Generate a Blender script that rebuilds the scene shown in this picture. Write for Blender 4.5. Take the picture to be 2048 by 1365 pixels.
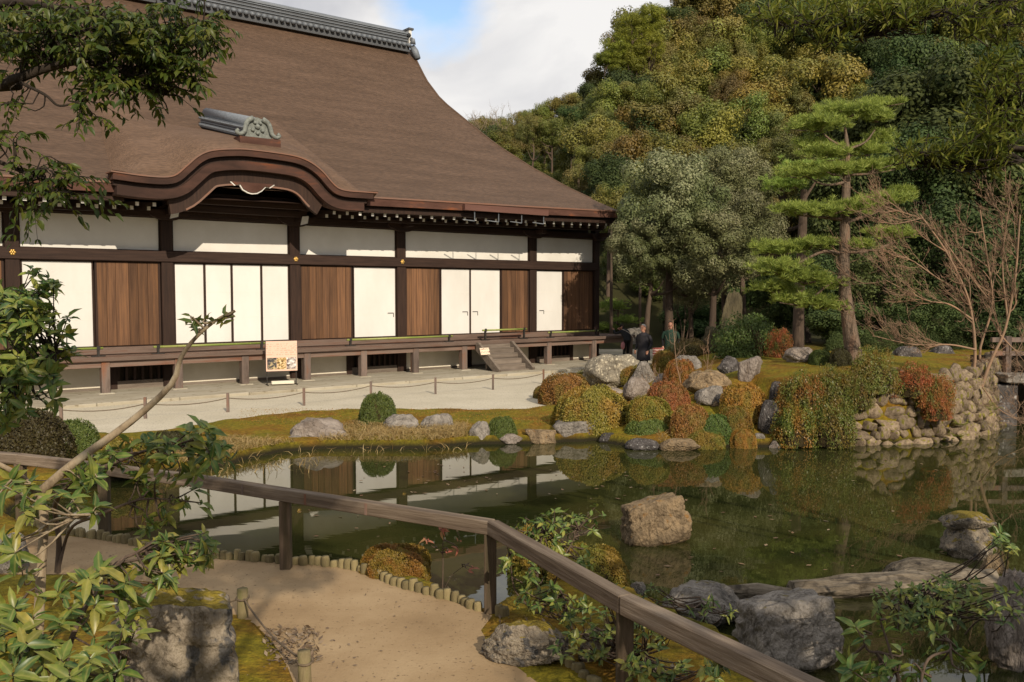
import bpy, bmesh, math, random
import numpy as np
from mathutils import Vector, Matrix, noise as mnoise

for o in list(bpy.data.objects): bpy.data.objects.remove(o)
SC = bpy.context.scene
COL = SC.collection
random.seed(7); RNG = np.random.default_rng(7)
rad = math.radians

# ------------------------------------------------------------------ camera
F, CX, CY, EYE, HOR = 1800.0, 1024.0, 682.5, 2.72, 585.0     # photograph pixels (2048 wide), metres
PITCH = math.atan((CY - HOR) / F)
cam = bpy.data.cameras.new('camera'); cam.sensor_width = 36.0; cam.lens = F / 2048 * 36.0
cam.clip_start = 0.05; cam.clip_end = 2000
camo = bpy.data.objects.new('camera', cam); COL.objects.link(camo)
camo.location = (0, 0, EYE); camo.rotation_euler = (math.pi / 2 - PITCH, 0, 0)
SC.camera = camo

# ------------------------------------------------------------------ sky, sun, exposure
SUN_EL = rad(29.5); SUN_AZ = math.atan2(0.40, -0.917)          # azimuth measured from +Y towards +X
SUN = Vector((math.sin(SUN_AZ) * math.cos(SUN_EL), math.cos(SUN_AZ) * math.cos(SUN_EL), math.sin(SUN_EL)))
w = bpy.data.worlds.new('World'); SC.world = w; w.use_nodes = True
nt = w.node_tree; nt.nodes.clear()
def N(t, typ, **kw):
    n = t.nodes.new(typ)
    for k, v in kw.items(): setattr(n, k, v)
    return n
out = N(nt, 'ShaderNodeOutputWorld'); bg = N(nt, 'ShaderNodeBackground'); bg.inputs['Strength'].default_value = 0.15
sky = N(nt, 'ShaderNodeTexSky', sky_type='NISHITA'); sky.sun_disc = False
sky.sun_elevation = SUN_EL; sky.sun_rotation = SUN_AZ; sky.air_density = 1.0; sky.dust_density = 0.6
tc = N(nt, 'ShaderNodeTexCoord')
mp = N(nt, 'ShaderNodeMapping'); mp.inputs['Scale'].default_value = (1.0, 1.0, 1.9); mp.inputs['Location'].default_value = (0.35, 0.1, 0.2)
nz = N(nt, 'ShaderNodeTexNoise'); nz.inputs['Scale'].default_value = 2.6; nz.inputs['Detail'].default_value = 7; nz.inputs['Roughness'].default_value = 0.55
nz2 = N(nt, 'ShaderNodeTexNoise'); nz2.inputs['Scale'].default_value = 4.2; nz2.inputs['Detail'].default_value = 6; nz2.inputs['Distortion'].default_value = 0.4
dt = N(nt, 'ShaderNodeVectorMath', operation='DISTANCE')
_bd = Vector(((880 - CX) / F, 1.0, (HOR - 12) / F)).normalized(); dt.inputs[1].default_value = _bd
hole = N(nt, 'ShaderNodeMapRange'); hole.inputs['From Min'].default_value = 0.0; hole.inputs['From Max'].default_value = 0.11
hole.inputs['To Min'].default_value = -0.24; hole.inputs['To Max'].default_value = 0.06
add = N(nt, 'ShaderNodeMath', operation='ADD')
rp = N(nt, 'ShaderNodeValToRGB'); rp.color_ramp.elements[0].position = 0.20; rp.color_ramp.elements[1].position = 0.36
cr = N(nt, 'ShaderNodeValToRGB')
cr.color_ramp.elements[0].position = 0.36; cr.color_ramp.elements[0].color = (2.6, 2.65, 2.9, 1)
cr.color_ramp.elements[1].position = 0.63; cr.color_ramp.elements[1].color = (4.9, 4.8, 4.7, 1)
mx = N(nt, 'ShaderNodeMix', data_type='RGBA')
L = nt.links.new
L(tc.outputs['Generated'], mp.inputs['Vector']); L(mp.outputs[0], nz.inputs['Vector']); L(mp.outputs[0], nz2.inputs['Vector'])
L(tc.outputs['Generated'], dt.inputs[0]); L(dt.outputs['Value'], hole.inputs['Value'])
L(nz.outputs[0], add.inputs[0]); L(hole.outputs[0], add.inputs[1]); L(add.outputs[0], rp.inputs[0])
L(nz2.outputs[0], cr.inputs[0]); L(rp.outputs[0], mx.inputs['Factor']); L(sky.outputs[0], mx.inputs['A']); L(cr.outputs[0], mx.inputs['B'])
L(mx.outputs['Result'], bg.inputs['Color']); L(bg.outputs[0], out.inputs['Surface'])

sl = bpy.data.lights.new('sun', 'SUN'); sl.energy = 3.6; sl.angle = rad(0.55); sl.color = (1.0, 0.87, 0.69)
so = bpy.data.objects.new('sun', sl); COL.objects.link(so); so.rotation_euler = SUN.to_track_quat('Z', 'Y').to_euler()
so.location = (10, -20, 20)
SC.view_settings.view_transform = 'Standard'; SC.view_settings.look = 'None'
SC.view_settings.exposure = 0.33; SC.view_settings.gamma = 1.0
SC.render.engine = 'CYCLES'
SC.cycles.max_bounces = 6; SC.cycles.diffuse_bounces = 3; SC.cycles.glossy_bounces = 3
SC.cycles.transparent_max_bounces = 8; SC.cycles.caustics_reflective = False; SC.cycles.caustics_refractive = False
SC.cycles.use_denoising = True

# ------------------------------------------------------------------ pixel helpers
_fw = np.array([0, math.cos(PITCH), -math.sin(PITCH)]); _up = np.array([0, math.sin(PITCH), math.cos(PITCH)])
C0 = np.array([0, 0, EYE])
def ray(x, y): return _fw * F + np.array([x - CX, 0, 0]) + _up * (CY - y)
def P(x, y, z=0.0): d = ray(x, y); return C0 + d * (z - EYE) / d[2]           # pixel on the level z
def Q(x, y, Y): d = ray(x, y); return C0 + d * Y / d[1]                        # pixel at depth Y
def proj(p):
    v = np.asarray(p) - C0; k = v.dot(_fw)
    return CX + F * v[0] / k, CY - F * v.dot(_up) / k

# ------------------------------------------------------------------ object helpers
def sm(a, b, x):
    t = np.clip((np.asarray(x, float) - a) / (b - a), 0, 1); return t * t * (3 - 2 * t)
def tag(o, label=None, cat=None, group=None, kind=None):
    if label: o['label'] = label
    if cat: o['category'] = cat
    if group: o['group'] = group
    if kind: o['kind'] = kind
    return o
def empty(name, loc=(0, 0, 0), rz=0.0, parent=None):
    o = bpy.data.objects.new(name, None); COL.objects.link(o); o.location = Vector(loc); o.rotation_euler = (0, 0, rz)
    o.empty_display_size = 0.2
    if parent: o.parent = parent
    return o
def mesh_np(name, V, Fq=None, Ft=None, mats=(), mi=None, smooth=False, rib=None):
    """quads (n,4) and triangles (n,3) as arrays -> mesh"""
    me = bpy.data.meshes.new(name); V = np.asarray(V, np.float32).reshape(-1, 3)
    me.vertices.add(len(V)); me.vertices.foreach_set('co', V.ravel())
    idx = []; starts = []; n = 0
    for A in (Fq, Ft):
        if A is None or len(A) == 0: continue
        A = np.asarray(A, np.int32); k = A.shape[1]
        idx.append(A.ravel()); starts.append(n + np.arange(len(A)) * k); n += A.size
    idx = np.concatenate(idx); starts = np.concatenate(starts)
    me.loops.add(len(idx)); me.loops.foreach_set('vertex_index', idx)
    me.polygons.add(len(starts)); me.polygons.foreach_set('loop_start', starts.astype(np.int32))
    for m in mats: me.materials.append(m)
    if mi is not None: me.polygons.foreach_set('material_index', np.asarray(mi, np.int32))
    if smooth: me.polygons.foreach_set('use_smooth', np.ones(len(starts), bool))
    me.update(calc_edges=True); me.validate()
    if rib is not None: me.attributes.new('rib', 'FLOAT', 'POINT').data.foreach_set('value', np.asarray(rib, np.float32))
    return me
def put(name, me, parent=None, loc=None, rot=None, scale=None, mat=None):
    o = bpy.data.objects.new(name, me); COL.objects.link(o)
    if parent: o.parent = parent
    if loc is not None: o.location = Vector(loc)
    if rot is not None: o.rotation_euler = rot
    if scale is not None: o.scale = scale
    if mat is not None:
        o.material_slots[0].link = 'OBJECT'; o.material_slots[0].material = mat
    return o
class MB:
    """collects boxes, tubes, prisms into one mesh"""
    def __init__(s): s.v = []; s.f = []; s.m = []; s.n = 0; s.sm = []
    def addvf(s, V, Fc, m=0, smooth=False):
        b = s.n; s.v.extend([tuple(map(float, p)) for p in V]); s.n += len(V)
        s.f.extend([tuple(int(i) + b for i in q) for q in Fc]); s.m.extend([m] * len(Fc)); s.sm.extend([smooth] * len(Fc)); return s
    def box(s, x0, x1, y0, y1, z0, z1, m=0, ch=0.0):
        V = [(x, y, z) for z in (z0, z1) for y in (y0, y1) for x in (x0, x1)]
        return s.addvf(V, [(0, 2, 3, 1), (4, 5, 7, 6), (0, 1, 5, 4), (2, 6, 7, 3), (0, 4, 6, 2), (1, 3, 7, 5)], m)
    def beam(s, a, b, w, h, m=0, up=(0, 0, 1)):
        a = Vector(a); b = Vector(b); d = (b - a).normalized(); r = d.cross(Vector(up)).normalized(); u2 = r.cross(d)
        V = [p + r * (sx * w / 2) + u2 * (sz * h / 2) for p in (a, b) for sz in (-1, 1) for sx in (-1, 1)]
        return s.addvf(V, [(0, 1, 3, 2), (4, 6, 7, 5), (0, 4, 5, 1), (2, 3, 7, 6), (0, 2, 6, 4), (1, 5, 7, 3)], m)
    def tube(s, pts, radii, n=8, m=0, cap=True, smooth=True):
        V, Fc = tube_vf(pts, radii, n, cap); return s.addvf(V, Fc, m, smooth)
    def prism(s, poly, y0, y1, m=0):
        """polygon in (x, z) extruded along y"""
        k = len(poly); V = [(x, y0, z) for x, z in poly] + [(x, y1, z) for x, z in poly]
        Fc = [tuple(range(k)), tuple(range(2 * k - 1, k - 1, -1))] + [(i, i + k, (i + 1) % k + k, (i + 1) % k) for i in range(k)]
        return s.addvf(V, Fc, m)
    def strip(s, up, lo, y0, y1, m=0):
        """ribbon between two (x,z) curves extruded y0..y1"""
        k = len(up); V = [(a, y0, b) for a, b in up] + [(a, y0, b) for a, b in lo] + [(a, y1, b) for a, b in up] + [(a, y1, b) for a, b in lo]
        Fc = []
        for i in range(k - 1):
            Fc += [(i, i + 1, k + i + 1, k + i), (2 * k + i, 3 * k + i, 3 * k + i + 1, 2 * k + i + 1), (i, 2 * k + i, 2 * k + i + 1, i + 1), (k + i, k + i + 1, 3 * k + i + 1, 3 * k + i)]
        Fc += [(0, k, 3 * k, 2 * k), (k - 1, 3 * k - 1, 4 * k - 1, 2 * k - 1)]
        return s.addvf(V, Fc, m)
    def mesh(s, name, mats):
        me = bpy.data.meshes.new(name); me.from_pydata(s.v, [], s.f)
        for m in (mats if isinstance(mats, (list, tuple)) else [mats]): me.materials.append(m)
        me.polygons.foreach_set('material_index', s.m); me.polygons.foreach_set('use_smooth', s.sm)
        bm = bmesh.new(); bm.from_mesh(me); bmesh.ops.recalc_face_normals(bm, faces=bm.faces); bm.to_mesh(me); bm.free()
        me.update(); return me
    def build(s, name, mats, parent=None, loc=None, rot=None, bevel=0.0):
        o = put(name, s.mesh(name, mats), parent, loc, rot)
        if bevel:
            b = o.modifiers.new('bevel', 'BEVEL'); b.width = bevel; b.segments = 1; b.limit_method = 'ANGLE'
        return o
def tube_vf(pts, radii, n=8, cap=True):
    p = np.asarray(pts, float); k = len(p)
    r = np.full(k, radii, float) if np.isscalar(radii) else np.asarray(radii, float)
    t = np.gradient(p, axis=0); t /= np.linalg.norm(t, axis=1, keepdims=True) + 1e-9
    ref = np.array([0, 0, 1.0]) if abs(t[0][2]) < 0.9 else np.array([1.0, 0, 0])
    a = np.linspace(0, 2 * math.pi, n, endpoint=False); V = []
    for i in range(k):
        x = np.cross(t[i], ref); x /= np.linalg.norm(x) + 1e-9; y = np.cross(x, t[i]); ref = y if i == 0 else (y if True else ref)
        V.append(p[i] + r[i] * (np.cos(a)[:, None] * x + np.sin(a)[:, None] * y))
    V = np.concatenate(V); Fc = []
    for i in range(k - 1):
        for j in range(n):
            j2 = (j + 1) % n; Fc.append((i * n + j, i * n + j2, (i + 1) * n + j2, (i + 1) * n + j))
    if cap: Fc.append(tuple(range(n - 1, -1, -1))); Fc.append(tuple(range((k - 1) * n, k * n)))
    return V, Fc
class TB:
    """many tubes (quads only, no caps) gathered as arrays"""
    def __init__(s): s.V = []; s.F = []; s.n = 0
    def tube(s, pts, radii, n=5):
        V, Fc = tube_vf(pts, radii, n, cap=False); s.V.append(V); s.F.append(np.asarray(Fc, np.int32) + s.n); s.n += len(V)
    def build(s, name, mat, parent=None):
        if not s.V: return None
        return put(name, mesh_np(name, np.concatenate(s.V), np.concatenate(s.F), mats=[mat], smooth=True), parent)
def curve(pts, n=24):
    """Catmull-Rom through control points"""
    p = np.asarray(pts, float); p = np.vstack([2 * p[0] - p[1], p, 2 * p[-1] - p[-2]]); k = len(p) - 3; o = []
    for s in np.linspace(0, k - 1e-6, n):
        i = int(s); u = s - i; a, b, c, d = p[i], p[i + 1], p[i + 2], p[i + 3]
        o.append(0.5 * (2 * b + (c - a) * u + (2 * a - 5 * b + 4 * c - d) * u * u + (3 * b - a - 3 * c + d) * u ** 3))
    return np.array(o)

# ------------------------------------------------------------------ materials
def bsdf(m):
    m.use_nodes = True; return m.node_tree, m.node_tree.nodes['Principled BSDF']
def setspec(b, v): b.inputs['Specular IOR Level'].default_value = v
def ramp(t, cols, pos=None):
    r = N(t, 'ShaderNodeValToRGB'); e = r.color_ramp.elements; k = len(cols)
    pos = pos or [0.3 + 0.4 * i / max(1, k - 1) for i in range(k)]
    while len(e) < k: e.new(0.5)
    for i in range(k): e[i].position = pos[i]; e[i].color = (*cols[i], 1)
    return r
def mk(name, cols, scale=4, stretch=(1, 1, 1), rough=0.8, bump=0.25, bscale=None, spec=0.25, rnd=0.0, detail=6, pos=None, speck=None, bdist=0.02, moss=None, metal=0.0, crack=0.0):
    """noise-driven colour + fine bump; rnd: per-object brightness; speck: (colour, scale, threshold); moss: (colour, amount) on upward faces"""
    m = bpy.data.materials.new(name); t, b = bsdf(m); Lk = t.links.new
    c = N(t, 'ShaderNodeTexCoord'); mpn = N(t, 'ShaderNodeMapping'); mpn.inputs['Scale'].default_value = stretch
    oi = N(t, 'ShaderNodeObjectInfo')
    ad = N(t, 'ShaderNodeVectorMath', operation='MULTIPLY_ADD'); ad.inputs[1].default_value = (1, 1, 1)
    sc = N(t, 'ShaderNodeMath', operation='MULTIPLY'); sc.inputs[1].default_value = 37.0
    Lk(oi.outputs['Random'], sc.inputs[0]); Lk(c.outputs['Object'], ad.inputs[0]); Lk(sc.outputs[0], ad.inputs[2])
    Lk(ad.outputs[0], mpn.inputs['Vector'])
    n1 = N(t, 'ShaderNodeTexNoise'); n1.inputs['Scale'].default_value = scale; n1.inputs['Detail'].default_value = detail; n1.inputs['Roughness'].default_value = 0.62
    Lk(mpn.outputs[0], n1.inputs['Vector']); r = ramp(t, cols, pos); Lk(n1.outputs[0], r.inputs[0]); colr = r.outputs[0]
    if speck:
        n3 = N(t, 'ShaderNodeTexNoise'); n3.inputs['Scale'].default_value = speck[1]; n3.inputs['Detail'].default_value = 3
        Lk(c.outputs['Object'], n3.inputs['Vector']); r3 = ramp(t, [(0, 0, 0), (1, 1, 1)], [speck[2], speck[2] + 0.07]); Lk(n3.outputs[0], r3.inputs[0])
        x = N(t, 'ShaderNodeMix', data_type='RGBA'); Lk(r3.outputs[0], x.inputs['Factor']); Lk(colr, x.inputs['A']); x.inputs['B'].default_value = (*speck[0], 1); colr = x.outputs['Result']
    if moss:
        g = N(t, 'ShaderNodeNewGeometry'); sx = N(t, 'ShaderNodeSeparateXYZ'); Lk(g.outputs['Normal'], sx.inputs[0])
        n4 = N(t, 'ShaderNodeTexNoise'); n4.inputs['Scale'].default_value = 5; n4.inputs['Detail'].default_value = 5; Lk(c.outputs['Object'], n4.inputs['Vector'])
        a1 = N(t, 'ShaderNodeMath', operation='ADD'); Lk(sx.outputs['Z'], a1.inputs[0]); Lk(n4.outputs[0], a1.inputs[1])
        r4 = ramp(t, [(0, 0, 0), (1, 1, 1)], [1.0, 1.0]); 
        mr = N(t, 'ShaderNodeMapRange'); mr.inputs['From Min'].default_value = 1.55 - moss[1]; mr.inputs['From Max'].default_value = 1.70 - moss[1]; Lk(a1.outputs[0], mr.inputs['Value'])
        x = N(t, 'ShaderNodeMix', data_type='RGBA'); Lk(mr.outputs[0], x.inputs['Factor']); Lk(colr, x.inputs['A']); x.inputs['B'].default_value = (*moss[0], 1); colr = x.outputs['Result']
    if crack:
        v1 = N(t, 'ShaderNodeTexVoronoi', feature='DISTANCE_TO_EDGE'); v1.inputs['Scale'].default_value = crack; nw = N(t, 'ShaderNodeTexNoise'); nw.inputs['Scale'].default_value = 3.0; nw.inputs['Detail'].default_value = 6
        vm = N(t, 'ShaderNodeVectorMath', operation='MULTIPLY_ADD'); vm.inputs[1].default_value = (0.9, 0.9, 0.9); Lk(c.outputs['Object'], nw.inputs['Vector']); Lk(nw.outputs['Color'], vm.inputs[0]); Lk(ad.outputs[0], vm.inputs[2]); Lk(vm.outputs[0], v1.inputs['Vector'])
        r5 = ramp(t, [(0.42, 0.40, 0.38), (1, 1, 1)], [0.0, 0.055]); Lk(v1.outputs['Distance'], r5.inputs[0]); x = N(t, 'ShaderNodeMix', data_type='RGBA', blend_type='MULTIPLY'); x.inputs['Factor'].default_value = 0.75; Lk(colr, x.inputs['A']); Lk(r5.outputs[0], x.inputs['B']); colr = x.outputs['Result']
    if rnd:
        hs = N(t, 'ShaderNodeHueSaturation'); mr = N(t, 'ShaderNodeMapRange'); mr.inputs['To Min'].default_value = 1 - rnd; mr.inputs['To Max'].default_value = 1 + rnd
        Lk(oi.outputs['Random'], mr.inputs['Value']); Lk(mr.outputs[0], hs.inputs['Value']); Lk(colr, hs.inputs['Color']); colr = hs.outputs[0]
    Lk(colr, b.inputs['Base Color']); b.inputs['Roughness'].default_value = rough; setspec(b, spec); b.inputs['Metallic'].default_value = metal
    if bump:
        n2 = N(t, 'ShaderNodeTexNoise'); n2.inputs['Scale'].default_value = bscale or scale * 4; n2.inputs['Detail'].default_value = 6
        Lk(mpn.outputs[0], n2.inputs['Vector']); bp = N(t, 'ShaderNodeBump'); bp.inputs['Strength'].default_value = bump; bp.inputs['Distance'].default_value = bdist
        Lk(n2.outputs[0], bp.inputs['Height']); Lk(bp.outputs[0], b.inputs['Normal'])
    return m
def leafmat(name, cols, trans=0.3, rough=0.5, spec=0.3, tint=0.12, big=None, rib=False):
    """leaf colours drawn per leaf, varied per plant; big=(colours, scale): slow patches of other colours through the crown"""
    m = bpy.data.materials.new(name); t, b = bsdf(m); Lk = t.links.new
    g = N(t, 'ShaderNodeNewGeometry'); r = ramp(t, cols, [i / max(1, len(cols) - 1) for i in range(len(cols))]); Lk(g.outputs['Random Per Island'], r.inputs[0])
    colr = r.outputs[0]
    oi = N(t, 'ShaderNodeObjectInfo')
    if big:
        c = N(t, 'ShaderNodeTexCoord'); n1 = N(t, 'ShaderNodeTexNoise'); n1.inputs['Scale'].default_value = big[1]; n1.inputs['Detail'].default_value = 3
        ad = N(t, 'ShaderNodeVectorMath', operation='ADD'); sc = N(t, 'ShaderNodeMath', operation='MULTIPLY'); sc.inputs[1].default_value = 31.0
        Lk(oi.outputs['Random'], sc.inputs[0]); Lk(c.outputs['Object'], ad.inputs[0]); Lk(sc.outputs[0], ad.inputs[1]); Lk(ad.outputs[0], n1.inputs['Vector'])
        r2 = ramp(t, big[0], [i / max(1, len(big[0]) - 1) for i in range(len(big[0]))]); Lk(g.outputs['Random Per Island'], r2.inputs[0])
        mr = N(t, 'ShaderNodeMapRange'); mr.inputs['From Min'].default_value = 0.44; mr.inputs['From Max'].default_value = 0.60; Lk(n1.outputs[0], mr.inputs['Value'])
        x = N(t, 'ShaderNodeMix', data_type='RGBA'); Lk(mr.outputs[0], x.inputs['Factor']); Lk(colr, x.inputs['A']); Lk(r2.outputs[0], x.inputs['B']); colr = x.outputs['Result']
    if rib:                                                     # pale midrib, blotched blade
        at = N(t, 'ShaderNodeAttribute'); at.attribute_name = 'rib'; pw = N(t, 'ShaderNodeMath', operation='POWER'); pw.inputs[1].default_value = 5.0; Lk(at.outputs['Fac'], pw.inputs[0])
        c2 = N(t, 'ShaderNodeTexCoord'); nb_ = N(t, 'ShaderNodeTexNoise'); nb_.inputs['Scale'].default_value = 22; nb_.inputs['Detail'].default_value = 4; Lk(c2.outputs['Object'], nb_.inputs['Vector'])
        rb = ramp(t, [(0.68, 0.72, 0.7), (1.0, 1.0, 1.0), (1.5, 1.35, 1.2)], [0.34, 0.52, 0.68]); Lk(nb_.outputs[0], rb.inputs[0]); xm = N(t, 'ShaderNodeMix', data_type='RGBA', blend_type='MULTIPLY'); xm.inputs['Factor'].default_value = 1; Lk(colr, xm.inputs['A']); Lk(rb.outputs[0], xm.inputs['B'])
        xr = N(t, 'ShaderNodeMix', data_type='RGBA'); ml = N(t, 'ShaderNodeMath', operation='MULTIPLY'); ml.inputs[1].default_value = 0.6; Lk(pw.outputs[0], ml.inputs[0]); Lk(ml.outputs[0], xr.inputs['Factor']); Lk(xm.outputs['Result'], xr.inputs['A']); xr.inputs['B'].default_value = (0.30, 0.29, 0.09, 1); colr = xr.outputs['Result']
    hs = N(t, 'ShaderNodeHueSaturation'); mr = N(t, 'ShaderNodeMapRange'); mr.inputs['To Min'].default_value = 1 - 1.6 * tint; mr.inputs['To Max'].default_value = 1 + 1.6 * tint
    mh = N(t, 'ShaderNodeMapRange'); mh.inputs['To Min'].default_value = 0.5 - 0.16 * tint; mh.inputs['To Max'].default_value = 0.5 + 0.16 * tint
    w2 = N(t, 'ShaderNodeMath', operation='FRACT'); w3 = N(t, 'ShaderNodeMath', operation='MULTIPLY'); w3.inputs[1].default_value = 7.31
    Lk(oi.outputs['Random'], w3.inputs[0]); Lk(w3.outputs[0], w2.inputs[0]); Lk(w2.outputs[0], mh.inputs['Value']); Lk(mh.outputs[0], hs.inputs['Hue'])
    Lk(oi.outputs['Random'], mr.inputs['Value']); Lk(mr.outputs[0], hs.inputs['Value']); Lk(colr, hs.inputs['Color'])
    Lk(hs.outputs[0], b.inputs['Base Color']); b.inputs['Roughness'].default_value = rough; setspec(b, spec)
    if trans:
        tr = N(t, 'ShaderNodeBsdfTranslucent'); Lk(hs.outputs[0], tr.inputs['Color']); ms = N(t, 'ShaderNodeMixShader'); ms.inputs[0].default_value = trans
        Lk(b.outputs[0], ms.inputs[1]); Lk(tr.outputs[0], ms.inputs[2]); Lk(ms.outputs[0], t.nodes['Material Output'].inputs['Surface'])
    return m

M = {}
M['dark_wood'] = mk('dark wood', [(0.020, 0.011, 0.008), (0.045, 0.024, 0.016)], 3, (6, 6, 0.5), 0.7, 0.2, 30, rnd=0.15)
M['beam_wood'] = mk('beam wood', [(0.022, 0.012, 0.009), (0.050, 0.028, 0.020)], 3, (0.4, 6, 6), 0.7, 0.2, 30, rnd=0.15)
M['plank'] = mk('weathered door plank', [(0.085, 0.043, 0.024), (0.14, 0.072, 0.038), (0.205, 0.10, 0.046)], 2.2, (7, 7, 0.35), 0.75, 0.35, 22, rnd=0.34)
M['post_wood'] = mk('weathered post', [(0.075, 0.055, 0.045), (0.16, 0.12, 0.10), (0.20, 0.085, 0.045)], 1.3, (3, 3, 0.7), 0.8, 0.3, 24, rnd=0.2)
M['deck_wood'] = mk('weathered deck', [(0.10, 0.065, 0.05), (0.17, 0.12, 0.095), (0.14, 0.055, 0.03)], 1.2, (0.5, 5, 5), 0.7, 0.3, 24, rnd=0.22)
M['stair_wood'] = mk('stair wood', [(0.12, 0.095, 0.075), (0.22, 0.18, 0.145)], 2, (0.6, 5, 5), 0.8, 0.3, 24, rnd=0.15)
M['plaster'] = mk('white plaster', [(0.66, 0.63, 0.57), (0.76, 0.735, 0.68)], 1.1, (1, 1, 1), 0.9, 0.08, 30, rnd=0.03)
M['paper'] = mk('white door paper', [(0.64, 0.62, 0.58), (0.735, 0.72, 0.685)], 0.9, (1, 1, 0.5), 0.85, 0.05, 18, rnd=0.03)
M['plaster_base'] = mk('foundation plaster', [(0.62, 0.56, 0.44), (0.74, 0.68, 0.56)], 1.6, (1, 1, 1), 0.9, 0.1, 30, rnd=0.05)
M['eave'] = mk('eave bark layer', [(0.055, 0.024, 0.016), (0.095, 0.045, 0.032), (0.27, 0.085, 0.028)], 0.7, (1, 3, 4), 0.8, 0.4, 40, rnd=0.1, pos=[0.36, 0.56, 0.70])
M['gable_layer'] = mk('dark gable bark layer', [(0.035, 0.018, 0.013), (0.07, 0.034, 0.024), (0.15, 0.05, 0.022)], 0.7, (1, 3, 4), 0.8, 0.4, 40, pos=[0.36, 0.58, 0.74])
M['eave_lip'] = mk('copper eave lip', [(0.17, 0.11, 0.085), (0.22, 0.10, 0.06)], 1, (1, 3, 3), 0.6, 0.2, 40)
M['gutter'] = mk('copper gutter', [(0.13, 0.065, 0.05), (0.18, 0.09, 0.07)], 2, (0.3, 3, 3), 0.5, 0.1, 30, metal=0.3)
M['white_paint'] = mk('white painted rafter end', [(0.62, 0.60, 0.55), (0.74, 0.72, 0.68)], 8, rough=0.8, bump=0.1)
M['tile'] = mk('grey roof tile', [(0.10, 0.115, 0.13), (0.20, 0.22, 0.25)], 6, (0.4, 4, 4), 0.5, 0.3, 30, spec=0.4, rnd=0.15)
M['tile_carved'] = mk('carved grey tile', [(0.11, 0.12, 0.11), (0.24, 0.255, 0.23)], 12, rough=0.6, bump=0.5, bscale=40)
M['tile_dark'] = mk('dark lattice tile', [(0.045, 0.05, 0.055), (0.12, 0.125, 0.135)], 30, (1, 1, 1.6), 0.7, 0.7, 40)
M['gold'] = mk('gilt metal', [(0.55, 0.34, 0.09), (0.68, 0.45, 0.15)], 20, rough=0.35, bump=0.1, metal=0.8)
M['bamboo'] = mk('green bamboo', [(0.13, 0.20, 0.035), (0.22, 0.27, 0.06), (0.30, 0.29, 0.10)], 2, (0.5, 4, 4), 0.4, 0.1, 40, spec=0.4, rnd=0.12)
M['iron'] = mk('black iron', [(0.02, 0.018, 0.016), (0.04, 0.035, 0.03)], 8, rough=0.5, bump=0.1)
M['rail_wood'] = mk('handrail wood', [(0.075, 0.047, 0.032), (0.125, 0.083, 0.06), (0.19, 0.135, 0.10)], 1.5, (9, 9, 9), 0.75, 0.4, 18, rnd=0.12, speck=((0.05, 0.032, 0.026), 3.0, 0.60))
M['rail_long'] = mk('handrail wood along the grain', [(0.085, 0.060, 0.042), (0.15, 0.112, 0.08), (0.235, 0.185, 0.138)], 1.6, (0.7, 11, 11), 0.8, 0.5, 5, rnd=0.14, pos=[0.32, 0.5, 0.7])
M['rail_post'] = mk('handrail post wood', [(0.045, 0.038, 0.018), (0.085, 0.062, 0.038), (0.15, 0.105, 0.072)], 1.6, (9, 9, 0.8), 0.85, 0.5, 6, rnd=0.14, pos=[0.3, 0.5, 0.7])
M['stake'] = mk('edging stake', [(0.13, 0.105, 0.05), (0.24, 0.19, 0.10), (0.17, 0.16, 0.055)], 4, (3, 3, 1), 0.85, 0.4, 25, rnd=0.3)
M['rope'] = mk('rope', [(0.10, 0.075, 0.05), (0.16, 0.12, 0.08)], 20, rough=0.9, bump=0.3)
M['bark'] = mk('bark', [(0.055, 0.038, 0.028), (0.12, 0.085, 0.06)], 5, (3, 3, 0.8), 0.9, 0.7, 16, rnd=0.2)
M['bark_dark'] = mk('dark bark', [(0.016, 0.012, 0.009), (0.04, 0.03, 0.022)], 6, (3, 3, 0.8), 0.9, 0.6, 18)
M['bark_pine'] = mk('pine bark', [(0.085, 0.06, 0.042), (0.17, 0.125, 0.09), (0.20, 0.12, 0.08)], 3, (3, 3, 0.6), 0.9, 0.9, 12, bdist=0.05)
M['bark_pale'] = mk('pale lichened bark', [(0.10, 0.07, 0.045), (0.26, 0.20, 0.13), (0.33, 0.28, 0.20)], 7, (2, 2, 0.8), 0.9, 0.5, 24)
M['twig'] = mk('bare twig bark', [(0.16, 0.095, 0.06), (0.25, 0.165, 0.105), (0.32, 0.19, 0.115)], 1.6, rough=0.8, bump=0.1)
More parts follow.
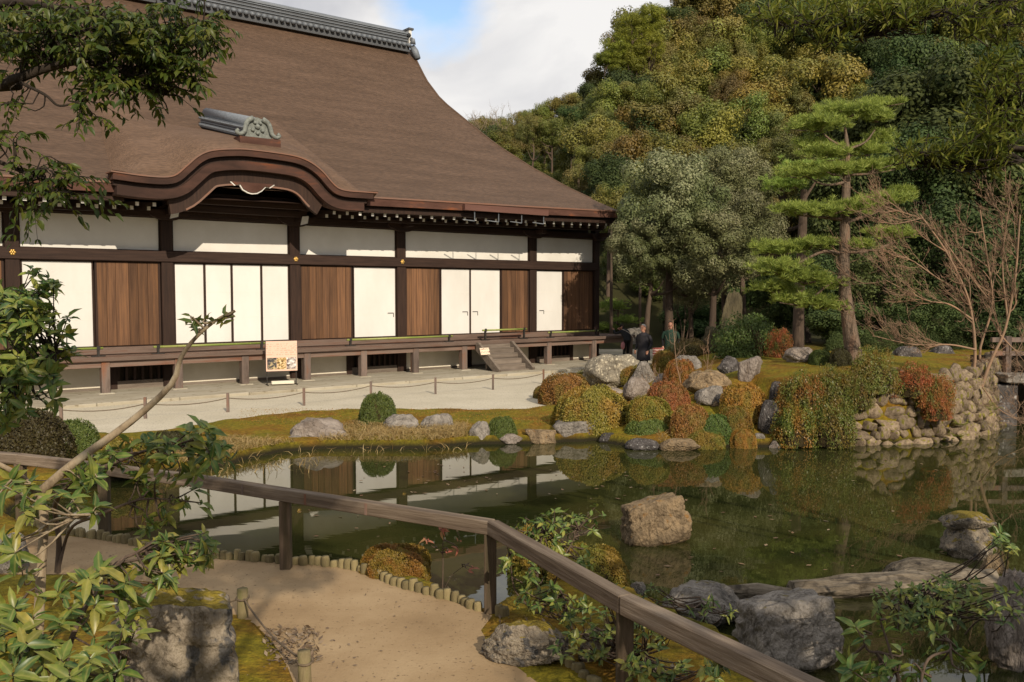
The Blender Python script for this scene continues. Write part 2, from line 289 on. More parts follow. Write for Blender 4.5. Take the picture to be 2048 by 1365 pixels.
ROCKS = {
 'weathered': mk('weathered brown stone', [(0.075, 0.06, 0.042), (0.165, 0.135, 0.098), (0.27, 0.225, 0.165)], 2.4, (0.6, 2.5, 3), rough=0.9, crack=1.3, bump=0.9, bscale=8, bdist=0.09, speck=((0.05, 0.04, 0.03), 4.0, 0.60), moss=((0.11, 0.095, 0.03), -0.12)),
 'moss_dark': mk('dark mossy stone', [(0.035, 0.03, 0.018), (0.075, 0.062, 0.035), (0.12, 0.10, 0.055)], 2.2, rough=0.95, bump=0.8, bscale=9, bdist=0.09, moss=((0.08, 0.08, 0.015), 0.2)),
 'grey': mk('grey rock', [(0.10, 0.09, 0.08), (0.225, 0.20, 0.172), (0.34, 0.305, 0.265)], 2.2, rough=0.9, crack=1.3, bump=0.8, bscale=9, rnd=0.15, bdist=0.09, moss=((0.13, 0.10, 0.02), 0.02)),
 'pink': mk('pinkish grey rock', [(0.16, 0.125, 0.10), (0.27, 0.225, 0.19), (0.36, 0.31, 0.27)], 1.8, rough=0.9, crack=1.3, bump=0.8, bscale=9, rnd=0.12, bdist=0.09, moss=((0.13, 0.11, 0.02), 0.0)),
 'tan': mk('tan rock', [(0.12, 0.085, 0.05), (0.24, 0.175, 0.105), (0.34, 0.24, 0.135)], 2.4, rough=0.9, crack=1.3, bump=0.8, bscale=10, rnd=0.15, bdist=0.09, speck=((0.28, 0.15, 0.05), 3.5, 0.62), moss=((0.17, 0.12, 0.02), 0.05)),
 'dark': mk('dark lichened rock', [(0.03, 0.027, 0.026), (0.085, 0.075, 0.07), (0.17, 0.155, 0.15)], 2.6, rough=0.85, bump=0.9, bscale=9, rnd=0.15, bdist=0.09, speck=((0.36, 0.35, 0.33), 7.0, 0.62), moss=((0.10, 0.085, 0.015), 0.0)),
 'conglomerate': mk('speckled rock', [(0.11, 0.10, 0.08), (0.24, 0.21, 0.16), (0.33, 0.28, 0.20)], 2.0, rough=0.9, crack=1.3, bump=1.0, bscale=16, bdist=0.06, speck=((0.52, 0.46, 0.34), 12.0, 0.56)),
 'mossy': mk('mossy rock', [(0.12, 0.10, 0.075), (0.24, 0.20, 0.15), (0.33, 0.28, 0.21)], 2.6, rough=0.9, crack=1.3, bump=0.8, bscale=10, bdist=0.09, speck=((0.09, 0.085, 0.08), 4.0, 0.56), moss=((0.20, 0.15, 0.02), 0.35)),
}
M['wall_stone'] = mk('retaining wall stone', [(0.11, 0.08, 0.05), (0.24, 0.18, 0.12), (0.34, 0.265, 0.18)], 4.0, rough=0.9, bump=0.8, bscale=12, rnd=0.28, bdist=0.04, speck=((0.19, 0.17, 0.03), 2.2, 0.60))
M['soil'] = mk('dark soil', [(0.022, 0.017, 0.010), (0.05, 0.036, 0.02)], 4, rough=0.95, bump=0.6)
M['gravel'] = mk('pale raked gravel', [(0.44, 0.395, 0.30), (0.54, 0.49, 0.385)], 0.9, (1, 1, 1), 0.95, 0.35, 42, detail=8, speck=((0.30, 0.27, 0.21), 24.0, 0.58), bdist=0.012)
M['plinth'] = mk('worn stone paving', [(0.26, 0.225, 0.165), (0.37, 0.33, 0.25), (0.42, 0.385, 0.31)], 1.3, (0.6, 2, 1), 0.95, 0.4, 20, detail=8, speck=((0.20, 0.165, 0.11), 5.0, 0.62))
M['path'] = mk('sandy path', [(0.215, 0.142, 0.074), (0.30, 0.208, 0.114), (0.375, 0.272, 0.158)], 0.9, (1, 1, 1), 0.95, 0.4, 40, detail=9, speck=((0.17, 0.115, 0.065), 30.0, 0.63), bdist=0.012)

LM = {}
LM['olive'] = leafmat('olive green leaves', [(0.098, 0.123, 0.023), (0.145, 0.172, 0.032), (0.198, 0.212, 0.042)], 0.2, tint=0.18, big=([(0.151, 0.141, 0.029), (0.217, 0.185, 0.038)], 0.6))
LM['gold'] = leafmat('golden autumn leaves', [(0.172, 0.145, 0.029), (0.224, 0.185, 0.034), (0.289, 0.221, 0.042)], 0.2, tint=0.18, big=([(0.132, 0.141, 0.027), (0.191, 0.185, 0.034)], 0.8))
LM['brown'] = leafmat('brownish leaves', [(0.156, 0.132, 0.039), (0.207, 0.169, 0.048), (0.259, 0.211, 0.066)], 0.2, tint=0.18, big=([(0.123, 0.132, 0.032), (0.168, 0.169, 0.041)], 0.8))
LM['deep'] = leafmat('deep green leaves', [(0.030, 0.048, 0.015), (0.052, 0.076, 0.023), (0.081, 0.106, 0.032)], 0.2, spec=0.15, rough=0.6, tint=0.18)
LM['bright'] = leafmat('bright yellow green leaves', [(0.141, 0.165, 0.017), (0.203, 0.220, 0.026), (0.270, 0.268, 0.034)], 0.25)
LM['greygreen'] = leafmat('grey green leaves', [(0.125, 0.135, 0.060), (0.194, 0.198, 0.094), (0.275, 0.265, 0.150)], 0.2, rough=0.5, spec=0.25, big=([(0.094, 0.112, 0.043), (0.150, 0.160, 0.062)], 0.8))
LM['pine'] = leafmat('pine needles', [(0.17, 0.26, 0.05), (0.25, 0.35, 0.07), (0.34, 0.42, 0.095)], 0.35, rough=0.5)
LM['shrub_green'] = leafmat('clipped green leaves', [(0.049, 0.084, 0.017), (0.091, 0.133, 0.028), (0.140, 0.175, 0.039)], 0.2)
LM['shrub_olive'] = leafmat('clipped olive leaves', [(0.128, 0.117, 0.019), (0.188, 0.162, 0.026), (0.247, 0.188, 0.033)], 0.2, big=([(0.225, 0.128, 0.022), (0.285, 0.165, 0.033)], 1.6))
LM['shrub_gold'] = leafmat('clipped gold olive leaves', [(0.168, 0.133, 0.018), (0.252, 0.185, 0.025), (0.308, 0.210, 0.031)], 0.2, big=([(0.266, 0.133, 0.021), (0.308, 0.168, 0.028)], 2.0))
LM['shrub_orange'] = leafmat('clipped orange leaves', [(0.210, 0.091, 0.018), (0.308, 0.140, 0.025), (0.350, 0.189, 0.039)], 0.2, big=([(0.182, 0.126, 0.021), (0.238, 0.154, 0.028)], 2.2))
LM['shrub_red'] = leafmat('clipped red brown leaves', [(0.168, 0.063, 0.022), (0.266, 0.101, 0.031), (0.322, 0.147, 0.048)], 0.2, big=([(0.168, 0.105, 0.025), (0.238, 0.133, 0.034)], 2.2))
LM['shrub_dark'] = leafmat('dark brownish leaves', [(0.03, 0.026, 0.010), (0.055, 0.045, 0.015), (0.07, 0.065, 0.022)], 0.15)
LM['loose_mixed'] = leafmat('mixed green and orange leaves', [(0.072, 0.109, 0.017), (0.145, 0.182, 0.029), (0.217, 0.217, 0.040)], 0.25, rough=0.4, big=([(0.246, 0.123, 0.022), (0.347, 0.160, 0.037)], 2.4))
LM['loose_green'] = leafmat('loose green leaves', [(0.07, 0.10, 0.018), (0.12, 0.15, 0.026), (0.19, 0.195, 0.04)], 0.25, rough=0.4, big=([(0.15, 0.10, 0.02), (0.20, 0.15, 0.03)], 3.2))
LM['nandina'] = leafmat('orange red leaves', [(0.26, 0.085, 0.022), (0.33, 0.12, 0.03), (0.36, 0.16, 0.045)], 0.3, big=([(0.10, 0.12, 0.02), (0.15, 0.16, 0.03)], 2.6))
LM['near_green'] = leafmat('glossy green leaves', [(0.040, 0.100, 0.025), (0.082, 0.154, 0.036), (0.154, 0.216, 0.043), (0.252, 0.252, 0.046)], 0.3, rough=0.36, spec=0.35, tint=0.03, rib=True)
LM['near_yellow'] = leafmat('glossy yellow green leaves', [(0.041, 0.088, 0.024), (0.081, 0.142, 0.030), (0.162, 0.196, 0.035), (0.24, 0.215, 0.042)], 0.3, rough=0.36, spec=0.35, tint=0.03, rib=True)
LM['over_left'] = leafmat('overhanging maple like leaves', [(0.036, 0.066, 0.011), (0.070, 0.102, 0.016), (0.132, 0.138, 0.022)], 0.4, rough=0.4, tint=0.03)
LM['over_right'] = leafmat('overhanging narrow leaves', [(0.085, 0.115, 0.018), (0.14, 0.17, 0.026), (0.24, 0.235, 0.042)], 0.4, rough=0.4, tint=0.03)
LM['dry'] = leafmat('dry grass', [(0.24, 0.155, 0.055), (0.36, 0.25, 0.095), (0.42, 0.32, 0.15), (0.17, 0.13, 0.035)], 0.25, tint=0.02)
LM['fern'] = leafmat('yellow green fern', [(0.17, 0.17, 0.03), (0.25, 0.235, 0.045)], 0.35, tint=0.05)
LM['fallen'] = leafmat('fallen leaves', [(0.13, 0.07, 0.035), (0.20, 0.125, 0.065), (0.30, 0.23, 0.14)], 0.1, tint=0.02)
LM['litter'] = leafmat('brown leaf litter', [(0.10, 0.065, 0.04), (0.17, 0.12, 0.08), (0.24, 0.18, 0.12)], 0.05, tint=0.02)
LM['red_leaf'] = leafmat('red hanging leaves', [(0.34, 0.10, 0.07), (0.40, 0.17, 0.11), (0.36, 0.22, 0.10)], 0.35, tint=0.02)
# ------------------------------------------------------------------ building frame (local x along the wall, -y outwards)
TH = math.atan((3293 - CX) / F * math.cos(PITCH))
BU = np.array([math.sin(TH), math.cos(TH), 0]); BV = np.array([BU[1], -BU[0], 0])
BO = Q(588, 585, 27.7); BO[2] = 0
BROT = math.pi / 2 - TH
def W(x, y, o=0.0):
    """pixel -> (t along wall, z) on the plane o metres in front of the wall"""
    d = ray(x, y); k = (BO + BV * o - C0).dot(BV) / d.dot(BV); p = C0 + d * k
    return (p - BO).dot(BU), p[2]
def B(t, o, z): return BO + BU * t + BV * o + np.array([0, 0, z])

# ------------------------------------------------------------------ ground
ZW = -0.15
def poly(pts, z): return np.array([P(x, y, z)[:2] for x, y in pts])
FAR_SHORE = [(60, 985), (180, 968), (300, 952), (420, 938), (500, 916), (570, 903), (660, 897), (760, 898), (860, 897), (925, 890), (1000, 889), (1080, 887),
             (1190, 882), (1250, 892), (1340, 901), (1400, 893), (1470, 895), (1560, 894), (1640, 892), (1720, 890), (1800, 889), (1880, 883), (1940, 874), (1985, 860), (2000, 843), (2008, 815), (2060, 800), (2200, 800), (2500, 830)]
pond = [tuple(p) for p in poly(FAR_SHORE, ZW)]
pond += [(14.0, 13.0), (12.0, 6.0), (9.0, 3.2), (4.0, 2.6), (2.35, 3.0)]
STK = [(60, 1055), (130, 1067), (210, 1080), (300, 1096), (400, 1112), (500, 1122), (580, 1128), (640, 1131), (700, 1138), (750, 1154), (800, 1174), (860, 1190), (920, 1206), (965, 1224)]
pond += [tuple(p) for p in poly([(1560, 1365), (1440, 1290), (1330, 1240), (1250, 1200), (1160, 1178), (1080, 1200), (1020, 1222)], ZW)]
for q_x, q_y in STK[::-1]:
    q_p = P(q_x, q_y, 0.0); pond.append((q_p[0], q_p[1] + (0.42 if 715 < q_x < 870 else 0.09)))
pond.append(tuple(P(0, 1040, ZW)[:2]))
POND = np.array(pond)
GRAVEL = np.vstack([poly([(-600, 940), (90, 868), (180, 866), (260, 868), (330, 862), (420, 846), (520, 832), (620, 823), (720, 819), (840, 820), (960, 820), (1060, 818), (1098, 812), (1108, 802), (1080, 792), (1070, 783), (1085, 770), (1110, 758), (1150, 752), (1180, 744), (1235, 742), (1300, 738), (1345, 720), (1370, 705), (1420, 696), (1380, 688)], 0.0), [B(20, -6, 0)[:2], B(9, -6, 0)[:2], B(-30, 0, 0)[:2]]])
PATH = poly([(-250, 1085), (0, 1078), (130, 1072), (230, 1085), (330, 1102), (440, 1120), (570, 1127), (650, 1131), (720, 1142), (800, 1174), (900, 1203), (985, 1232), (962, 1262), (985, 1300), (1040, 1340), (1120, 1400), (1180, 1480), (1200, 1700), (560, 1700), (600, 1400), (575, 1335), (545, 1285), (508, 1248), (470, 1232), (400, 1200), (300, 1165), (150, 1150), (0, 1150), (-250, 1160)], 0.0)
def sdist(X, Y, poly_):
    """signed distance to a polygon, negative inside"""
    X = np.asarray(X, float); Y = np.asarray(Y, float); d = np.full(X.shape, 1e9); ins = np.zeros(X.shape, bool)
    k = len(poly_)
    for i in range(k):
        ax, ay = poly_[i]; bx, by = poly_[(i + 1) % k]; ex, ey = bx - ax, by - ay
        t = np.clip(((X - ax) * ex + (Y - ay) * ey) / (ex * ex + ey * ey + 1e-12), 0, 1)
        d = np.minimum(d, np.hypot(X - ax - t * ex, Y - ay - t * ey))
        cnd = ((ay > Y) != (by > Y)); xi = ax + (Y - ay) * ex / (ey if abs(ey) > 1e-12 else 1e-12)
        ins ^= cnd & (X < xi)
    return np.where(ins, -d, d)
def lump(X, Y, s=1.0):
    return (np.sin(X * 2.1 * s + 1.3 * np.sin(Y * 1.7 * s)) * np.cos(Y * 2.7 * s + 0.9 * np.sin(X * 1.3 * s + 2)) + 0.5 * np.sin(X * 5.3 * s + Y * 4.1 * s))
def height(X, Y):
    X = np.asarray(X, float); Y = np.asarray(Y, float)
    d = sdist(X, Y, POND); g = sdist(X, Y, GRAVEL); pth = sdist(X, Y, PATH)
    back = Y - (23.3 + 0.9 * (X - 1.5))
    isl = 1.05 * sm(1.6, 6.0, X) * (1 - sm(0, 2.4, back)) * sm(12, 14, Y)
    plat = np.maximum(isl, 0.75 * sm(6.5, 10, X) * sm(24, 29, Y)) + 0.035
    plat = plat + 0.03 * lump(X, Y) * sm(0.1, 0.8, d)
    steep = np.where(Y > 13.5, 0.42 + 6.0 * sm(5.0, 5.9, X), 1.6)
    h = np.minimum(plat, ZW + 0.05 + steep * np.maximum(d, 0))
    h = np.where(d < 0, ZW - 0.02 - np.minimum(0.42, 0.5 * -d), h)
    h = np.where(g < 0, np.minimum(h, -0.02), h); h = np.where((g >= 0) & (g < 0.35) & (d > 0), np.minimum(h, -0.02 + 0.30 * g + 0.03 * sm(0.0, 0.05, g)), h)
    h = np.where(pth < 0, np.minimum(h, -0.02), h); h = np.where((pth >= 0) & (pth < 0.3), np.minimum(h, -0.02 + 0.35 * pth), h)
    camhill = 1.05 * (1 - sm(1.2, 3.0, Y)) * sm(-60, -30, Y); h = np.where(d > 0, np.maximum(h, camhill), h)
    xp = CX + F * X / np.maximum(Y, 20); yr = np.interp(Y, [38, 45, 52, 60, 68, 76, 84, 92, 120], [585, 520, 430, 360, 300, 210, 110, 30, -60])
    sk = np.interp(xp, [500, 900, 990, 1060, 1110, 1160, 1195, 1215, 1260, 1330, 1400, 1500, 2100], [300, 300, 295, 280, 270, 260, 240, 200, 150, 110, 60, 20, 20])
    hill = np.maximum(0, EYE + (HOR - np.maximum(yr, sk)) * np.clip(Y, 0, 110) / F - 2.72) * sm(40, 50, Y) * sm(-40, -10, X) * (1 - 0.6 * sm(60, 200, np.abs(X)))
    hill = np.where((X < 4) & (Y < 62), 0, hill)
    return h + hill
XS = np.concatenate([[-500, -300, -200, -140, -100, -75, -55, -40, -30, -24, -20, -17], np.arange(-15, 14.01, 0.13), [15, 17, 20, 24, 30, 36, 44, 55, 70, 90, 120, 160, 220, 320, 500]])
YS = np.concatenate([[-400, -250, -150, -90, -60, -40, -25, -15, -8, -4, -1], np.arange(1, 30.01, 0.13), np.arange(30.5, 46, 0.7), np.arange(46, 130, 3), [140, 160, 190, 230, 300, 400, 600]])
GX, GY = np.meshgrid(XS, YS); GZ = height(GX, GY)
nx, ny = len(XS), len(YS); ii = (np.arange(ny - 1)[:, None] * nx + np.arange(nx - 1)[None, :]).ravel()
def ground_mat():
    m = bpy.data.materials.new('moss and soil'); t, b = bsdf(m); Lk = t.links.new
    c = N(t, 'ShaderNodeTexCoord'); n1 = N(t, 'ShaderNodeTexNoise'); n1.inputs['Scale'].default_value = 0.9; n1.inputs['Detail'].default_value = 8; n1.inputs['Roughness'].default_value = 0.65
    n2 = N(t, 'ShaderNodeTexNoise'); n2.inputs['Scale'].default_value = 14; n2.inputs['Detail'].default_value = 8; n2.inputs['Roughness'].default_value = 0.7
    Lk(c.outputs['Object'], n1.inputs['Vector']); Lk(c.outputs['Object'], n2.inputs['Vector'])
    r1 = ramp(t, [(0.10, 0.098, 0.010), (0.17, 0.14, 0.013), (0.185, 0.105, 0.014), (0.125, 0.062, 0.015)], [0.30, 0.46, 0.58, 0.70]); Lk(n1.outputs[0], r1.inputs[0])
    r2 = ramp(t, [(0.45, 0.45, 0.45), (1.35, 1.3, 1.2)], [0.32, 0.66]); Lk(n2.outputs[0], r2.inputs[0])
    x = N(t, 'ShaderNodeMix', data_type='RGBA', blend_type='MULTIPLY'); x.inputs['Factor'].default_value = 1; Lk(r1.outputs[0], x.inputs['A']); Lk(r2.outputs[0], x.inputs['B'])
    # wet dark mud below the water line, darker ground further back
    sx = N(t, 'ShaderNodeSeparateXYZ'); Lk(c.outputs['Object'], sx.inputs[0])
    mr = N(t, 'ShaderNodeMapRange'); mr.inputs['From Min'].default_value = -0.11; mr.inputs['From Max'].default_value = 0.005; Lk(sx.outputs['Z'], mr.inputs['Value'])
    y = N(t, 'ShaderNodeMix', data_type='RGBA'); y.inputs['A'].default_value = (0.020, 0.017, 0.008, 1); Lk(mr.outputs[0], y.inputs['Factor']); Lk(x.outputs['Result'], y.inputs['B'])
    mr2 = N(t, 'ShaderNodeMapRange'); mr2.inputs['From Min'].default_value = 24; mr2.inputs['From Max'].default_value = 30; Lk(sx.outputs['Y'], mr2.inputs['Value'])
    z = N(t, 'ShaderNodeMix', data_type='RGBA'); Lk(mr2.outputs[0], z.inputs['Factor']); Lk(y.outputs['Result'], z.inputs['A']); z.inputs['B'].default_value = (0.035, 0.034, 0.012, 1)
    Lk(z.outputs['Result'], b.inputs['Base Color']); b.inputs['Roughness'].default_value = 0.95; setspec(b, 0.15)
    n3 = N(t, 'ShaderNodeTexNoise'); n3.inputs['Scale'].default_value = 30; n3.inputs['Detail'].default_value = 6; Lk(c.outputs['Object'], n3.inputs['Vector'])
    bp = N(t, 'ShaderNodeBump'); bp.inputs['Strength'].default_value = 0.8; bp.inputs['Distance'].default_value = 0.04; Lk(n3.outputs[0], bp.inputs['Height']); Lk(bp.outputs[0], b.inputs['Normal'])
    return m
M['ground'] = ground_mat()
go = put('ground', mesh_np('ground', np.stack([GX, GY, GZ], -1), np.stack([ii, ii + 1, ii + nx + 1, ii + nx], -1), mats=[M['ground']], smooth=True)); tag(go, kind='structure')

def T(x, y):
    """pixel -> point on the terrain (march along the ray)"""
    d = ray(x, y) / F; s = np.arange(4.0, 75, 0.03); p = C0[None, :] + d[None, :] * s[:, None]
    h = np.maximum(height(p[:, 0], p[:, 1]), ZW); k = np.argmax(p[:, 2] < h)
    return p[k]
def hz(x, y): return float(np.maximum(height(np.array([x]), np.array([y]))[0], ZW - 0.1))

def sheet(name, pl, z, mat, lab_kind='structure'):
    bm = bmesh.new(); vs = [bm.verts.new((x, y, z)) for x, y in pl]; f = bm.faces.new(vs)
    bmesh.ops.triangulate(bm, faces=[f]); bmesh.ops.recalc_face_normals(bm, faces=bm.faces)
    me = bpy.data.meshes.new(name); bm.to_mesh(me); bm.free(); me.materials.append(mat)
    if me.polygons[0].normal.z < 0: me.flip_normals()
    o = put(name, me); tag(o, kind=lab_kind); return o
sheet('gravel_court', GRAVEL, 0.004, M['gravel'])
sheet('footpath', PATH, 0.004, M['path'])
# pond
def water_mat():
    m = bpy.data.materials.new('still pond water'); t, b = bsdf(m); Lk = t.links.new
    c = N(t, 'ShaderNodeTexCoord'); n1 = N(t, 'ShaderNodeTexNoise'); n1.inputs['Scale'].default_value = 0.5; n1.inputs['Detail'].default_value = 5
    Lk(c.outputs['Object'], n1.inputs['Vector']); r = ramp(t, [(0.016, 0.020, 0.006), (0.030, 0.032, 0.009), (0.046, 0.042, 0.013)], [0.35, 0.52, 0.68]); Lk(n1.outputs[0], r.inputs[0])
    Lk(r.outputs[0], b.inputs['Base Color']); b.inputs['Roughness'].default_value = 0.015; b.inputs['IOR'].default_value = 1.36; setspec(b, 0.62)
    n2 = N(t, 'ShaderNodeTexNoise'); n2.inputs['Scale'].default_value = 1.6; n2.inputs['Detail'].default_value = 2
    mpn = N(t, 'ShaderNodeMapping'); mpn.inputs['Scale'].default_value = (0.6, 2.6, 1); Lk(c.outputs['Object'], mpn.inputs['Vector']); Lk(mpn.outputs[0], n2.inputs['Vector'])
    bp = N(t, 'ShaderNodeBump'); bp.inputs['Strength'].default_value = 0.012; bp.inputs['Distance'].default_value = 0.04; Lk(n2.outputs[0], bp.inputs['Height']); Lk(bp.outputs[0], b.inputs['Normal'])
    return m
M['water'] = water_mat()
wb = np.array([[-16, 2.0], [16, 2.0], [16, 19.5], [-16, 19.5]])
sheet('pond_water', wb, ZW, M['water'])
# stone paving strip in front of the hall: separate long slabs along a real edge
pl = empty('stone_plinth', BO, BROT); tag(pl, kind='structure')
t0 = -20.0; k = 0
slab_top = 0.085
MB().box(-20, 17.5, -2.72, 0.6, -0.1, slab_top - 0.004, 0).build('paving', M['plinth'], pl)
MB().box(15.0, 19, -2.72, 9, -0.1, slab_top - 0.008, 0).build('paving', M['plinth'], pl)
while t0 < 17.3:
    L_ = random.uniform(1.3, 2.1)
    MB().box(t0, min(t0 + L_ - 0.012, 17.5), -3.02 + random.uniform(-.012, .012), -2.73, -0.1, slab_top + random.uniform(-.008, .004)).build('kerb_stone', M['plinth'], pl, bevel=0.015)
    t0 += L_

# ------------------------------------------------------------------ temple hall
HALL = empty('temple_hall', BO, BROT)
tag(HALL, 'long dark-timbered temple hall with white paper doors and sweeping brown bark roof', 'temple')
PIL = [-15.3, -11.5, -7.67, -3.83, 0.0, 3.79, 9.49, 12.75]
FL = 1.03                                                       # veranda floor
for i, t in enumerate(PIL):
    wd = 0.33 if i < 7 else 0.26
    MB().box(t - wd / 2, t + wd / 2, -0.12, 0.14, 0.05, 5.15).build('pillar', M['dark_wood'], HALL, bevel=0.012)
tL, tR = -15.3, 12.75
def seg(name, z0, z1, y0, y1, mat, a=tL, b=tR):
    return MB().box(a, b, y0, y1, z0, z1).build(name, mat, HALL, bevel=0.01)
seg('head_beam', 3.57, 3.86, -0.17, -0.125, M['beam_wood'])
seg('lintel', 3.55, 3.84, -0.06, 0.10, M['beam_wood'])
seg('door_sill', 1.05, 1.235, -0.16, 0.12, M['deck_wood'])
seg('wall_plate', 4.80, 5.02, -0.20, 0.10, M['beam_wood'])
seg('lower_rail', 1.00, 1.045, -0.20, 0.12, M['dark_wood'])
for i in range(len(PIL) - 1):                                   # plaster above the doors
    a, b = PIL[i] + 0.17, PIL[i + 1] - (0.17 if i < 6 else 0.13)
    pp = MB().box(a, b, 0.0, 0.08, 3.80, 4.85).build('plaster_panel', M['plaster'], HALL)
    for (x0, x1, z0, z1) in ((a, b, 3.86, 3.89), (a, b, 4.775, 4.80), (a, a + 0.03, 3.89, 4.775), (b - 0.03, b, 3.89, 4.775)):
        MB().box(x0, x1, -0.03, -0.002, z0, z1).build('trim', M['dark_wood'], pp)
def paper_door(a, b, handle=None):
    d = MB().box(a + 0.035, b - 0.035, -0.03, -0.005, 1.275, 3.52).build('paper_door', M['paper'], HALL)
    for z in (1.98, 2.72): MB().box(a + 0.04, b - 0.04, -0.0335, -0.03, z, z + 0.012).build('paper_seam', M['plaster'], d)
    for (x0, x1, z0, z1) in ((a, b, 1.235, 1.275), (a, b, 3.52, 3.56), (a, a + 0.035, 1.275, 3.52), (b - 0.035, b, 1.275, 3.52)):
        MB().box(x0, x1, -0.045, 0.0, z0, z1).build('frame', M['dark_wood'], d)
    if handle is not None:
        h = handle; MB().box(min(h, h + 0.22) - .11, max(h, h + 0.22) - .11, -0.042, -0.031, 2.02, 2.045).box(h + 0.10, h + 0.12, -0.042, -0.031, 1.9, 2.02).build('latch', M['iron'], d)
def plank_door(a, b, n):
    d = MB().box(a, b, -0.012, 0.02, 1.235, 3.56).build('plank_door', M['dark_wood'], HALL)
    ws = np.array([random.uniform(0.75, 1.25) for _ in range(n)]); ws = ws / ws.sum() * (b - a - 0.10); x = a + 0.05
    for q in ws:
        MB().box(x + 0.004, x + q - 0.004, -0.05 + random.uniform(-.004, .004), -0.014, 1.27, 3.53).build('plank', M['plank'], d, bevel=0.004); x += q
    MB().box(a, a + 0.05, -0.055, -0.013, 1.237, 3.56).build('stile', M['dark_wood'], d); MB().box(b - 0.05, b, -0.055, -0.013, 1.237, 3.56).build('stile', M['dark_wood'], d)
paper_door(-11.3, -9.6); plank_door(-9.5, -7.86, 6)
paper_door(-7.48, -5.76); plank_door(-5.72, -4.02, 6)
for a, b in ((-3.64, -2.77), (-2.77, -1.97), (-1.97, -1.06), (-1.06, -0.18)): paper_door(a, b)
plank_door(0.18, 1.98, 7); paper_door(2.02, 3.61, 3.4)
plank_door(3.97, 5.37, 6); paper_door(5.39, 6.64, 6.42); paper_door(6.64, 7.99, 6.86); plank_door(8.01, 9.31, 6)
paper_door(9.66, 11.0, 9.95); plank_door(11.02, 12.61, 7)
for t in (-7.67, 0.0, 3.79):                                    # gilt flower nail covers
    nc = MB(); 
    for q in range(6):
        a = q * math.pi / 3; nc.tube([(t + 0.05 * math.cos(a), -0.172, 3.73 + 0.05 * math.sin(a)), (t + 0.05 * math.cos(a), -0.192, 3.73 + 0.05 * math.sin(a))], [0.034, 0.026], 10)
    nc.tube([(t, -0.172, 3.73), (t, -0.205, 3.73)], [0.045, 0.03], 12); nc.build('nail_cover', M['gold'], HALL)
# foundation under the veranda
MB().box(tL, tR, 0.10, 0.25, 0.0, 1.05).build('foundation_core', M['soil'], HALL)
vents = [(-5.3, -3.8), (1.85, 3.85), (9.6, 11.45)]
xs = sorted([tL + 0.2] + [v for p in vents for v in p] + [tR - 0.15] + [-7.67, -1.6, -0.1, 6.6, 8.2])
for a, b in zip(xs[:-1], xs[1:]):
    if any(abs(a - v[0]) < 1e-6 for v in vents) or any(v[0] < (a + b) / 2 < v[1] for v in vents): continue
    MB().box(a + 0.09, b - 0.09, -0.02, 0.09, 0.15, 1.0).build('foundation_panel', M['plaster_base'], HALL)
    MB().box(a + 0.06, b - 0.06, -0.05, 0.09, 0.05, 0.145).build('foundation_sill', M['stair_wood'], HALL)
for x in xs[1:-1]: MB().box(x - 0.09, x + 0.09, -0.06, 0.09, 0.05, 1.0).build('base_post', M['dark_wood'], HALL)
for a, b in vents:
    g = MB().box(a, b, 0.02, 0.06, 0.84, 1.0).build('vent_grille', M['dark_wood'], HALL)
    MB().box(a + .09, b - .09, -0.055, 0.09, 0.05, 0.30).build('vent_sill', M['stair_wood'], g)
    n = int((b - a) / 0.2)
    for q in range(n):
        x = a + (q + 0.6) * (b - a) / n; MB().box(x - 0.035, x + 0.035, -0.03, 0.03, 0.30, 0.845).build('bar', M['dark_wood'], g)
# veranda
VW = 1.08
vf = MB().box(tL, tR + VW, -VW + 0.03, -0.21, FL - 0.07, FL - 0.045).build('veranda_floor', M['dark_wood'], HALL)
for q in range(4):
    y1 = -0.215 - q * (VW - 0.215) / 4; y0 = y1 - (VW - 0.215) / 4 + 0.008; x = tL
    while x < tR + VW - 0.01:
        x2 = min(x + random.uniform(3.2, 4.6), tR + VW); MB().box(x, x2 - 0.006, y0, y1, FL - 0.044, FL + random.uniform(-.003, .003)).build('floor_board', M['deck_wood'], vf); x = x2
for q in range(5):                                              # the veranda turns the corner
    x0 = tR + 0.14 + q * (VW - 0.14) / 5; MB().box(x0, x0 + (VW - 0.14) / 5 - 0.008, -0.21, 9.0, FL - 0.044, FL - 0.002).build('floor_board', M['deck_wood'], vf)
MB().box(tL, tR + VW + 0.04, -VW - 0.05, -VW + 0.028, FL - 0.10, FL + 0.012).build('veranda_edge', M['deck_wood'], HALL, bevel=0.01)
MB().box(tR + VW - 0.03, tR + VW + 0.05, -VW + 0.03, 9, FL - 0.10, FL + 0.012).build('veranda_edge', M['deck_wood'], HALL, bevel=0.01)
MB().box(tL, tR + VW, -VW + 0.06, -VW + 0.2, FL - 0.26, FL - 0.102).build('veranda_beam', M['deck_wood'], HALL)
MB().box(tR + VW - 0.2, tR + VW - 0.06, -VW + 0.2, 9, FL - 0.26, FL - 0.102).build('veranda_beam', M['deck_wood'], HALL)
for px in (40, 210, 356, 489, 613, 726, 830, 927, 1096, 1186, 1263):
    t, _ = W(px, 740, VW - 0.12)
    if px == 1263: t = tR + VW - 0.12
    MB().box(t - 0.105, t + 0.105, -VW + 0.03, -VW + 0.24, 0.07, FL - 0.10).build('veranda_post', M['post_wood'], HALL, bevel=0.012)
    MB().box(t - 0.2, t + 0.2, -VW - 0.07, -VW + 0.34, 0.02, 0.105).build('footing_stone', M['plinth'], HALL, bevel=0.02)
for y in (2.5, 5.0, 7.6): MB().box(tR + VW - 0.24, tR + VW - 0.03, y, y + 0.2, 0.0, FL - 0.10).build('veranda_post', M['post_wood'], HALL)
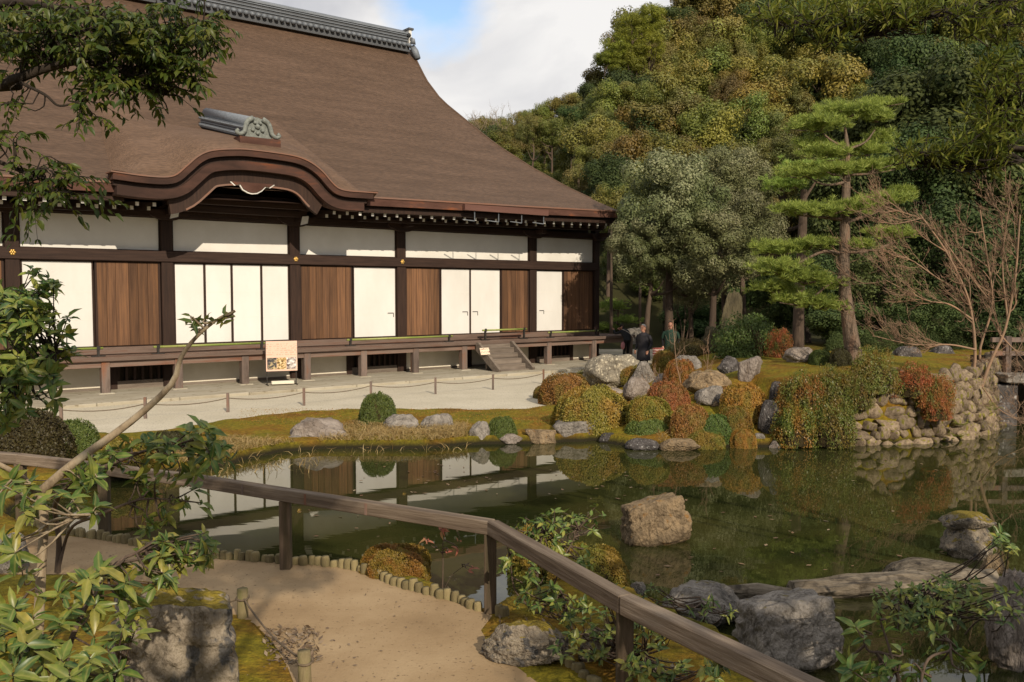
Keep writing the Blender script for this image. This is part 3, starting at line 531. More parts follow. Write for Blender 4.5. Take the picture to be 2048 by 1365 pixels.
# staircase
st_a, st_b = W(953, 690, VW)[0], W(1020, 686, VW)[0]
stc = MB().box(st_a + 0.06, st_b - 0.06, -VW - 0.5, -VW - 0.44, 0.1, 0.5).build('staircase', M['stair_wood'], HALL)
NS = 5; RUN = 1.05
for q in range(NS):
    z = FL - 0.05 - (q + 1) * (FL - 0.13) / (NS + 0.2); y = -VW - 0.05 - q * RUN / NS
    MB().box(st_a + 0.05, st_b - 0.05, y - RUN / NS - 0.03, y, z - 0.045, z).build('tread', M['stair_wood'], stc, bevel=0.006)
    MB().box(st_a + 0.05, st_b - 0.05, y - 0.03, y - 0.01, z, z + (FL - 0.13) / (NS + 0.2) - 0.046).build('riser', M['stair_wood'], stc)
for x in (st_a, st_b):
    s_ = MB(); pr = [(-VW - 0.02, FL - 0.02), (-VW - 0.16, FL - 0.02), (-VW - RUN - 0.28, 0.16), (-VW - RUN - 0.22, 0.03), (-VW - RUN - 0.02, 0.03), (-VW - 0.02, FL - 0.3)]
    V = [(x - 0.05, a, b) for a, b in pr] + [(x + 0.05, a, b) for a, b in pr]; k = len(pr)
    s_.addvf(V, [tuple(range(k)), tuple(range(2 * k - 1, k - 1, -1))] + [(i, (i + 1) % k, (i + 1) % k + k, i + k) for i in range(k)]); s_.build('stringer', M['stair_wood'], stc, bevel=0.008)

# ---- eaves and roof
EO = 1.95
def zf(t): return 5.20 + 0.0135 * (np.asarray(t, float) + 7) + 0.0006 * np.maximum(0, np.asarray(t, float) - 6) ** 2
TE = W(1252, 434, EO)[0]
tt = np.linspace(-16.6, TE, 60)
def band(name, y_out, y_in, dz0, dz1, mat, a=-16.6, b=None, n=60):
    b = TE if b is None else b; ts = np.linspace(a, b, n)
    return MB().strip([(t, zf(t) + dz1) for t in ts], [(t, zf(t) + dz0) for t in ts], -y_out, -y_in).build(name, mat, HALL)
k1, k2 = W(222, 352, EO)[0], W(752, 388, EO)[0]
band('eave_fascia', EO, EO - 0.3, 0.0, 0.22, M['eave'], -16.6, k1 + 0.3); band('eave_fascia', EO, EO - 0.3, 0.0, 0.22, M['eave'], k2 - 0.3)
band('eave_lip', EO + 0.03, EO - 0.2, 0.222, 0.27, M['eave_lip'], -16.6, k1 + 0.3); band('eave_lip', EO + 0.03, EO - 0.2, 0.222, 0.27, M['eave_lip'], k2 - 0.3)
band('eave_board', EO - 0.16, EO - 0.45, -0.19, -0.002, M['dark_wood'], -16.6, k1 + 0.35); band('eave_board', EO - 0.16, EO - 0.45, -0.19, -0.002, M['dark_wood'], k2 - 0.35, TE - 0.1)
ts = np.linspace(-16.6, TE, 40)
V = [(t, -EO + 0.1, zf(t) - 0.04) for t in ts] + [(min(t, TE), -0.0, 5.62) for t in ts]
sf = MB().addvf(V, [(i, i + 1, i + 41, i + 40) for i in range(39)]); sf.build('eave_soffit', M['dark_wood'], HALL)
# two rows of rafters with white painted ends
rm = MB().box(-0.05, 0.05, 0, 2.0, -0.055, 0.055).mesh('rafter', M['dark_wood']); em = MB().box(-0.044, 0.044, -0.008, -0.002, -0.05, 0.05).mesh('rafter_end', M['white_paint'])
for t in np.arange(-15.8, TE - 0.05, 0.43):
    if -4.35 < t < 0.25: rows = ()
    else: rows = ((EO - 0.30, -0.235, 0.09), (EO - 0.78, -0.30, 0.075))
    for o_, dz, sl_ in rows:
        r_ = put('rafter', rm, HALL, (t, -o_, float(zf(t)) + dz), (sl_, 0 if False else 0, 0)); r_.scale = (1, 0.8 if o_ > 1.5 else 0.6, 1)
        put('rafter_end', em, r_)
for a, b in ((-16, k1), (k2, TE - 0.2)): band('rafter_purlin', 0.95, 0.8, -0.40, -0.30, M['dark_wood'], a, b, 20)
for i, t in enumerate(PIL[1:]):                                 # boat shaped brackets on the pillars
    wv = 0.62 if i < 6 else 0.4
    pr = [(t - wv, 5.0), (t - wv, 4.93), (t - wv * 0.8, 4.84), (t - wv * 0.5, 4.76), (t - 0.18, 4.72), (t + 0.18, 4.72), (t + wv * 0.5, 4.76), (t + wv * 0.8, 4.84), (t + wv, 4.93), (t + wv, 5.0)]
    MB().prism(pr, -0.30, -0.13).build('bracket', M['beam_wood'], HALL)
    MB().box(t - 0.09, t + 0.09, -0.75, -0.1, 4.86, 5.02).build('bracket_arm', M['beam_wood'], HALL)
for t in (-3.83, 0.0):
    MB().addvf([(t - 0.12, -0.80, 4.72), (t + 0.10, -0.80, 4.78), (t + 0.14, -0.80, 5.0), (t - 0.06, -0.80, 4.98), (t - 0.12, -0.76, 4.72), (t + 0.10, -0.76, 4.78), (t + 0.14, -0.76, 5.0), (t - 0.06, -0.76, 4.98)],
               [(0, 1, 2, 3), (7, 6, 5, 4), (0, 4, 5, 1), (1, 5, 6, 2), (2, 6, 7, 3), (3, 7, 4, 0)]).build('carved_nose', M['white_paint'], HALL)
    MB().box(t - 0.13, t + 0.13, -1.52, 0.0, 5.14, 5.40).build('beam_arm', M['beam_wood'], HALL)
    MB().box(t - 0.12, t + 0.12, -1.53, -1.522, 5.15, 5.39).build('beam_end', M['white_paint'], HALL)
# roof surface
RB = -8.0; ZR = 13.25
SIL = np.array([(60, 818), (100, 824), (116, 829), (160, 851), (200, 881), (245, 936), (290, 992), (335, 1062), (375, 1134), (405, 1198), (425, 1246), (445, 1285)], float)
rows = 26
def prof(s):                                                    # s 0 eave .. 1 ridge
    o_ = EO + 0.02 - s * (EO + 0.02 - RB); x = EO + 0.02 - o_; full = EO + 0.02 - RB
    a = 0.46; b = (ZR - 5.47 - a * full) / full ** 2
    return o_, 5.45 + 0.02 + a * x + b * x * x
def roofz(o_, t):
    x = EO + 0.02 - o_; s = x / (EO + 0.02 - RB); return prof(s)[1] + (float(zf(t)) - 5.20) * (1 - s) ** 2
ends = []
for s in np.linspace(0, 1, rows):
    o_, z = prof(s); lo, hi = 2.0, 18.0
    for _ in range(40):
        m_ = (lo + hi) / 2; x, y = proj(B(m_, o_, z + (float(zf(m_)) - 5.2) * (1 - s) ** 2))
        if x > np.interp(y, SIL[:, 0], SIL[:, 1]): hi = m_
        else: lo = m_
    ends.append(lo)
nc_ = 64; V = []
for r_, s in enumerate(np.linspace(0, 1, rows)):
    o_, z = prof(s); e = ends[r_]
    l = -17.0 + 5.0 * s ** 0.8
    for q in range(nc_):
        t = l + (e - l) * q / (nc_ - 1); V.append((t, -o_, z + (float(zf(t)) - 5.2) * (1 - s) ** 2))
Fc = [(r_ * nc_ + q, r_ * nc_ + q + 1, (r_ + 1) * nc_ + q + 1, (r_ + 1) * nc_ + q) for r_ in range(rows - 1) for q in range(nc_ - 1)]
def bark_mat(gain=1.0, nm='cypress bark roofing'):
    m = bpy.data.materials.new(nm); t, b = bsdf(m); Lk = t.links.new
    c = N(t, 'ShaderNodeTexCoord'); mp1 = N(t, 'ShaderNodeMapping'); mp1.inputs['Scale'].default_value = (0.35, 2.2, 2.2)
    n1 = N(t, 'ShaderNodeTexNoise'); n1.inputs['Scale'].default_value = 1.1; n1.inputs['Detail'].default_value = 10; n1.inputs['Roughness'].default_value = 0.6
    Lk(c.outputs['Object'], mp1.inputs['Vector']); Lk(mp1.outputs[0], n1.inputs['Vector'])
    r1 = ramp(t, [(0.080, 0.048, 0.029), (0.095, 0.058, 0.036), (0.113, 0.070, 0.045)], [0.34, 0.5, 0.68]); Lk(n1.outputs[0], r1.inputs[0])
    mp2 = N(t, 'ShaderNodeMapping'); mp2.inputs['Scale'].default_value = (5, 34, 34); n2 = N(t, 'ShaderNodeTexNoise'); n2.inputs['Scale'].default_value = 1.0; n2.inputs['Detail'].default_value = 6
    Lk(c.outputs['Object'], mp2.inputs['Vector']); Lk(mp2.outputs[0], n2.inputs['Vector'])
    r2 = ramp(t, [(0.66 * gain, 0.65 * gain, 0.64 * gain), (1.27 * gain, 1.25 * gain, 1.24 * gain)], [0.34, 0.66]); Lk(n2.outputs[0], r2.inputs[0])
    x = N(t, 'ShaderNodeMix', data_type='RGBA', blend_type='MULTIPLY'); x.inputs['Factor'].default_value = 1; Lk(r1.outputs[0], x.inputs['A']); Lk(r2.outputs[0], x.inputs['B'])
    Lk(x.outputs['Result'], b.inputs['Base Color']); b.inputs['Roughness'].default_value = 0.72; setspec(b, 0.3)
    bp = N(t, 'ShaderNodeBump'); bp.inputs['Strength'].default_value = 0.7; bp.inputs['Distance'].default_value = 0.04; Lk(n2.outputs[0], bp.inputs['Height']); Lk(bp.outputs[0], b.inputs['Normal'])
    return m
M['bark_roof'] = bark_mat(0.94); M['gable_bark'] = bark_mat(1.28, 'paler gable bark roofing')  # gable copy is paler: older bark, plus grazing sheen put into its colour
roof = MB().addvf(V, Fc, 0, True)
# side and rear slopes
def side(rows_ends, sgn):
    Vs = []; 
    for r_, s in enumerate(np.linspace(0, 1, rows)):
        o_, z = prof(s); e = rows_ends[r_]; zz = z + (float(zf(e)) - 5.2) * (1 - s) ** 2 if sgn > 0 else z
        dmid = 1.7 * (1 - s) ** 2; back = 2 * RB - o_
        ym = o_ - min(2.0, (o_ - RB) * 0.9)
        Vs += [(e, -o_, zz), (e + sgn * dmid, -ym, zz), (e + sgn * dmid, -(2 * RB - ym), zz), (e, -back, zz)]
    return Vs, [(r_ * 4 + q, r_ * 4 + q + 1, r_ * 4 + q + 5, r_ * 4 + q + 4) for r_ in range(rows - 1) for q in range(3)]
roof.addvf(*side(ends, 1), 0, True); roof.addvf(*side([-17.0 + 5.0 * s ** 0.8 for s in np.linspace(0, 1, rows)], -1), 0, True)
roof.addvf([(a, -(2 * RB + y), z) for a, y, z in V], Fc, 0, True)
RF = roof.build('roof', M['bark_roof'], HALL)
# rear and side body walls so that the hall is a closed building
MB().box(tL + 0.02, tR - 0.13, 0.26, 15.8, 0.0, 5.6).build('body_wall', M['dark_wood'], HALL)
# gutter over the stairs
ga, gb = W(928, 425, EO + 0.1)[0], W(1095, 440, EO + 0.1)[0]
gu = MB().box(ga, gb, -EO - 0.16, -EO - 0.035, float(zf((ga + gb) / 2)) - 0.02, float(zf((ga + gb) / 2)) + 0.17).build('gutter', M['gutter'], HALL)
for px in (947, 995, 1041, 1085):
    t = W(px, 450, EO)[0]; zt = float(zf(t)); MB().beam((t, -EO - 0.06, zt - 0.01), (t, -EO - 0.06, zt - 0.33), 0.022, 0.022, up=(1, 0, 0)).beam((t, -EO - 0.06, zt - 0.33), (t - 0.32, -EO + 0.15, zt - 0.28), 0.022, 0.022).build('gutter_rod', M['tile'], gu)
# ---- main ridge
rt = ends[-1] - 0.40
rd = MB().box(-12, rt, -RB * 1 - 0.45 - 0, -RB + 0.45, ZR - 0.25, ZR + 0.10).build('ridge', M['tile_dark'], HALL)
MB().box(-12, rt - 0.05, -RB - 0.36, -RB + 0.36, ZR + 0.102, ZR + 0.50).build('ridge_lattice', M['tile_dark'], rd)
mcap = MB(); mcap.tube([(-12, -RB, ZR + 0.60), (rt, -RB, ZR + 0.60)], 0.15, 10); mcap.box(-12, rt, -RB - 0.42, -RB + 0.42, ZR + 0.502, ZR + 0.57); mcap.build('ridge_cap', M['tile'], rd)
tl = MB()
for t in np.arange(-12, rt, 0.24): tl.tube([(t, -RB - 0.60, ZR - 0.02), (t, -RB - 0.30, ZR + 0.08)], 0.085, 8)
to = tl.build('ridge_tiles', M['tile'], rd); to['kind'] = 'stuff'
for zz in (ZR + 0.2, ZR + 0.32, ZR + 0.44): MB().box(-12, rt - 0.04, -RB - 0.40, -RB + 0.40, zz, zz + 0.035).build('ridge_course', M['tile'], rd)
MB().prism([(rt, ZR - 0.05), (rt + 0.10, ZR + 0.05), (rt + 0.12, ZR + 0.72), (rt, ZR + 0.76)], -RB - 0.42, -RB + 0.42).build('ridge_end_plate', M['white_paint'], rd)
oc = MB(); oc.box(rt - 0.05, rt + 0.2, -RB - 0.47, -RB + 0.47, ZR + 0.70, ZR + 0.78)
for a in range(3): oc.tube([(rt - 0.02 + 0.12 * (a == 1), -RB - 0.43, ZR + 0.30 + 0.16 * (a != 1)), (rt - 0.02 + 0.12 * (a == 1), -RB - 0.46, ZR + 0.30 + 0.16 * (a != 1))], 0.09, 8)
oc.build('ridge_crest', M['tile_dark'], rd)
og = MB(); og.tube([(rt + 0.16, -RB - 0.40, ZR + 0.02), (rt + 0.24, -RB - 0.5, ZR - 0.22), (rt + 0.30, -RB - 0.62, ZR - 0.52)], [0.12, 0.16, 0.13], 8); og.tube([(rt + 0.12, -RB - 0.5, ZR + 0.1), (rt + 0.1, -RB - 0.6, ZR + 0.3)], [0.14, 0.06], 8); og.build('hip_end_tile', M['tile'], rd)
hp = [(ends[r_] + 0.02, -prof(s)[0], prof(s)[1] + (float(zf(ends[r_])) - 5.2) * (1 - s) ** 2 - 0.02) for r_, s in enumerate(np.linspace(0, 1, rows))]
hm = MB(); hm.tube(hp[3:], 0.055, 6); hm.build('hip_edge', M['bark_roof'], HALL)
# ---- undulating gable over the entrance
KO = EO + 0.34
kpx = [(222, 341), (242, 344), (285, 350), (327, 353), (350, 349), (370, 333), (393, 313), (415, 302), (441, 298), (469, 297), (497, 298), (554, 305), (596, 313), (625, 326), (647, 344), (664, 364), (678, 376), (698, 381), (725, 383), (755, 385)]
kc = curve([W(x, y, KO) for x, y in kpx], 70)
def offs(c, d):
    t = np.gradient(c, axis=0); t /= np.linalg.norm(t, axis=1, keepdims=True); n = np.stack([t[:, 1], -t[:, 0]], -1)
    return c + n * d
KA = MB().strip(kc, offs(kc, 0.035), -KO - 0.03, -KO + 0.5).build('entrance_gable', M['eave_lip'], HALL)
def lay(name, d0, d1, o_, mat, trim=0, dep=0.5):
    a, b = offs(kc, d0), offs(kc, d1); k = trim; sl_ = slice(k, len(kc) - k)
    return MB().strip(a[sl_], b[sl_], -o_, -o_ + dep).build(name, mat, KA)
lay('gable_bark_layer', 0.037, 0.20, KO, M['gable_layer'], 1); lay('gable_gap', 0.212, 0.33, KO - 0.16, M['dark_wood'], 2)
lay('gable_bark_layer', 0.332, 0.56, KO - 0.06, M['gable_layer'], 3); lay('gable_bargeboard', 0.562, 0.95, KO - 0.28, M['dark_wood'], 12, 0.14)
lay('gable_trim', 0.905, 0.953, KO - 0.262, M['eave_lip'], 14, 0.05)
# its roof surface running back into the main roof
zb0 = W(402, 262, -2.3)[1]; zpk = kc[:, 1].max(); KB = -3.2
ns = 14; V = []
for j in range(ns):
    f = (j / (ns - 1)) ** 1.5; o_ = KO + 0.02 + (KB - KO) * f
    for (t, z) in kc:
        rel = (z - kc[:, 1].min()) / (zpk - kc[:, 1].min())
        we = float(sm(0.0, 1.1, t - kc[0, 0]) * sm(0.0, 1.1, kc[-1, 0] - t)); dq = KO - o_
        V.append((t + 0.02, -o_, z + 0.006 + we * (0.24 * (1 - math.exp(-dq / 0.45)) + (0.215 * rel + 0.50 * (1 - rel)) * dq) + (1 - we) * 0.30 * dq - (1 - we) ** 2 * 0.30 * min(1, dq / 0.35)))
k = len(kc)
MB().addvf(V, [(j * k + i, j * k + i + 1, (j + 1) * k + i + 1, (j + 1) * k + i) for j in range(ns - 1) for i in range(k - 1)], 0, True).build('gable_roof', M['gable_bark'], KA)
# small tiled ridge with carved end on the gable
tk = (kc[:, 0] * (kc[:, 1] > zpk - 0.03)).sum() / (kc[:, 1] > zpk - 0.03).sum() + 0.22
def zrid(o_): dq = KO - o_; return zpk + 0.24 * (1 - math.exp(-dq / 0.45)) + 0.215 * dq
o1, o2 = KO - 0.75, -2.0
kr = MB(); a = (tk, -o1, zrid(o1)); b = (tk, -o2, zrid(o2))
def shift(p, dx, dz): return (p[0] + dx, p[1], p[2] + dz)
kr.beam(shift(a, 0, 0.20), shift(b, 0, 0.20), 0.40, 0.30); kr.build('gable_ridge', M['tile_dark'], KA)
for dz, wd in ((0.10, 0.50), (0.17, 0.48), (0.30, 0.46), (0.37, 0.46), (0.24, 0.46)):
    MB().beam(shift(a, 0, dz), shift(b, 0, dz), wd, 0.035).build('gable_ridge_course', M['tile'], KA)
MB().tube([shift(a, 0, 0.50), shift(b, 0, 0.50)], 0.16, 10).build('gable_ridge_cap', M['tile'], KA)
gt = MB()
for f in np.linspace(0, 1, 40):
    p = [a[i] + (b[i] - a[i]) * f for i in range(3)]
    for dz in (0.135, 0.335): gt.tube([(p[0] - 0.26, p[1], p[2] + dz), (p[0] + 0.26, p[1], p[2] + dz)], 0.03, 6)
g_ = gt.build('gable_ridge_tiles', M['tile'], KA); g_['kind'] = 'stuff'
MB().box(tk - 0.55, tk + 0.62, -o1 - 0.42, -o1 + 0.15, zrid(o1) - 0.25, zrid(o1) + 0.03).build('ornament_base', M['eave'], KA)
oy = -o1 - 0.30; oz = zrid(o1) + 0.04
on = MB(); on.prism([(tk - 0.42, oz), (tk - 0.34, oz + 0.28), (tk - 0.2, oz + 0.50), (tk, oz + 0.56), (tk + 0.2, oz + 0.50), (tk + 0.34, oz + 0.28), (tk + 0.42, oz)], oy, oy + 0.16)
for sg in (-1, 1):
    arc = [(tk + sg * 0.14, oy - 0.03, oz + 0.52), (tk + sg * 0.30, oy - 0.04, oz + 0.42), (tk + sg * 0.36, oy - 0.05, oz + 0.26), (tk + sg * 0.40, oy - 0.05, oz + 0.12), (tk + sg * 0.52, oy - 0.05, oz + 0.05), (tk + sg * 0.62, oy - 0.05, oz + 0.10), (tk + sg * 0.56, oy - 0.05, oz + 0.16)]
    on.tube(curve(arc, 14), np.linspace(0.075, 0.05, 14), 8)
for q, (dx, dz, r_) in enumerate([(0, 0.30, 0.10), (-0.14, 0.2, 0.07), (0.14, 0.2, 0.07), (-0.08, 0.40, 0.06), (0.08, 0.40, 0.06), (0, 0.12, 0.07)]):
    on.tube([(tk + dx, oy + 0.02, oz + dz), (tk + dx, oy - 0.07, oz + dz)], [r_, r_ * 0.5], 8)
on.build('carved_ridge_end', M['tile_carved'], KA)
# pendant carving and tympanum
ck = int(np.argmin(abs(kc[:, 0] - tk))); pz = offs(kc, 0.90)[ck][1]; pt = W(503, 370, KO - 0.3)[0]
pd = [(-0.62, 0.0), (-0.5, -0.10), (-0.36, -0.07), (-0.28, -0.2), (-0.12, -0.28), (0, -0.30), (0.14, -0.28), (0.28, -0.2), (0.4, -0.08), (0.52, -0.10), (0.66, 0.0)]
MB().prism([(pt + x, pz + 0.02 + y) for x, y in pd], -KO + 0.26, -KO + 0.32).build('pendant_carving', M['white_paint'], KA)
MB().prism([(pt + x * 0.93, pz + 0.03 + y * 0.90) for x, y in pd], -KO + 0.235, -KO + 0.258).build('pendant_face', M['eave'], KA)
ib = offs(kc, 0.7); 
MB().strip([(t, z) for t, z in ib[12:-12]], [(t, 4.9) for t, z in ib[12:-12]], -0.25, -0.2).build('tympanum', M['dark_wood'], KA)
MB().box(-3.95, 0.12, -1.2, -1.0, 5.14, 5.44).build('entrance_beam', M['beam_wood'], KA)
MB().box(-3.9, 0.1, -0.75, -0.5, 4.96, 5.13).build('entrance_beam', M['beam_wood'], KA)
sw = MB()
for cx_ in (-2.9, -1.0):
    sg = 1 if cx_ < -2 else -1
    sw.tube(curve([(cx_, -0.30, 5.5), (cx_ + sg * 0.2, -0.30, 5.6), (cx_ + sg * 0.45, -0.30, 5.55), (cx_ + sg * 0.6, -0.30, 5.9), (cx_ + sg * 0.75, -0.30, 6.1)], 14), 0.014, 6)
    sw.tube(curve([(cx_, -0.30, 5.5), (cx_ - sg * 0.12, -0.30, 5.62), (cx_ + sg * 0.05, -0.30, 5.7), (cx_ + sg * 0.14, -0.30, 5.6)], 10), 0.014, 6)
so_ = sw.build('tympanum_scrolls', M['post_wood'], KA); so_['kind'] = 'stuff'
# ------------------------------------------------------------------ leaves
def unit(a): return a / (np.linalg.norm(a, axis=-1, keepdims=True) + 1e-9)
def leaf_cards(p, d, n, ln, wd):
    """one diamond per leaf: base p, long axis d, face normal n"""
    s = unit(np.cross(d, n)); ln = np.asarray(ln)[:, None]; wd = np.asarray(wd)[:, None]
    V = np.stack([p, p + d * ln * 0.5 + s * wd * 0.5, p + d * ln, p + d * ln * 0.5 - s * wd * 0.5], 1).reshape(-1, 3)
    return V, (np.arange(len(p))[:, None] * 4 + np.array([[0, 1, 2, 3]])).astype(np.int32)
def leaf_full(p, d, n, ln, wd, droop=0.25, fold=0.22):
    """pointed leaf folded along its midrib, tip drooping: 8 verts, 6 faces"""
    s = unit(np.cross(d, n)); n2 = unit(np.cross(s, d)); n2 = np.where((n2 * n).sum(1, keepdims=True) < 0, -n2, n2)
    L_ = np.asarray(ln)[:, None]; W_ = np.asarray(wd)[:, None]; k = len(p)
    dr = droop * RNG.uniform(0.2, 2.0, (k, 1)); tw = RNG.normal(size=(k, 1)) * 0.25; cv = RNG.normal(size=(k, 1)) * 0.10
    def pt(f, side, up): return p + d * L_ * f + s * (W_ * side + L_ * cv * f * f) + n2 * (W_ * up * fold + W_ * side * tw * f - L_ * dr * f * f)
    V = np.stack([pt(0, 0, 0), pt(0.3, 0.46, 1), pt(0.3, 0, 0), pt(0.3, -0.46, 1), pt(0.66, 0.40, 1), pt(0.66, 0, 0), pt(0.66, -0.40, 1), pt(1, 0, 0)], 1).reshape(-1, 3)
    b = np.arange(k)[:, None] * 8
    Fq = np.concatenate([b + np.array([[1, 4, 5, 2]]), b + np.array([[2, 5, 6, 3]])]); Ft = np.concatenate([b + np.array([[0, 1, 2]]), b + np.array([[0, 2, 3]]), b + np.array([[4, 7, 5]]), b + np.array([[5, 7, 6]])])
    return V, Fq.astype(np.int32), Ft.astype(np.int32)
def rdir(n, rng=RNG): return unit(rng.normal(size=(n, 3)))

# ------------------------------------------------------------------ rocks
_ico = {}
def ico(sub):
    if sub not in _ico:
        bm = bmesh.new(); bmesh.ops.create_icosphere(bm, subdivisions=sub, radius=1.0); bm.verts.ensure_lookup_table()
        _ico[sub] = (np.array([v.co[:] for v in bm.verts]), np.array([[v.index for v in f.verts] for f in bm.faces], np.int32)); bm.free()
    return _ico[sub]
def rock_mesh(seed, sub=4, planes=11, rough=0.05, boxy=0.0, name='rock_mesh', k=20.0, jit=0.16, strata=0.0, flat=False):
    rng = np.random.default_rng(seed); V, Ft = ico(sub)
    n = unit(rng.normal(size=(planes, 3)) * np.array([1, 1, 0.9])); n = np.vstack([n, [[0, 0, 1], [1, 0, 0], [-1, 0, 0], [0, 1, 0], [0, -1, 0]]])
    dd = np.concatenate([rng.uniform(0.72, 1.05, planes), [0.86, 1, 1, 1, 1]])
    if boxy: n = n[-5:]; dd = np.array([0.8, .8, .8, .8, .8]); n = unit(n + rng.normal(size=n.shape) * jit)
    c = V @ n.T; r = np.where(c > 0.05, dd / np.maximum(c, 0.05), 9)
    r = -np.log(np.exp(-k * np.minimum(r, 1.6)).sum(1)) / k     # soft minimum: rounded edges
    r = np.minimum(r, 1.45 if boxy else 1.18)
    off = rng.uniform(0, 50, 3)
    nz_ = np.array([mnoise.fractal(Vector(v * 2.2 + off), 1.0, 2.0, 5) for v in V])
    nz_b = np.array([mnoise.fractal(Vector(v * 6.0 + off), 1.0, 2.0, 4) for v in V])
    ridge = np.zeros(len(V))
    if strata:
        ax_ = unit(rng.normal(size=3) * np.array([0.5, 0.5, 1.0])); ridge = np.array([abs(mnoise.noise(Vector((v - ax_ * v.dot(ax_)) * 1.2 + ax_ * v.dot(ax_) * 6 + off))) for v in V]) - 0.25
    V2 = V * (r * (1 + rough * 1.5 * nz_ + rough * 0.7 * nz_b + strata * ridge))[:, None]
    lo, hi = V2.min(0), V2.max(0); V2 = (V2 - (lo + hi) / 2) / ((hi - lo) / 2)     # exactly the unit box
    V2[:, 2] = V2[:, 2] * 0.5 + 0.5
    V2[:, :2] *= (1.0 - (0.10 if boxy else 0.42) * V2[:, 2:3] ** 1.3); lo, hi = V2.min(0), V2.max(0); V2[:, :2] = (V2[:, :2] - (lo[:2] + hi[:2]) / 2) / ((hi[:2] - lo[:2]) / 2)
    return mesh_np(name, V2, None, Ft, mats=[ROCKS['grey']], smooth=not flat)
ROCKM = [rock_mesh(100 + i, 4, planes=7 + i % 5, rough=0.05 + 0.02 * (i % 3), k=30, strata=0.10) for i in range(10)]
FLATM = [rock_mesh(200 + i, 4, planes=6, rough=0.06, k=30, strata=0.08) for i in range(3)]
BOXM = [rock_mesh(300 + i, 4, rough=0.05, boxy=1, k=26, jit=0.25, strata=0.10) for i in range(3)]
NEARM = [rock_mesh(330, 5, rough=0.05, boxy=1, k=30, jit=0.28, strata=0.16), rock_mesh(331, 5, planes=9, rough=0.06, k=34, strata=0.16), rock_mesh(332, 5, rough=0.05, boxy=1, k=30, jit=0.30, strata=0.2), rock_mesh(333, 5, planes=7, rough=0.06, k=34, strata=0.2), rock_mesh(341, 5, rough=0.05, boxy=1, k=18, jit=0.12, strata=0.14)]
def rock(x0, y0, x1, y1, kind, label, base=None, depth=0.8, mesh=None, rz=None, sink=0.12, group=None, tilt=(0, 0), name='garden_rock', Yd=None):
    """pixel box -> rock standing on the ground or in the water where its foot touches"""
    xc = (x0 + x1) / 2
    g = Q(xc, y1, Yd) if Yd else (P(xc, y1, base) if base is not None else T(xc, y1))
    s = F / g[1]; wd = (x1 - x0) / s; dp = wd * depth; g = g + np.array([g[0] / g[1], 1, 0]) * dp * 0.42
    top = Q(xc, y0, g[1])[2]; z0 = g[2]; h = max(0.08, top - z0); snk = h * sink + 0.03
    me = mesh if mesh is not None else random.choice(ROCKM)
    a = (random.choice([0, math.pi]) + random.uniform(-0.35, 0.35)) if rz is None else rz
    o = put(name, me, None, (g[0], g[1], z0 - snk), (tilt[0], tilt[1], a), (wd / 2 * 1.04, dp / 2, h + snk), ROCKS[kind])
    return tag(o, label, 'rock', group)
rock(578, 835, 702, 893, 'pink', 'wide pale pinkish rock lying at the edge of the dry grass', ZW, 0.7, ROCKM[1], 0.1)
rock(572, 872, 612, 896, 'grey', 'small grey rock at the foot of the wide pinkish rock', ZW, 0.8, ROCKM[7])
rock(703, 855, 748, 870, 'pink', 'low flat stone in dry grass by the round dark green shrub', ZW, 0.9, FLATM[0])
rock(766, 828, 836, 862, 'grey', 'pale grey rock beside the round dark green shrub on the moss', None, 0.7, ROCKM[2])
rock(838, 827, 908, 876, 'grey', 'blue grey faceted boulder in dry grass on the bank', ZW, 0.75, ROCKM[3])
rock(936, 842, 986, 888, 'grey', 'upright blue grey rock at the water beside the small green shrub', ZW, 0.8, ROCKM[4])
rock(998, 866, 1050, 889, 'pink', 'low pale rock at the waterline below the small green shrub', ZW, 0.8, FLATM[1])
rock(1050, 858, 1116, 888, 'tan', 'squared tan block standing in the waterline', ZW, 0.7, BOXM[0], 0.05)
rock(1104, 838, 1192, 883, 'grey', 'grey topped boulder under the large golden olive dome shrub', ZW, 0.7, BOXM[1], 0.0)
rock(1196, 866, 1232, 886, 'dark', 'small dark stone at the waterline below the big dome shrub', ZW, 0.8, ROCKM[6])
rock(1248, 877, 1325, 901, 'dark', 'low dark slab rock lying in the water under the green shrub', ZW, 0.6, FLATM[2], 0)
rock(1318, 877, 1400, 903, 'tan', 'low brown slab rock lying in the water next to the dark slab', ZW, 0.6, FLATM[0], 0.05)
rock(1166, 708, 1284, 780, 'conglomerate', 'great speckled boulder beside the gravel court', None, 0.7, ROCKM[5], 0.1)
rock(1186, 776, 1246, 792, 'pink', 'flat stone at the foot of the great speckled boulder', None, 0.7, FLATM[1])
rock(1245, 754, 1302, 799, 'pink', 'pointed pinkish stone on the moss in front of the speckled boulder', None, 0.7, ROCKM[0], 0.2)
rock(1262, 722, 1312, 770, 'grey', 'rounded grey rock in front of the man in the dark coat', None, 0.8, ROCKM[8])
rock(1303, 747, 1352, 780, 'grey', 'grey rock between the brown red and orange shrubs', None, 0.8, ROCKM[9])
rock(1340, 710, 1402, 748, 'grey', 'rounded grey mound rock behind the orange shrub', None, 0.7, ROCKM[2])
rock(1366, 740, 1462, 784, 'tan', 'broad orange tan boulder on the island slope', None, 0.6, ROCKM[1], 3.0)
rock(1388, 772, 1452, 814, 'grey', 'dark speckled rounded rock below the orange tan boulder', None, 0.8, ROCKM[3])
rock(1474, 712, 1525, 766, 'pink', 'upright pale block stone on the island moss', None, 0.75, BOXM[2], 0.1)
rock(1428, 712, 1478, 748, 'dark', 'dark slanting rock beside the upright pale block stone', None, 0.6, ROCKM[4], 0.2, tilt=(0, 0.35))
rock(1516, 800, 1562, 872, 'dark', 'tall dark lichened rock beside the mixed green and orange shrub', None, 0.8, ROCKM[0])
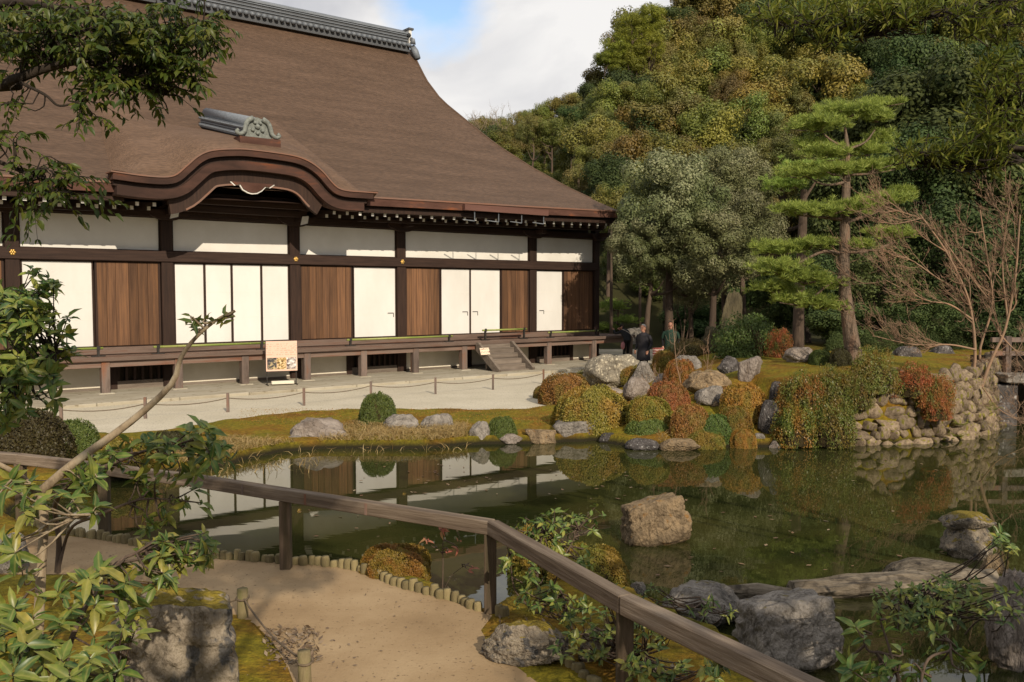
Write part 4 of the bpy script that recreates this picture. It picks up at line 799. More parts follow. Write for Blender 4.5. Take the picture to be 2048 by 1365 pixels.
rock(1538, 762, 1564, 802, 'dark', 'small dark white-flecked rock above the tall dark rock', None, 0.8, ROCKM[7])
rock(1505, 866, 1534, 894, 'grey', 'small rounded purplish stone at the island waterline', ZW, 0.8, ROCKM[6])
rock(1537, 882, 1560, 897, 'pink', 'very small stone at the island waterline', ZW, 0.8, ROCKM[8])
rock(1578, 876, 1622, 896, 'tan', 'flat tan stone at the waterline below the mixed shrub', ZW, 0.7, FLATM[2])
rock(1420, 800, 1440, 815, 'tan', 'small tan stone sunk in moss on the island slope', None, 0.8, ROCKM[9])
rock(1405, 652, 1450, 705, 'moss_dark', 'leaning pale standing stone beside the leafy island bush', None, 0.7, ROCKM[3], Yd=24.5)
rock(1422, 580, 1496, 700, 'moss_dark', 'tall mossy standing stone behind the leafy island bush', None, 0.6, NEARM[3], 0.9, Yd=27.5, tilt=(0, 0.12))
rock(1238, 655, 1300, 712, 'grey', 'pale rock beyond the veranda corner', None, 0.7, ROCKM[1], Yd=43)
rock(1568, 694, 1628, 726, 'pink', 'grey stone at the foot of the grey rear pine trunk', None, 0.7, ROCKM[5])
rock(1786, 692, 1850, 738, 'dark', 'dark rock in shade behind the orange nandina', None, 0.7, ROCKM[6], Yd=23)
rock(1845, 690, 1920, 738, 'dark', 'darker rock in shade behind the bare tree', None, 0.7, ROCKM[8], Yd=24)
# pond and foreground stones
rock(1248, 992, 1382, 1092, 'tan', 'orange brown boulder standing alone in the pond', ZW, 0.65, NEARM[4], 0.12, tilt=(0.05, -0.12))
rock(1884, 1046, 1984, 1120, 'mossy', 'grey rock in the pond carrying a moss-capped stone', ZW, 0.8, ROCKM[2])
rock(1884, 1024, 1984, 1062, 'mossy', 'moss-capped flat stone on top of the grey pond rock', None, 0.8, FLATM[0], 0.0, sink=0.02, Yd=P(1934, 1120, ZW)[1] + 0.05)
rock(1962, 1106, 2012, 1148, 'tan', 'rounded orange brown stone behind the pale tall rock', ZW, 0.8, ROCKM[9])
rock(1475, 1188, 1670, 1350, 'grey', 'large dark-topped boulder in the water behind the handrail', ZW, 0.75, NEARM[4], 0.15)
rock(1318, 1168, 1506, 1262, 'grey', 'broad flat-topped grey rock behind the handrail', ZW, 0.7, NEARM[1], 0.1)
rock(1255, 1164, 1292, 1190, 'grey', 'small pale stone beside the green shrub behind the handrail', ZW, 0.8, ROCKM[7])
rock(1765, 1120, 1965, 1182, 'weathered', 'flat brown stone behind the weathered slab', ZW, 0.6, FLATM[2], 0.05)
rock(1962, 1140, 2080, 1345, 'pink', 'tall pale rock at the pond edge by the glossy sapling', ZW, 0.8, NEARM[3], 0.3)
rock(1270, 1322, 1380, 1400, 'mossy', 'small mossy stone under the handrail', ZW, 0.8, ROCKM[8])
rock(1150, 1250, 1240, 1330, 'mossy', 'mossy stone beside the thick handrail post', 0.0, 0.8, ROCKM[6])
rock(955, 1240, 1150, 1335, 'mossy', 'long mossy kerb rock at the bend of the path', 0.0, 0.5, NEARM[1], 2.85)
rock(222, 1168, 478, 1420, 'mossy', 'big grey rock with moss cap among the glossy leaves', -0.02, 0.6, NEARM[4], 3.5)
rock(-30, 1068, 52, 1150, 'grey', 'blue grey rock half hidden behind the left sapling', 0.0, 0.8, ROCKM[3])
# the weathered slab bridging the inlet
a = P(1585, 1196, ZW); b = P(1990, 1172, ZW); sb = MB(); k = 26
cl = np.linspace(0, 1, k); rr = []; base = []
Vs = []
for i, f in enumerate(cl):
    c = a + (b - a) * f; w_ = (0.085 + 0.05 * math.sin(f * 2.8) + 0.008 * math.sin(f * 31)); h_ = 0.075 + 0.04 * math.sin(f * 2.6) + 0.008 * math.sin(f * 23 + 1)
    for q in range(10):
        an = q / 10 * 2 * math.pi; Vs.append((c[0] + 0.02 * math.sin(an), c[1] + math.cos(an) * w_ * 1.5 + 0.06, ZW + 0.055 + math.sin(an) * h_ + 0.012 * math.sin(q * 2.4 + f * 14)))
Fs = [(i * 10 + q, i * 10 + (q + 1) % 10, (i + 1) * 10 + (q + 1) % 10, (i + 1) * 10 + q) for i in range(k - 1) for q in range(10)] + [tuple(range(10)), tuple(range((k - 1) * 10, k * 10))]
tag(MB().addvf(Vs, Fs, 0, False).build('stone_slab', ROCKS['weathered']), 'long weathered slab lying across the inlet in front of the pond', 'slab')
a = P(1440, 1196, ZW); b = P(1600, 1200, ZW)
tag(MB().tube([a + np.array([0, .05, .0]), (a + b) / 2 + np.array([0, .06, .02]), b + np.array([0, .05, 0])], [.09, .11, .08], 9).build('stone_slab', ROCKS['weathered']), 'short brown slab between the flat rock and the long weathered slab', 'slab')

# ------------------------------------------------------------------ retaining wall of separate stones
RW = empty('retaining_wall', P(1760, 890, ZW)); tag(RW, 'dry stone retaining wall of rough tan stones rising from the pond', 'stone wall')
wl = poly([(1640, 892), (1720, 890), (1800, 888), (1880, 883), (1925, 877), (1958, 870), (1985, 858), (1998, 842), (2004, 826)], ZW)
seglen = np.concatenate([[0], np.cumsum(np.linalg.norm(np.diff(wl, axis=0), axis=1))]); WT = seglen[-1]
def wpt(s): return np.array([np.interp(s, seglen, wl[:, 0]), np.interp(s, seglen, wl[:, 1])])
STM = [rock_mesh(400 + i, 3, rough=0.03, boxy=1, name='wall_stone_mesh', k=70, jit=0.36, flat=True) for i in range(8)] + [rock_mesh(420 + i, 3, planes=6, rough=0.03, name='wall_stone_mesh', k=70, flat=True) for i in range(4)]
z = ZW - 0.08; rowi = 0
while z < 1.02:
    hh = random.uniform(0.17, 0.28); s = random.uniform(-0.1, 0.1)
    while s < WT:
        wd = random.choice([random.uniform(0.14, 0.24), random.uniform(0.24, 0.52)]); c = wpt(min(s + wd / 2, WT)); c2 = wpt(min(s + wd / 2 + 0.05, WT) if s + wd / 2 + .05 < WT else WT - 0.001); tg = wpt(min(s + wd / 2, WT - .1) + 0.09) - wpt(min(s + wd / 2, WT - .1)); an = math.atan2(tg[1], tg[0])
        lean = 0.16 * (z - ZW); nrm = np.array([-math.sin(an), math.cos(an)])
        toph = 0.94 * (0.50 + 0.50 * sm(0.0, 0.75, s)) 
        if z < toph:
            hh2 = hh * random.uniform(0.7, 1.3)
            p_ = c + nrm * (lean + 0.02 + random.uniform(-0.035, 0.03))
            put('wall_stone', random.choice(STM), RW, Vector((p_[0], p_[1], z)) - RW.location, (random.uniform(-.2, .2), random.uniform(-.30, .30), an + random.uniform(-.25, .25)), (wd / 2 * 1.16, 0.17, hh2 * 1.25), M['wall_stone'])
        s += wd
    z += hh * 0.93; rowi += 1
# earth core behind the stones
core = []; 
for s in np.linspace(0, WT, 20):
    c = wpt(s); tg = wpt(min(s + 0.05, WT)) - wpt(max(s - 0.05, 0)); an = math.atan2(tg[1], tg[0]); nrm = np.array([-math.sin(an), math.cos(an)])
    core += [(*(c + nrm * 0.09), ZW - 0.1), (*(c + nrm * 0.24), 0.40 + 0.45 * float(sm(0, .8, s))), (*(c + nrm * 1.0), 0.42 + 0.5 * float(sm(0, .8, s)))]
MB().addvf(np.array(core) - np.array(RW.location), [(i * 3 + q, i * 3 + q + 1, i * 3 + q + 4, i * 3 + q + 3) for i in range(19) for q in range(2)]).build('earth_core', M['soil'], RW)

# ------------------------------------------------------------------ clipped shrubs
def dome_leaves(seed, n, size=0.055, lobes=5, hollow=0.10, flat=1.0):
    """unit dome (radius 1, height 1): leaves on a slightly lumpy shell"""
    rng = np.random.default_rng(seed); d = rdir(n, rng); d[:, 2] = np.abs(d[:, 2]); d[:, 2] = d[:, 2] * 1.0 - 0.06
    ph = rng.uniform(0, 6.28, 4); th = np.arctan2(d[:, 1], d[:, 0])
    r = 1 + 0.05 * np.sin(3 * th + ph[0]) + 0.04 * np.sin(5 * th + ph[1] + 3 * d[:, 2]) + 0.03 * np.sin(9 * th + ph[2] + 7 * d[:, 2])
    q_ = (np.abs(d) ** 2.7).sum(1) ** (-1 / 2.7); p = d * (q_ * r * (1 - hollow * rng.random(n) ** 2))[:, None]; p[:, 2] = np.maximum(p[:, 2], 0.0)
    nn = unit(d + rng.normal(size=(n, 3)) * 0.42); ax = unit(np.cross(nn, rng.normal(size=(n, 3))) + d * 0.45)
    s = size * rng.uniform(0.7, 1.3, n)
    return leaf_cards(p, ax, nn, s, s * 0.62)
DOME = []
for i in range(4):
    V, Fq = dome_leaves(50 + i, 17000, 0.062); DOME.append(mesh_np('dome_foliage', V, Fq, mats=[LM['shrub_green']]))
DOMEB = [mesh_np('dome_foliage_fine', *dome_leaves(60 + i, 30000, 0.045), mats=[LM['shrub_green']]) for i in range(2)]
vi, fi = ico(3); vd = vi * ((np.abs(vi) ** 2.7).sum(1) ** (-1 / 2.7))[:, None] * 0.90; vd[:, 2] = np.maximum(vd[:, 2], -0.02)
M['twigcore'] = mk('shrub interior', [(0.020, 0.016, 0.007), (0.055, 0.038, 0.014)], 9, rough=1, bump=0.8)
CORE = mesh_np('shrub_core', vd, None, fi, mats=[M['twigcore']], smooth=True)
def shrub(x0, y0, x1, y1, kind, label, base=None, depth=0.85, fine=False, name='clipped_shrub', Yd=None, rz=None):
    xc = (x0 + x1) / 2; g = Q(xc, y1, Yd) if Yd else (P(xc, y1, base) if base is not None else T(xc, y1))
    s = F / g[1]; wd = (x1 - x0) / s; g = g + np.array([g[0] / g[1], 1, 0]) * wd * depth * 0.3
    g[2] = min(g[2], hz(g[0], g[1]) ) if not Yd else g[2]; top = Q(xc, y0, g[1])[2]; h = top - g[2]
    e = empty(name, g, random.uniform(0, 6.28) * 0 + (random.uniform(-0.5, 0.5) if rz is None else rz)); e.scale = (wd / 2 * 1.08, wd / 2 * depth * 1.08, h * 1.02)
    put('foliage', random.choice(DOMEB if fine else DOME), e, mat=LM[kind]); put('twig_core', CORE, e)
    return tag(e, label, 'shrub')
shrub(722, 792, 790, 852, 'shrub_green', 'round dark green clipped shrub on the moss bank', None, 0.9)
shrub(978, 838, 1033, 886, 'shrub_green', 'small round green shrub between rocks at the water edge', ZW, 0.9)
shrub(1083, 752, 1182, 806, 'shrub_red', 'reddish brown dome shrub at the tip of the gravel', None, 0.8)
shrub(1068, 774, 1112, 798, 'shrub_olive', 'low olive lip of shrub beside the reddish brown dome', None, 0.8)
shrub(1148, 746, 1190, 782, 'shrub_olive', 'small olive shrub squeezed beside the great speckled boulder', None, 0.8)
shrub(1110, 781, 1260, 876, 'shrub_olive', 'large golden olive dome shrub at the pond edge', ZW, 0.75, True)
shrub(1256, 798, 1336, 852, 'shrub_olive', 'medium olive dome shrub right behind the green waterside shrub', None, 0.8)
shrub(1255, 840, 1340, 888, 'shrub_green', 'green waterside shrub above the dark slab rock', ZW, 0.7)
shrub(1298, 768, 1376, 822, 'shrub_red', 'brown red shrub under the thin bare sapling', None, 0.8)
shrub(1330, 724, 1390, 776, 'shrub_orange', 'orange shrub in front of the grey mound rock', None, 0.8)
shrub(1240, 735, 1300, 768, 'shrub_olive', 'olive shrub draped over the pointed pinkish stone', None, 0.8)
shrub(1305, 705, 1350, 745, 'shrub_olive', 'small olive shrub behind the man in the dark coat', None, 0.8)
shrub(1342, 815, 1416, 878, 'shrub_red', 'dark red brown shrub between the olive dome and the green shrub', None, 0.8)
shrub(1390, 834, 1462, 894, 'shrub_green', 'leafy green shrub at the island waterline', ZW, 0.8)
shrub(1444, 774, 1530, 842, 'shrub_orange', 'bright orange clipped shrub left of the tall dark rock', None, 0.8)
shrub(1436, 775, 1475, 800, 'shrub_red', 'small red brown shrub beside the bright orange clipped shrub', None, 0.8)
shrub(1436, 818, 1504, 872, 'shrub_olive', 'brownish olive dome below the bright orange shrub', None, 0.8)
shrub(1370, 864, 1446, 898, 'shrub_olive', 'low olive brown shrub at the waterline beside the brown slab rock', ZW, 0.7)
shrub(1462, 862, 1512, 897, 'shrub_orange', 'low rusty shrub at the waterline beside the purplish stone', ZW, 0.7)
shrub(1620, 702, 1662, 730, 'shrub_green', 'small dark clipped ball between the two pine trunks', None, 0.9)
shrub(1662, 700, 1702, 732, 'shrub_dark', 'brownish clipped ball just left of the tall pine trunk', None, 0.9)
shrub(300, 866, 378, 905, 'shrub_dark', 'brownish clumped shrub at the end of the gravel court', None, 0.8)
shrub(-30, 826, 135, 925, 'shrub_dark', 'dark wide shrub at the left beyond the handrail', None, 0.8)
shrub(104, 846, 190, 915, 'shrub_green', 'green dome shrub beside the dark wide shrub', None, 0.9)
shrub(180, 880, 300, 945, 'shrub_olive', 'olive shrub in front of the clumped brownish shrub', None, 0.8)
shrub(724, 1095, 857, 1168, 'shrub_gold', 'golden clipped shrub just behind the log stake edging', -0.08, 0.8, True)
shrub(1096, 1100, 1252, 1196, 'shrub_olive', 'green dome shrub on the pond side of the handrail', ZW, 0.8, True)
shrub(1020, 1060, 1130, 1150, 'shrub_olive', 'small leafy mound at the water just past the handrail corner', ZW, 0.8)

# loose leafy bushes
def bush_mesh(seed, n, leaf=0.10, clumps=26, full=False, ragged=0.25):
    rng = np.random.default_rng(seed); c = rdir(clumps, rng); c[:, 2] = np.abs(c[:, 2]); cr_ = rng.uniform(0.24, 0.42, clumps); c = c * (rng.uniform(0.45, 0.86, clumps))[:, None]
    w_ = rng.integers(0, clumps, n); d = rdir(n, rng); p = c[w_] + d * (cr_[w_] * (1 - ragged * rng.random(n) ** 1.5 + ragged * 0.6 * (rng.random(n) > .8)))[:, None]; p[:, 2] = np.maximum(p[:, 2], 0.0)
    nn = unit(d + rng.normal(size=(n, 3)) * 0.5 + np.array([0, 0, 0.5])); ax = unit(np.cross(nn, rng.normal(size=(n, 3))) + d * 0.5 - np.array([0, 0, 0.15])); s = leaf * rng.uniform(0.6, 1.35, n)
    if full: V, a, b_ = leaf_full(p, ax, nn, s, s * 0.42); return mesh_np('bush_foliage', V, a, b_, mats=[LM['shrub_green']])
    V, Fq = leaf_cards(p, ax, nn, s, s * 0.5); return mesh_np('bush_foliage', V, Fq, mats=[LM['shrub_green']])
BUSH = [bush_mesh(70 + i, 17000, 0.058) for i in range(3)]
vd2 = vi.copy() * 0.62; vd2[:, 2] = np.maximum(vd2[:, 2], -0.02); CORE2 = mesh_np('bush_core', vd2, None, fi, mats=[M['twigcore']], smooth=True)
def bush(x0, y0, x1, y1, kind, label, base=None, depth=0.8, Yd=None, mesh=None, name='leafy_bush', back=0.35):
    xc = (x0 + x1) / 2; g = Q(xc, y1, Yd) if Yd else (P(xc, y1, base) if base is not None else T(xc, y1))
    s = F / g[1]; wd = (x1 - x0) / s; g = g + np.array([g[0] / g[1], 1, 0]) * wd * depth * back
    if not Yd: g[2] = min(g[2], hz(g[0], g[1]))
    else: g[2] = (hz(g[0], g[1]) - 0.05) if back > 0 else g[2]
    h = Q(xc, y0, g[1])[2] - g[2]
    e = empty(name, g, random.uniform(-0.6, 0.6)); e.scale = (wd / 2 / 0.98, wd / 2 * depth / 0.98, h / 0.98)
    put('foliage', mesh or random.choice(BUSH), e, mat=LM[kind]); put('twig_core', CORE2, e)
    return tag(e, label, 'bush')
for i_, (x0_, x1_, y0_, lab_) in enumerate(((1640, 1720, 668, 'dark undergrowth bush behind the tall pine trunk'), (1715, 1800, 664, 'dark undergrowth bush behind the bright green loose bush'), (1795, 1885, 660, 'dark undergrowth bush behind the first shaded rock'), (1875, 1965, 655, 'dark undergrowth bush behind the bare tree stems'), (1955, 2060, 640, 'dark undergrowth bush beside the stone bridge rail'))):
    bush(x0_, y0_, x1_, 742, 'deep', lab_, None, 0.7, Yd=24.5 + 0.3 * i_)
for x0_, y0_, x1_, y1_, Y_, kd_, lab_ in ((1552, 812, 1640, 888, 16.75, 'loose_mixed', 'leafy bush with orange tips just right of the tall dark rock at the waterline'), (1616, 806, 1708, 890, 16.7, 'loose_green', 'leafy green bush at the waterline left of the retaining wall'), (1562, 752, 1650, 834, 17.0, 'loose_mixed', 'orange flecked leafy bush above the small dark rock'), (1626, 744, 1712, 826, 17.0, 'loose_green', 'leafy bush at the left shoulder of the retaining wall'), (1690, 752, 1746, 815, 16.95, 'loose_green', 'small green bush over the first stones of the retaining wall'),
        (1706, 706, 1790, 782, 17.1, 'loose_green', 'bright green loose bush at the foot of the tall pine'), (1786, 734, 1862, 792, 17.15, 'nandina', 'orange red nandina on the retaining wall beside the bright green bush'), (1838, 746, 1908, 812, 17.1, 'nandina', 'orange red nandina spilling over the top of the retaining wall'), (1850, 792, 1904, 838, 17.0, 'nandina', 'orange red nandina hanging down the retaining wall face')):
    dx_ = (x1_ - x0_) * 0.13; bush(x0_ - dx_, y0_ - 8, x1_ + dx_, y1_, kd_, lab_, None, 0.75, Yd=Y_ - 0.12, back=0.0)
bush(1426, 614, 1560, 716, 'shrub_green', 'glossy green leafy bush beside the mossy standing stone', None, 0.8)
bush(1530, 648, 1588, 716, 'nandina', 'red tinted bush beside the glossy green leafy bush', None, 0.8)
bush(1330, 670, 1420, 722, 'brown', 'twiggy brown bush in front of the person in dark green', None, 0.7)

# ------------------------------------------------------------------ forest and garden trees
def crown_mesh(seed, n, clumps, leaf, shape=(1, 1, 0.8), inner=0.35, name='crown_mesh', cl=(0.20, 0.34), wdt=0.6):
    rng = np.random.default_rng(seed); c = rdir(clumps, rng) * (rng.uniform(0.35, 1.0, clumps) ** 0.5 * 0.80)[:, None]; rr = rng.uniform(*cl, clumps)
    k = rng.integers(0, clumps, n); d = rdir(n, rng); d[:, 2] = d[:, 2] * 0.8 + 0.12; d = unit(d); rad_ = rr[k] * (1 - inner * rng.random(n) ** 2) * rng.uniform(0.8, 1.1, n)
    p = (c[k] + d * rad_[:, None]) * np.array(shape); nn = unit(d * 1.5 + rng.normal(size=(n, 3)) * 0.45 + np.array([0, 0, 0.4])); ax = unit(np.cross(nn, rng.normal(size=(n, 3)))); s = leaf * rng.uniform(0.6, 1.4, n)
    V, Fq = leaf_cards(p - ax * s[:, None] * 0.5, ax, nn, s, s * wdt); return mesh_np(name, V, Fq, mats=[LM['olive']])
CROWN = [crown_mesh(500 + i, 17000, [30, 60, 24, 80, 44, 16, 100][i], [0.062, 0.055, 0.07, 0.05, 0.06, 0.075, 0.05][i], (1, 1, [0.85, 1.0, 0.75, 0.95, 1.15, 0.9, 1.05][i]), cl=[(0.24, 0.42), (0.18, 0.32), (0.28, 0.48), (0.14, 0.30), (0.2, 0.4), (0.3, 0.55), (0.12, 0.26)][i]) for i in range(7)]
def trunk_mesh(seed, limbs=5, lean=0.12, name='trunk_mesh'):
    """unit tree: trunk from z=-1.6 to 0.6 with limbs into the crown"""
    rng = np.random.default_rng(seed); tb = TB(); x = rng.normal(0, lean, 2)
    tp = curve([(0, 0, -1.8), (x[0] * 0.5, x[1] * 0.5, -0.9), (x[0], x[1], -0.45), (x[0] * 0.6, x[1] * 0.4, -0.02)], 9); tb.tube(tp, np.linspace(0.075, 0.02, 9), 7)
    for q in range(limbs):
        s = tp[3 + q % 5]; d = rdir(1, rng)[0]; d[2] = abs(d[2]) * 0.25 + 0.1; s = tp[4 + q % 4]; tb.tube(curve([s, s + d * 0.35 + np.array([0, 0, -0.03]), s + d * 0.7 + np.array([0, 0, 0.03])], 6), np.linspace(0.03, 0.008, 6), 5)
    return mesh_np(name, np.concatenate(tb.V), np.concatenate(tb.F), mats=[M['bark']], smooth=True)
TRUNK = [trunk_mesh(520 + i) for i in range(4)]
def tree(x, y, Y, rpx, kind, label, group=None, squash=1.0, crown=None, name='forest_tree', bark='bark', tall=None, deep=1.0):
    c = Q(x, y, Y); r = rpx * Y / F; g = hz(c[0], c[1])
    e = empty(name, (c[0], c[1], g - 0.2), random.uniform(0, 6.28)); zc = max(c[2] - g + 0.2, 0.5 * r)
    cr_ = put('crown', crown or random.choice(CROWN), e, (0, 0, zc), None, (r, r * deep, r * squash), LM[kind])
    tm = random.choice(TRUNK); sz = zc / 1.8
    put('trunk', tm, e, (0, 0, zc), None, (min(r, sz * 1.2), min(r, sz * 1.2), sz), M[bark])
    return tag(e, label, 'tree', group)
FLAB = {'olive': 'olive green broadleaf tree in the hillside wood', 'gold': 'golden brown autumn tree in the hillside wood', 'brown': 'dull brownish tree in the hillside wood', 'deep': 'deep green evergreen tree in the hillside wood', 'bright': 'bright yellow green camphor tree on the hill skyline'}
def skyline(x): return np.interp(x, [900, 935, 990, 1060, 1110, 1160, 1195, 1215, 1260, 1330, 1400, 1500, 2100], [238, 240, 232, 212, 200, 178, 140, 60, 20, -10, -60, -90, -90])
def hill_depth(x, y): return float(np.interp(y, [-120, 0, 100, 200, 260, 330, 420], [92, 84, 76, 68, 60, 52, 45]))
rf = random.Random(11)
rowy = [415, 372, 330, 288, 246, 204, 162, 120, 78, 36, -6, -50]
for iy, y in enumerate(rowy):
    x = 900 + (iy % 2) * 32
    while x < 2080:
        xx = x + rf.uniform(-16, 16); yy = y + rf.uniform(-14, 14); sz = rf.choice([rf.uniform(34, 50), rf.uniform(46, 72), rf.uniform(52, 84)])
        x += rf.uniform(50, 74)
        if yy - sz * 0.78 < skyline(xx): 
            if yy - sz * 0.2 < skyline(xx): continue
            yy = skyline(xx) + sz * 0.82
        if xx < 1185 and sz > 44: sz = rf.uniform(30, 44)
        if yy - sz < skyline(xx): yy = skyline(xx) + sz * 1.0
        if xx < 1000 and yy > 330: continue
        Y = hill_depth(xx, yy) + (12 if xx < 1140 else 0) + rf.uniform(-2, 2)
        if xx > 1560 and yy > 60 and yy < 430 and rf.random() < 0.45: kind = 'deep'
        elif xx < 1200: kind = rf.choice(['olive', 'olive', 'brown', 'deep'])
        else: kind = rf.choice(['olive', 'olive', 'gold', 'gold', 'brown', 'brown', 'olive', 'deep'])
        tree(xx, yy, Y, sz, kind, FLAB[kind], 'hillside wood: ' + kind, rf.uniform(0.85, 1.15))
for i_, xx in enumerate(range(925, 1200, 24)):
    for dy_, kd_ in ((30, rf.choice(['olive', 'brown'])), (62, rf.choice(['olive', 'brown', 'deep'])), (96, rf.choice(['olive', 'deep']))):
        if xx < 985 and dy_ > 40: continue
        tree(xx + rf.uniform(-8, 8), skyline(xx) + dy_ + rf.uniform(-5, 5), 98 - dy_ * 0.12, rf.uniform(24, 34), kd_, FLAB[kd_], 'hillside wood: ' + kd_, rf.uniform(0.8, 1.0))
# tall crowns breaking the skyline
for x, y, r in ((1232, 95, 34), (1262, 60, 36), (1238, 135, 26), (1300, 92, 38), (1272, 118, 36), (1212, 118, 22), (1300, 40, 34)):
    tree(x, y, 70, r, 'bright', FLAB['bright'], 'camphor trees on the skyline', 0.85)
for x, y, r, kd in ((1215, 205, 42, 'olive'), (1275, 195, 46, 'olive'), (1180, 235, 40, 'deep'), (1150, 280, 38, 'deep'), (1105, 262, 36, 'olive'), (1060, 262, 36, 'brown')):
    tree(x, y, 62, r, kd, FLAB[kd], 'hillside wood: ' + kd)
# dark evergreens behind the island
DLS = ['dark evergreen behind the grey second pine trunk', 'dark evergreen behind the red-barked pine trunk', 'dark evergreen behind the upper twigs of the bare tree', 'dark evergreen above the stone bridge rail', 'low dark evergreen behind the lower twigs of the bare tree', 'low dark evergreen right behind the stone bridge', 'low dark evergreen between the two pine trunks', 'tall dark evergreen behind the right needle pads of the pine', 'tall dark evergreen under the narrow-leaved branch', 'dark evergreen behind the middle needle pads of the pine', 'high dark evergreen between the pine top and the narrow-leaved branch', 'high dark evergreen behind the narrow-leaved branches', 'high dark evergreen just beyond the top pad of the pine', 'dark evergreen left of the second pine trunk', 'dark evergreen behind the tall mossy standing stone', 'dark evergreen behind the grey green small-leaved trees', 'dark evergreen beyond the hall corner pillar']
for x, y, Y, r, kd, q in ((1620, 560, 29, 95, 'deep', 1), (1760, 560, 28, 105, 'deep', 1), (1900, 520, 28, 120, 'deep', 1), (2030, 560, 27, 120, 'deep', 1), (1850, 640, 26, 80, 'deep', 0.8), (1980, 650, 26, 85, 'deep', .8), (1690, 640, 27, 75, 'deep', 0.8),
                    (1820, 380, 33, 120, 'deep', 1), (1960, 350, 33, 130, 'deep', 1), (1700, 420, 34, 105, 'deep', 1), (1860, 230, 36, 120, 'deep', 1), (2000, 190, 36, 130, 'deep', 1), (1760, 250, 38, 100, 'deep', 1), (1560, 600, 31, 70, 'deep', 1), (1320, 640, 48, 60, 'shrub_green', .8), (1245, 620, 50, 55, 'shrub_green', .8), (1390, 640, 44, 60, 'deep', .8), (1470, 560, 38, 80, 'deep', 1), (1240, 540, 55, 50, 'olive', 1), (1300, 560, 52, 60, 'deep', 1)):
    tree(x, y, Y, r, kd, DLS.pop(0) if kd == 'deep' else ('clipped green pine cloud beyond the veranda corner' if kd == 'shrub_green' else 'olive tree beyond the roof corner of the hall'), 'dark evergreens behind the island' if kd == 'deep' else 'pruned trees beyond the hall', q, name='evergreen_tree', bark='bark_dark')
GREY = [crown_mesh(560 + i, 34000, 70, 0.042, (1, 1, 0.9), cl=(0.14, 0.26), wdt=0.45, name='small_leaf_crown') for i in range(2)]
tree(1340, 420, 32, 135, 'greygreen', 'large grey green small-leaved tree beside the hall roof corner', None, 1.1, GREY[0], 'small_leaf_tree', 'bark')
tree(1290, 500, 31.5, 90, 'greygreen', 'small grey green tree hanging low past the hall corner pillar', None, 1.0, GREY[1], 'small_leaf_tree', 'bark')
tree(1425, 500, 31, 120, 'greygreen', 'lower grey green small-leaved tree above the standing stones', None, 0.95, GREY[1], 'small_leaf_tree', 'bark')
tree(1460, 370, 35, 105, 'greygreen', 'rear grey green small-leaved tree behind the pines', None, 0.9, GREY[0], 'small_leaf_tree', 'bark')
tree(1490, 470, 33, 105, 'greygreen', 'grey green small-leaved tree filling the gap left of the pines', None, 1.05, GREY[0], 'small_leaf_tree', 'bark')
tree(1385, 560, 33.5, 80, 'greygreen', 'low grey green tree over the twiggy bare shrub', None, 0.9, GREY[1], 'small_leaf_tree', 'bark')
tree(1570, 330, 36, 90, 'brown', 'brown green twiggy tree behind the tall pine top', None, 0.9, GREY[1], 'small_leaf_tree')

# ------------------------------------------------------------------ pines
def pine(pts, radii, pads, boughs, label, bark='bark_pine', Y=20.0, dens=115):
    b3 = [Q(x, y, yy) for x, y, yy in pts]; g = np.array(b3[0]); e = empty('pine_tree', g)
    tb = TB(); tp = curve([np.array(p) - g for p in b3], 22); tb.tube(tp, np.interp(np.linspace(0, 1, 22), np.linspace(0, 1, len(radii)), radii), 10); tb.build('trunk', M[bark], e)
    bt = TB()
    for bpts, r0 in boughs:
        c = curve([np.array(Q(x, y, yy)) - g for x, y, yy in bpts], 10); bt.tube(c, np.linspace(r0, r0 * 0.35, 10), 6)
    P_, D_, N_, L_ = [], [], [], []
    for (x, y, yy, rx, ry) in pads:
        c = np.array(Q(x, y, yy)) - g; s = yy / F; R = rx * s; H = ry * s
        n = int(dens * (R / 0.5) ** 1.6); rng = RNG
        q = rng.normal(size=(n, 3)) * np.array([0.50, 0.45, 0.40]); q = np.clip(q, -1, 1); tips = c + q * np.array([R, R * 0.8, H * 0.72])
        for kx in range(4):
            f = c + np.array([0, 0, -H * 0.55]); j = rng.integers(0, n); bt.tube(curve([f, (f + tips[j]) / 2 - np.array([0, 0, H * .1]), tips[j] - np.array([0, 0, H * .2])], 5), np.linspace(0.022, 0.007, 5), 4)
        m_ = 26; P_.append(np.repeat(tips, m_, 0)); d = unit(rng.normal(size=(n * m_, 3)) * np.array([0.85, 0.85, 0.4]) + np.array([0, 0, 0.75])); D_.append(d); L_.append(rng.uniform(0.10, 0.17, n * m_))
    bt.build('boughs', M[bark], e)['kind'] = 'stuff'
    p = np.concatenate(P_); d = np.concatenate(D_); l = np.concatenate(L_); nn = unit(np.cross(d, RNG.normal(size=d.shape)))
    V, Fq = leaf_cards(p, d, nn, l, np.full(len(l), 0.012)); put('needles', mesh_np('needles', V, Fq, mats=[LM['pine']]), e)
    return tag(e, label, 'pine tree')
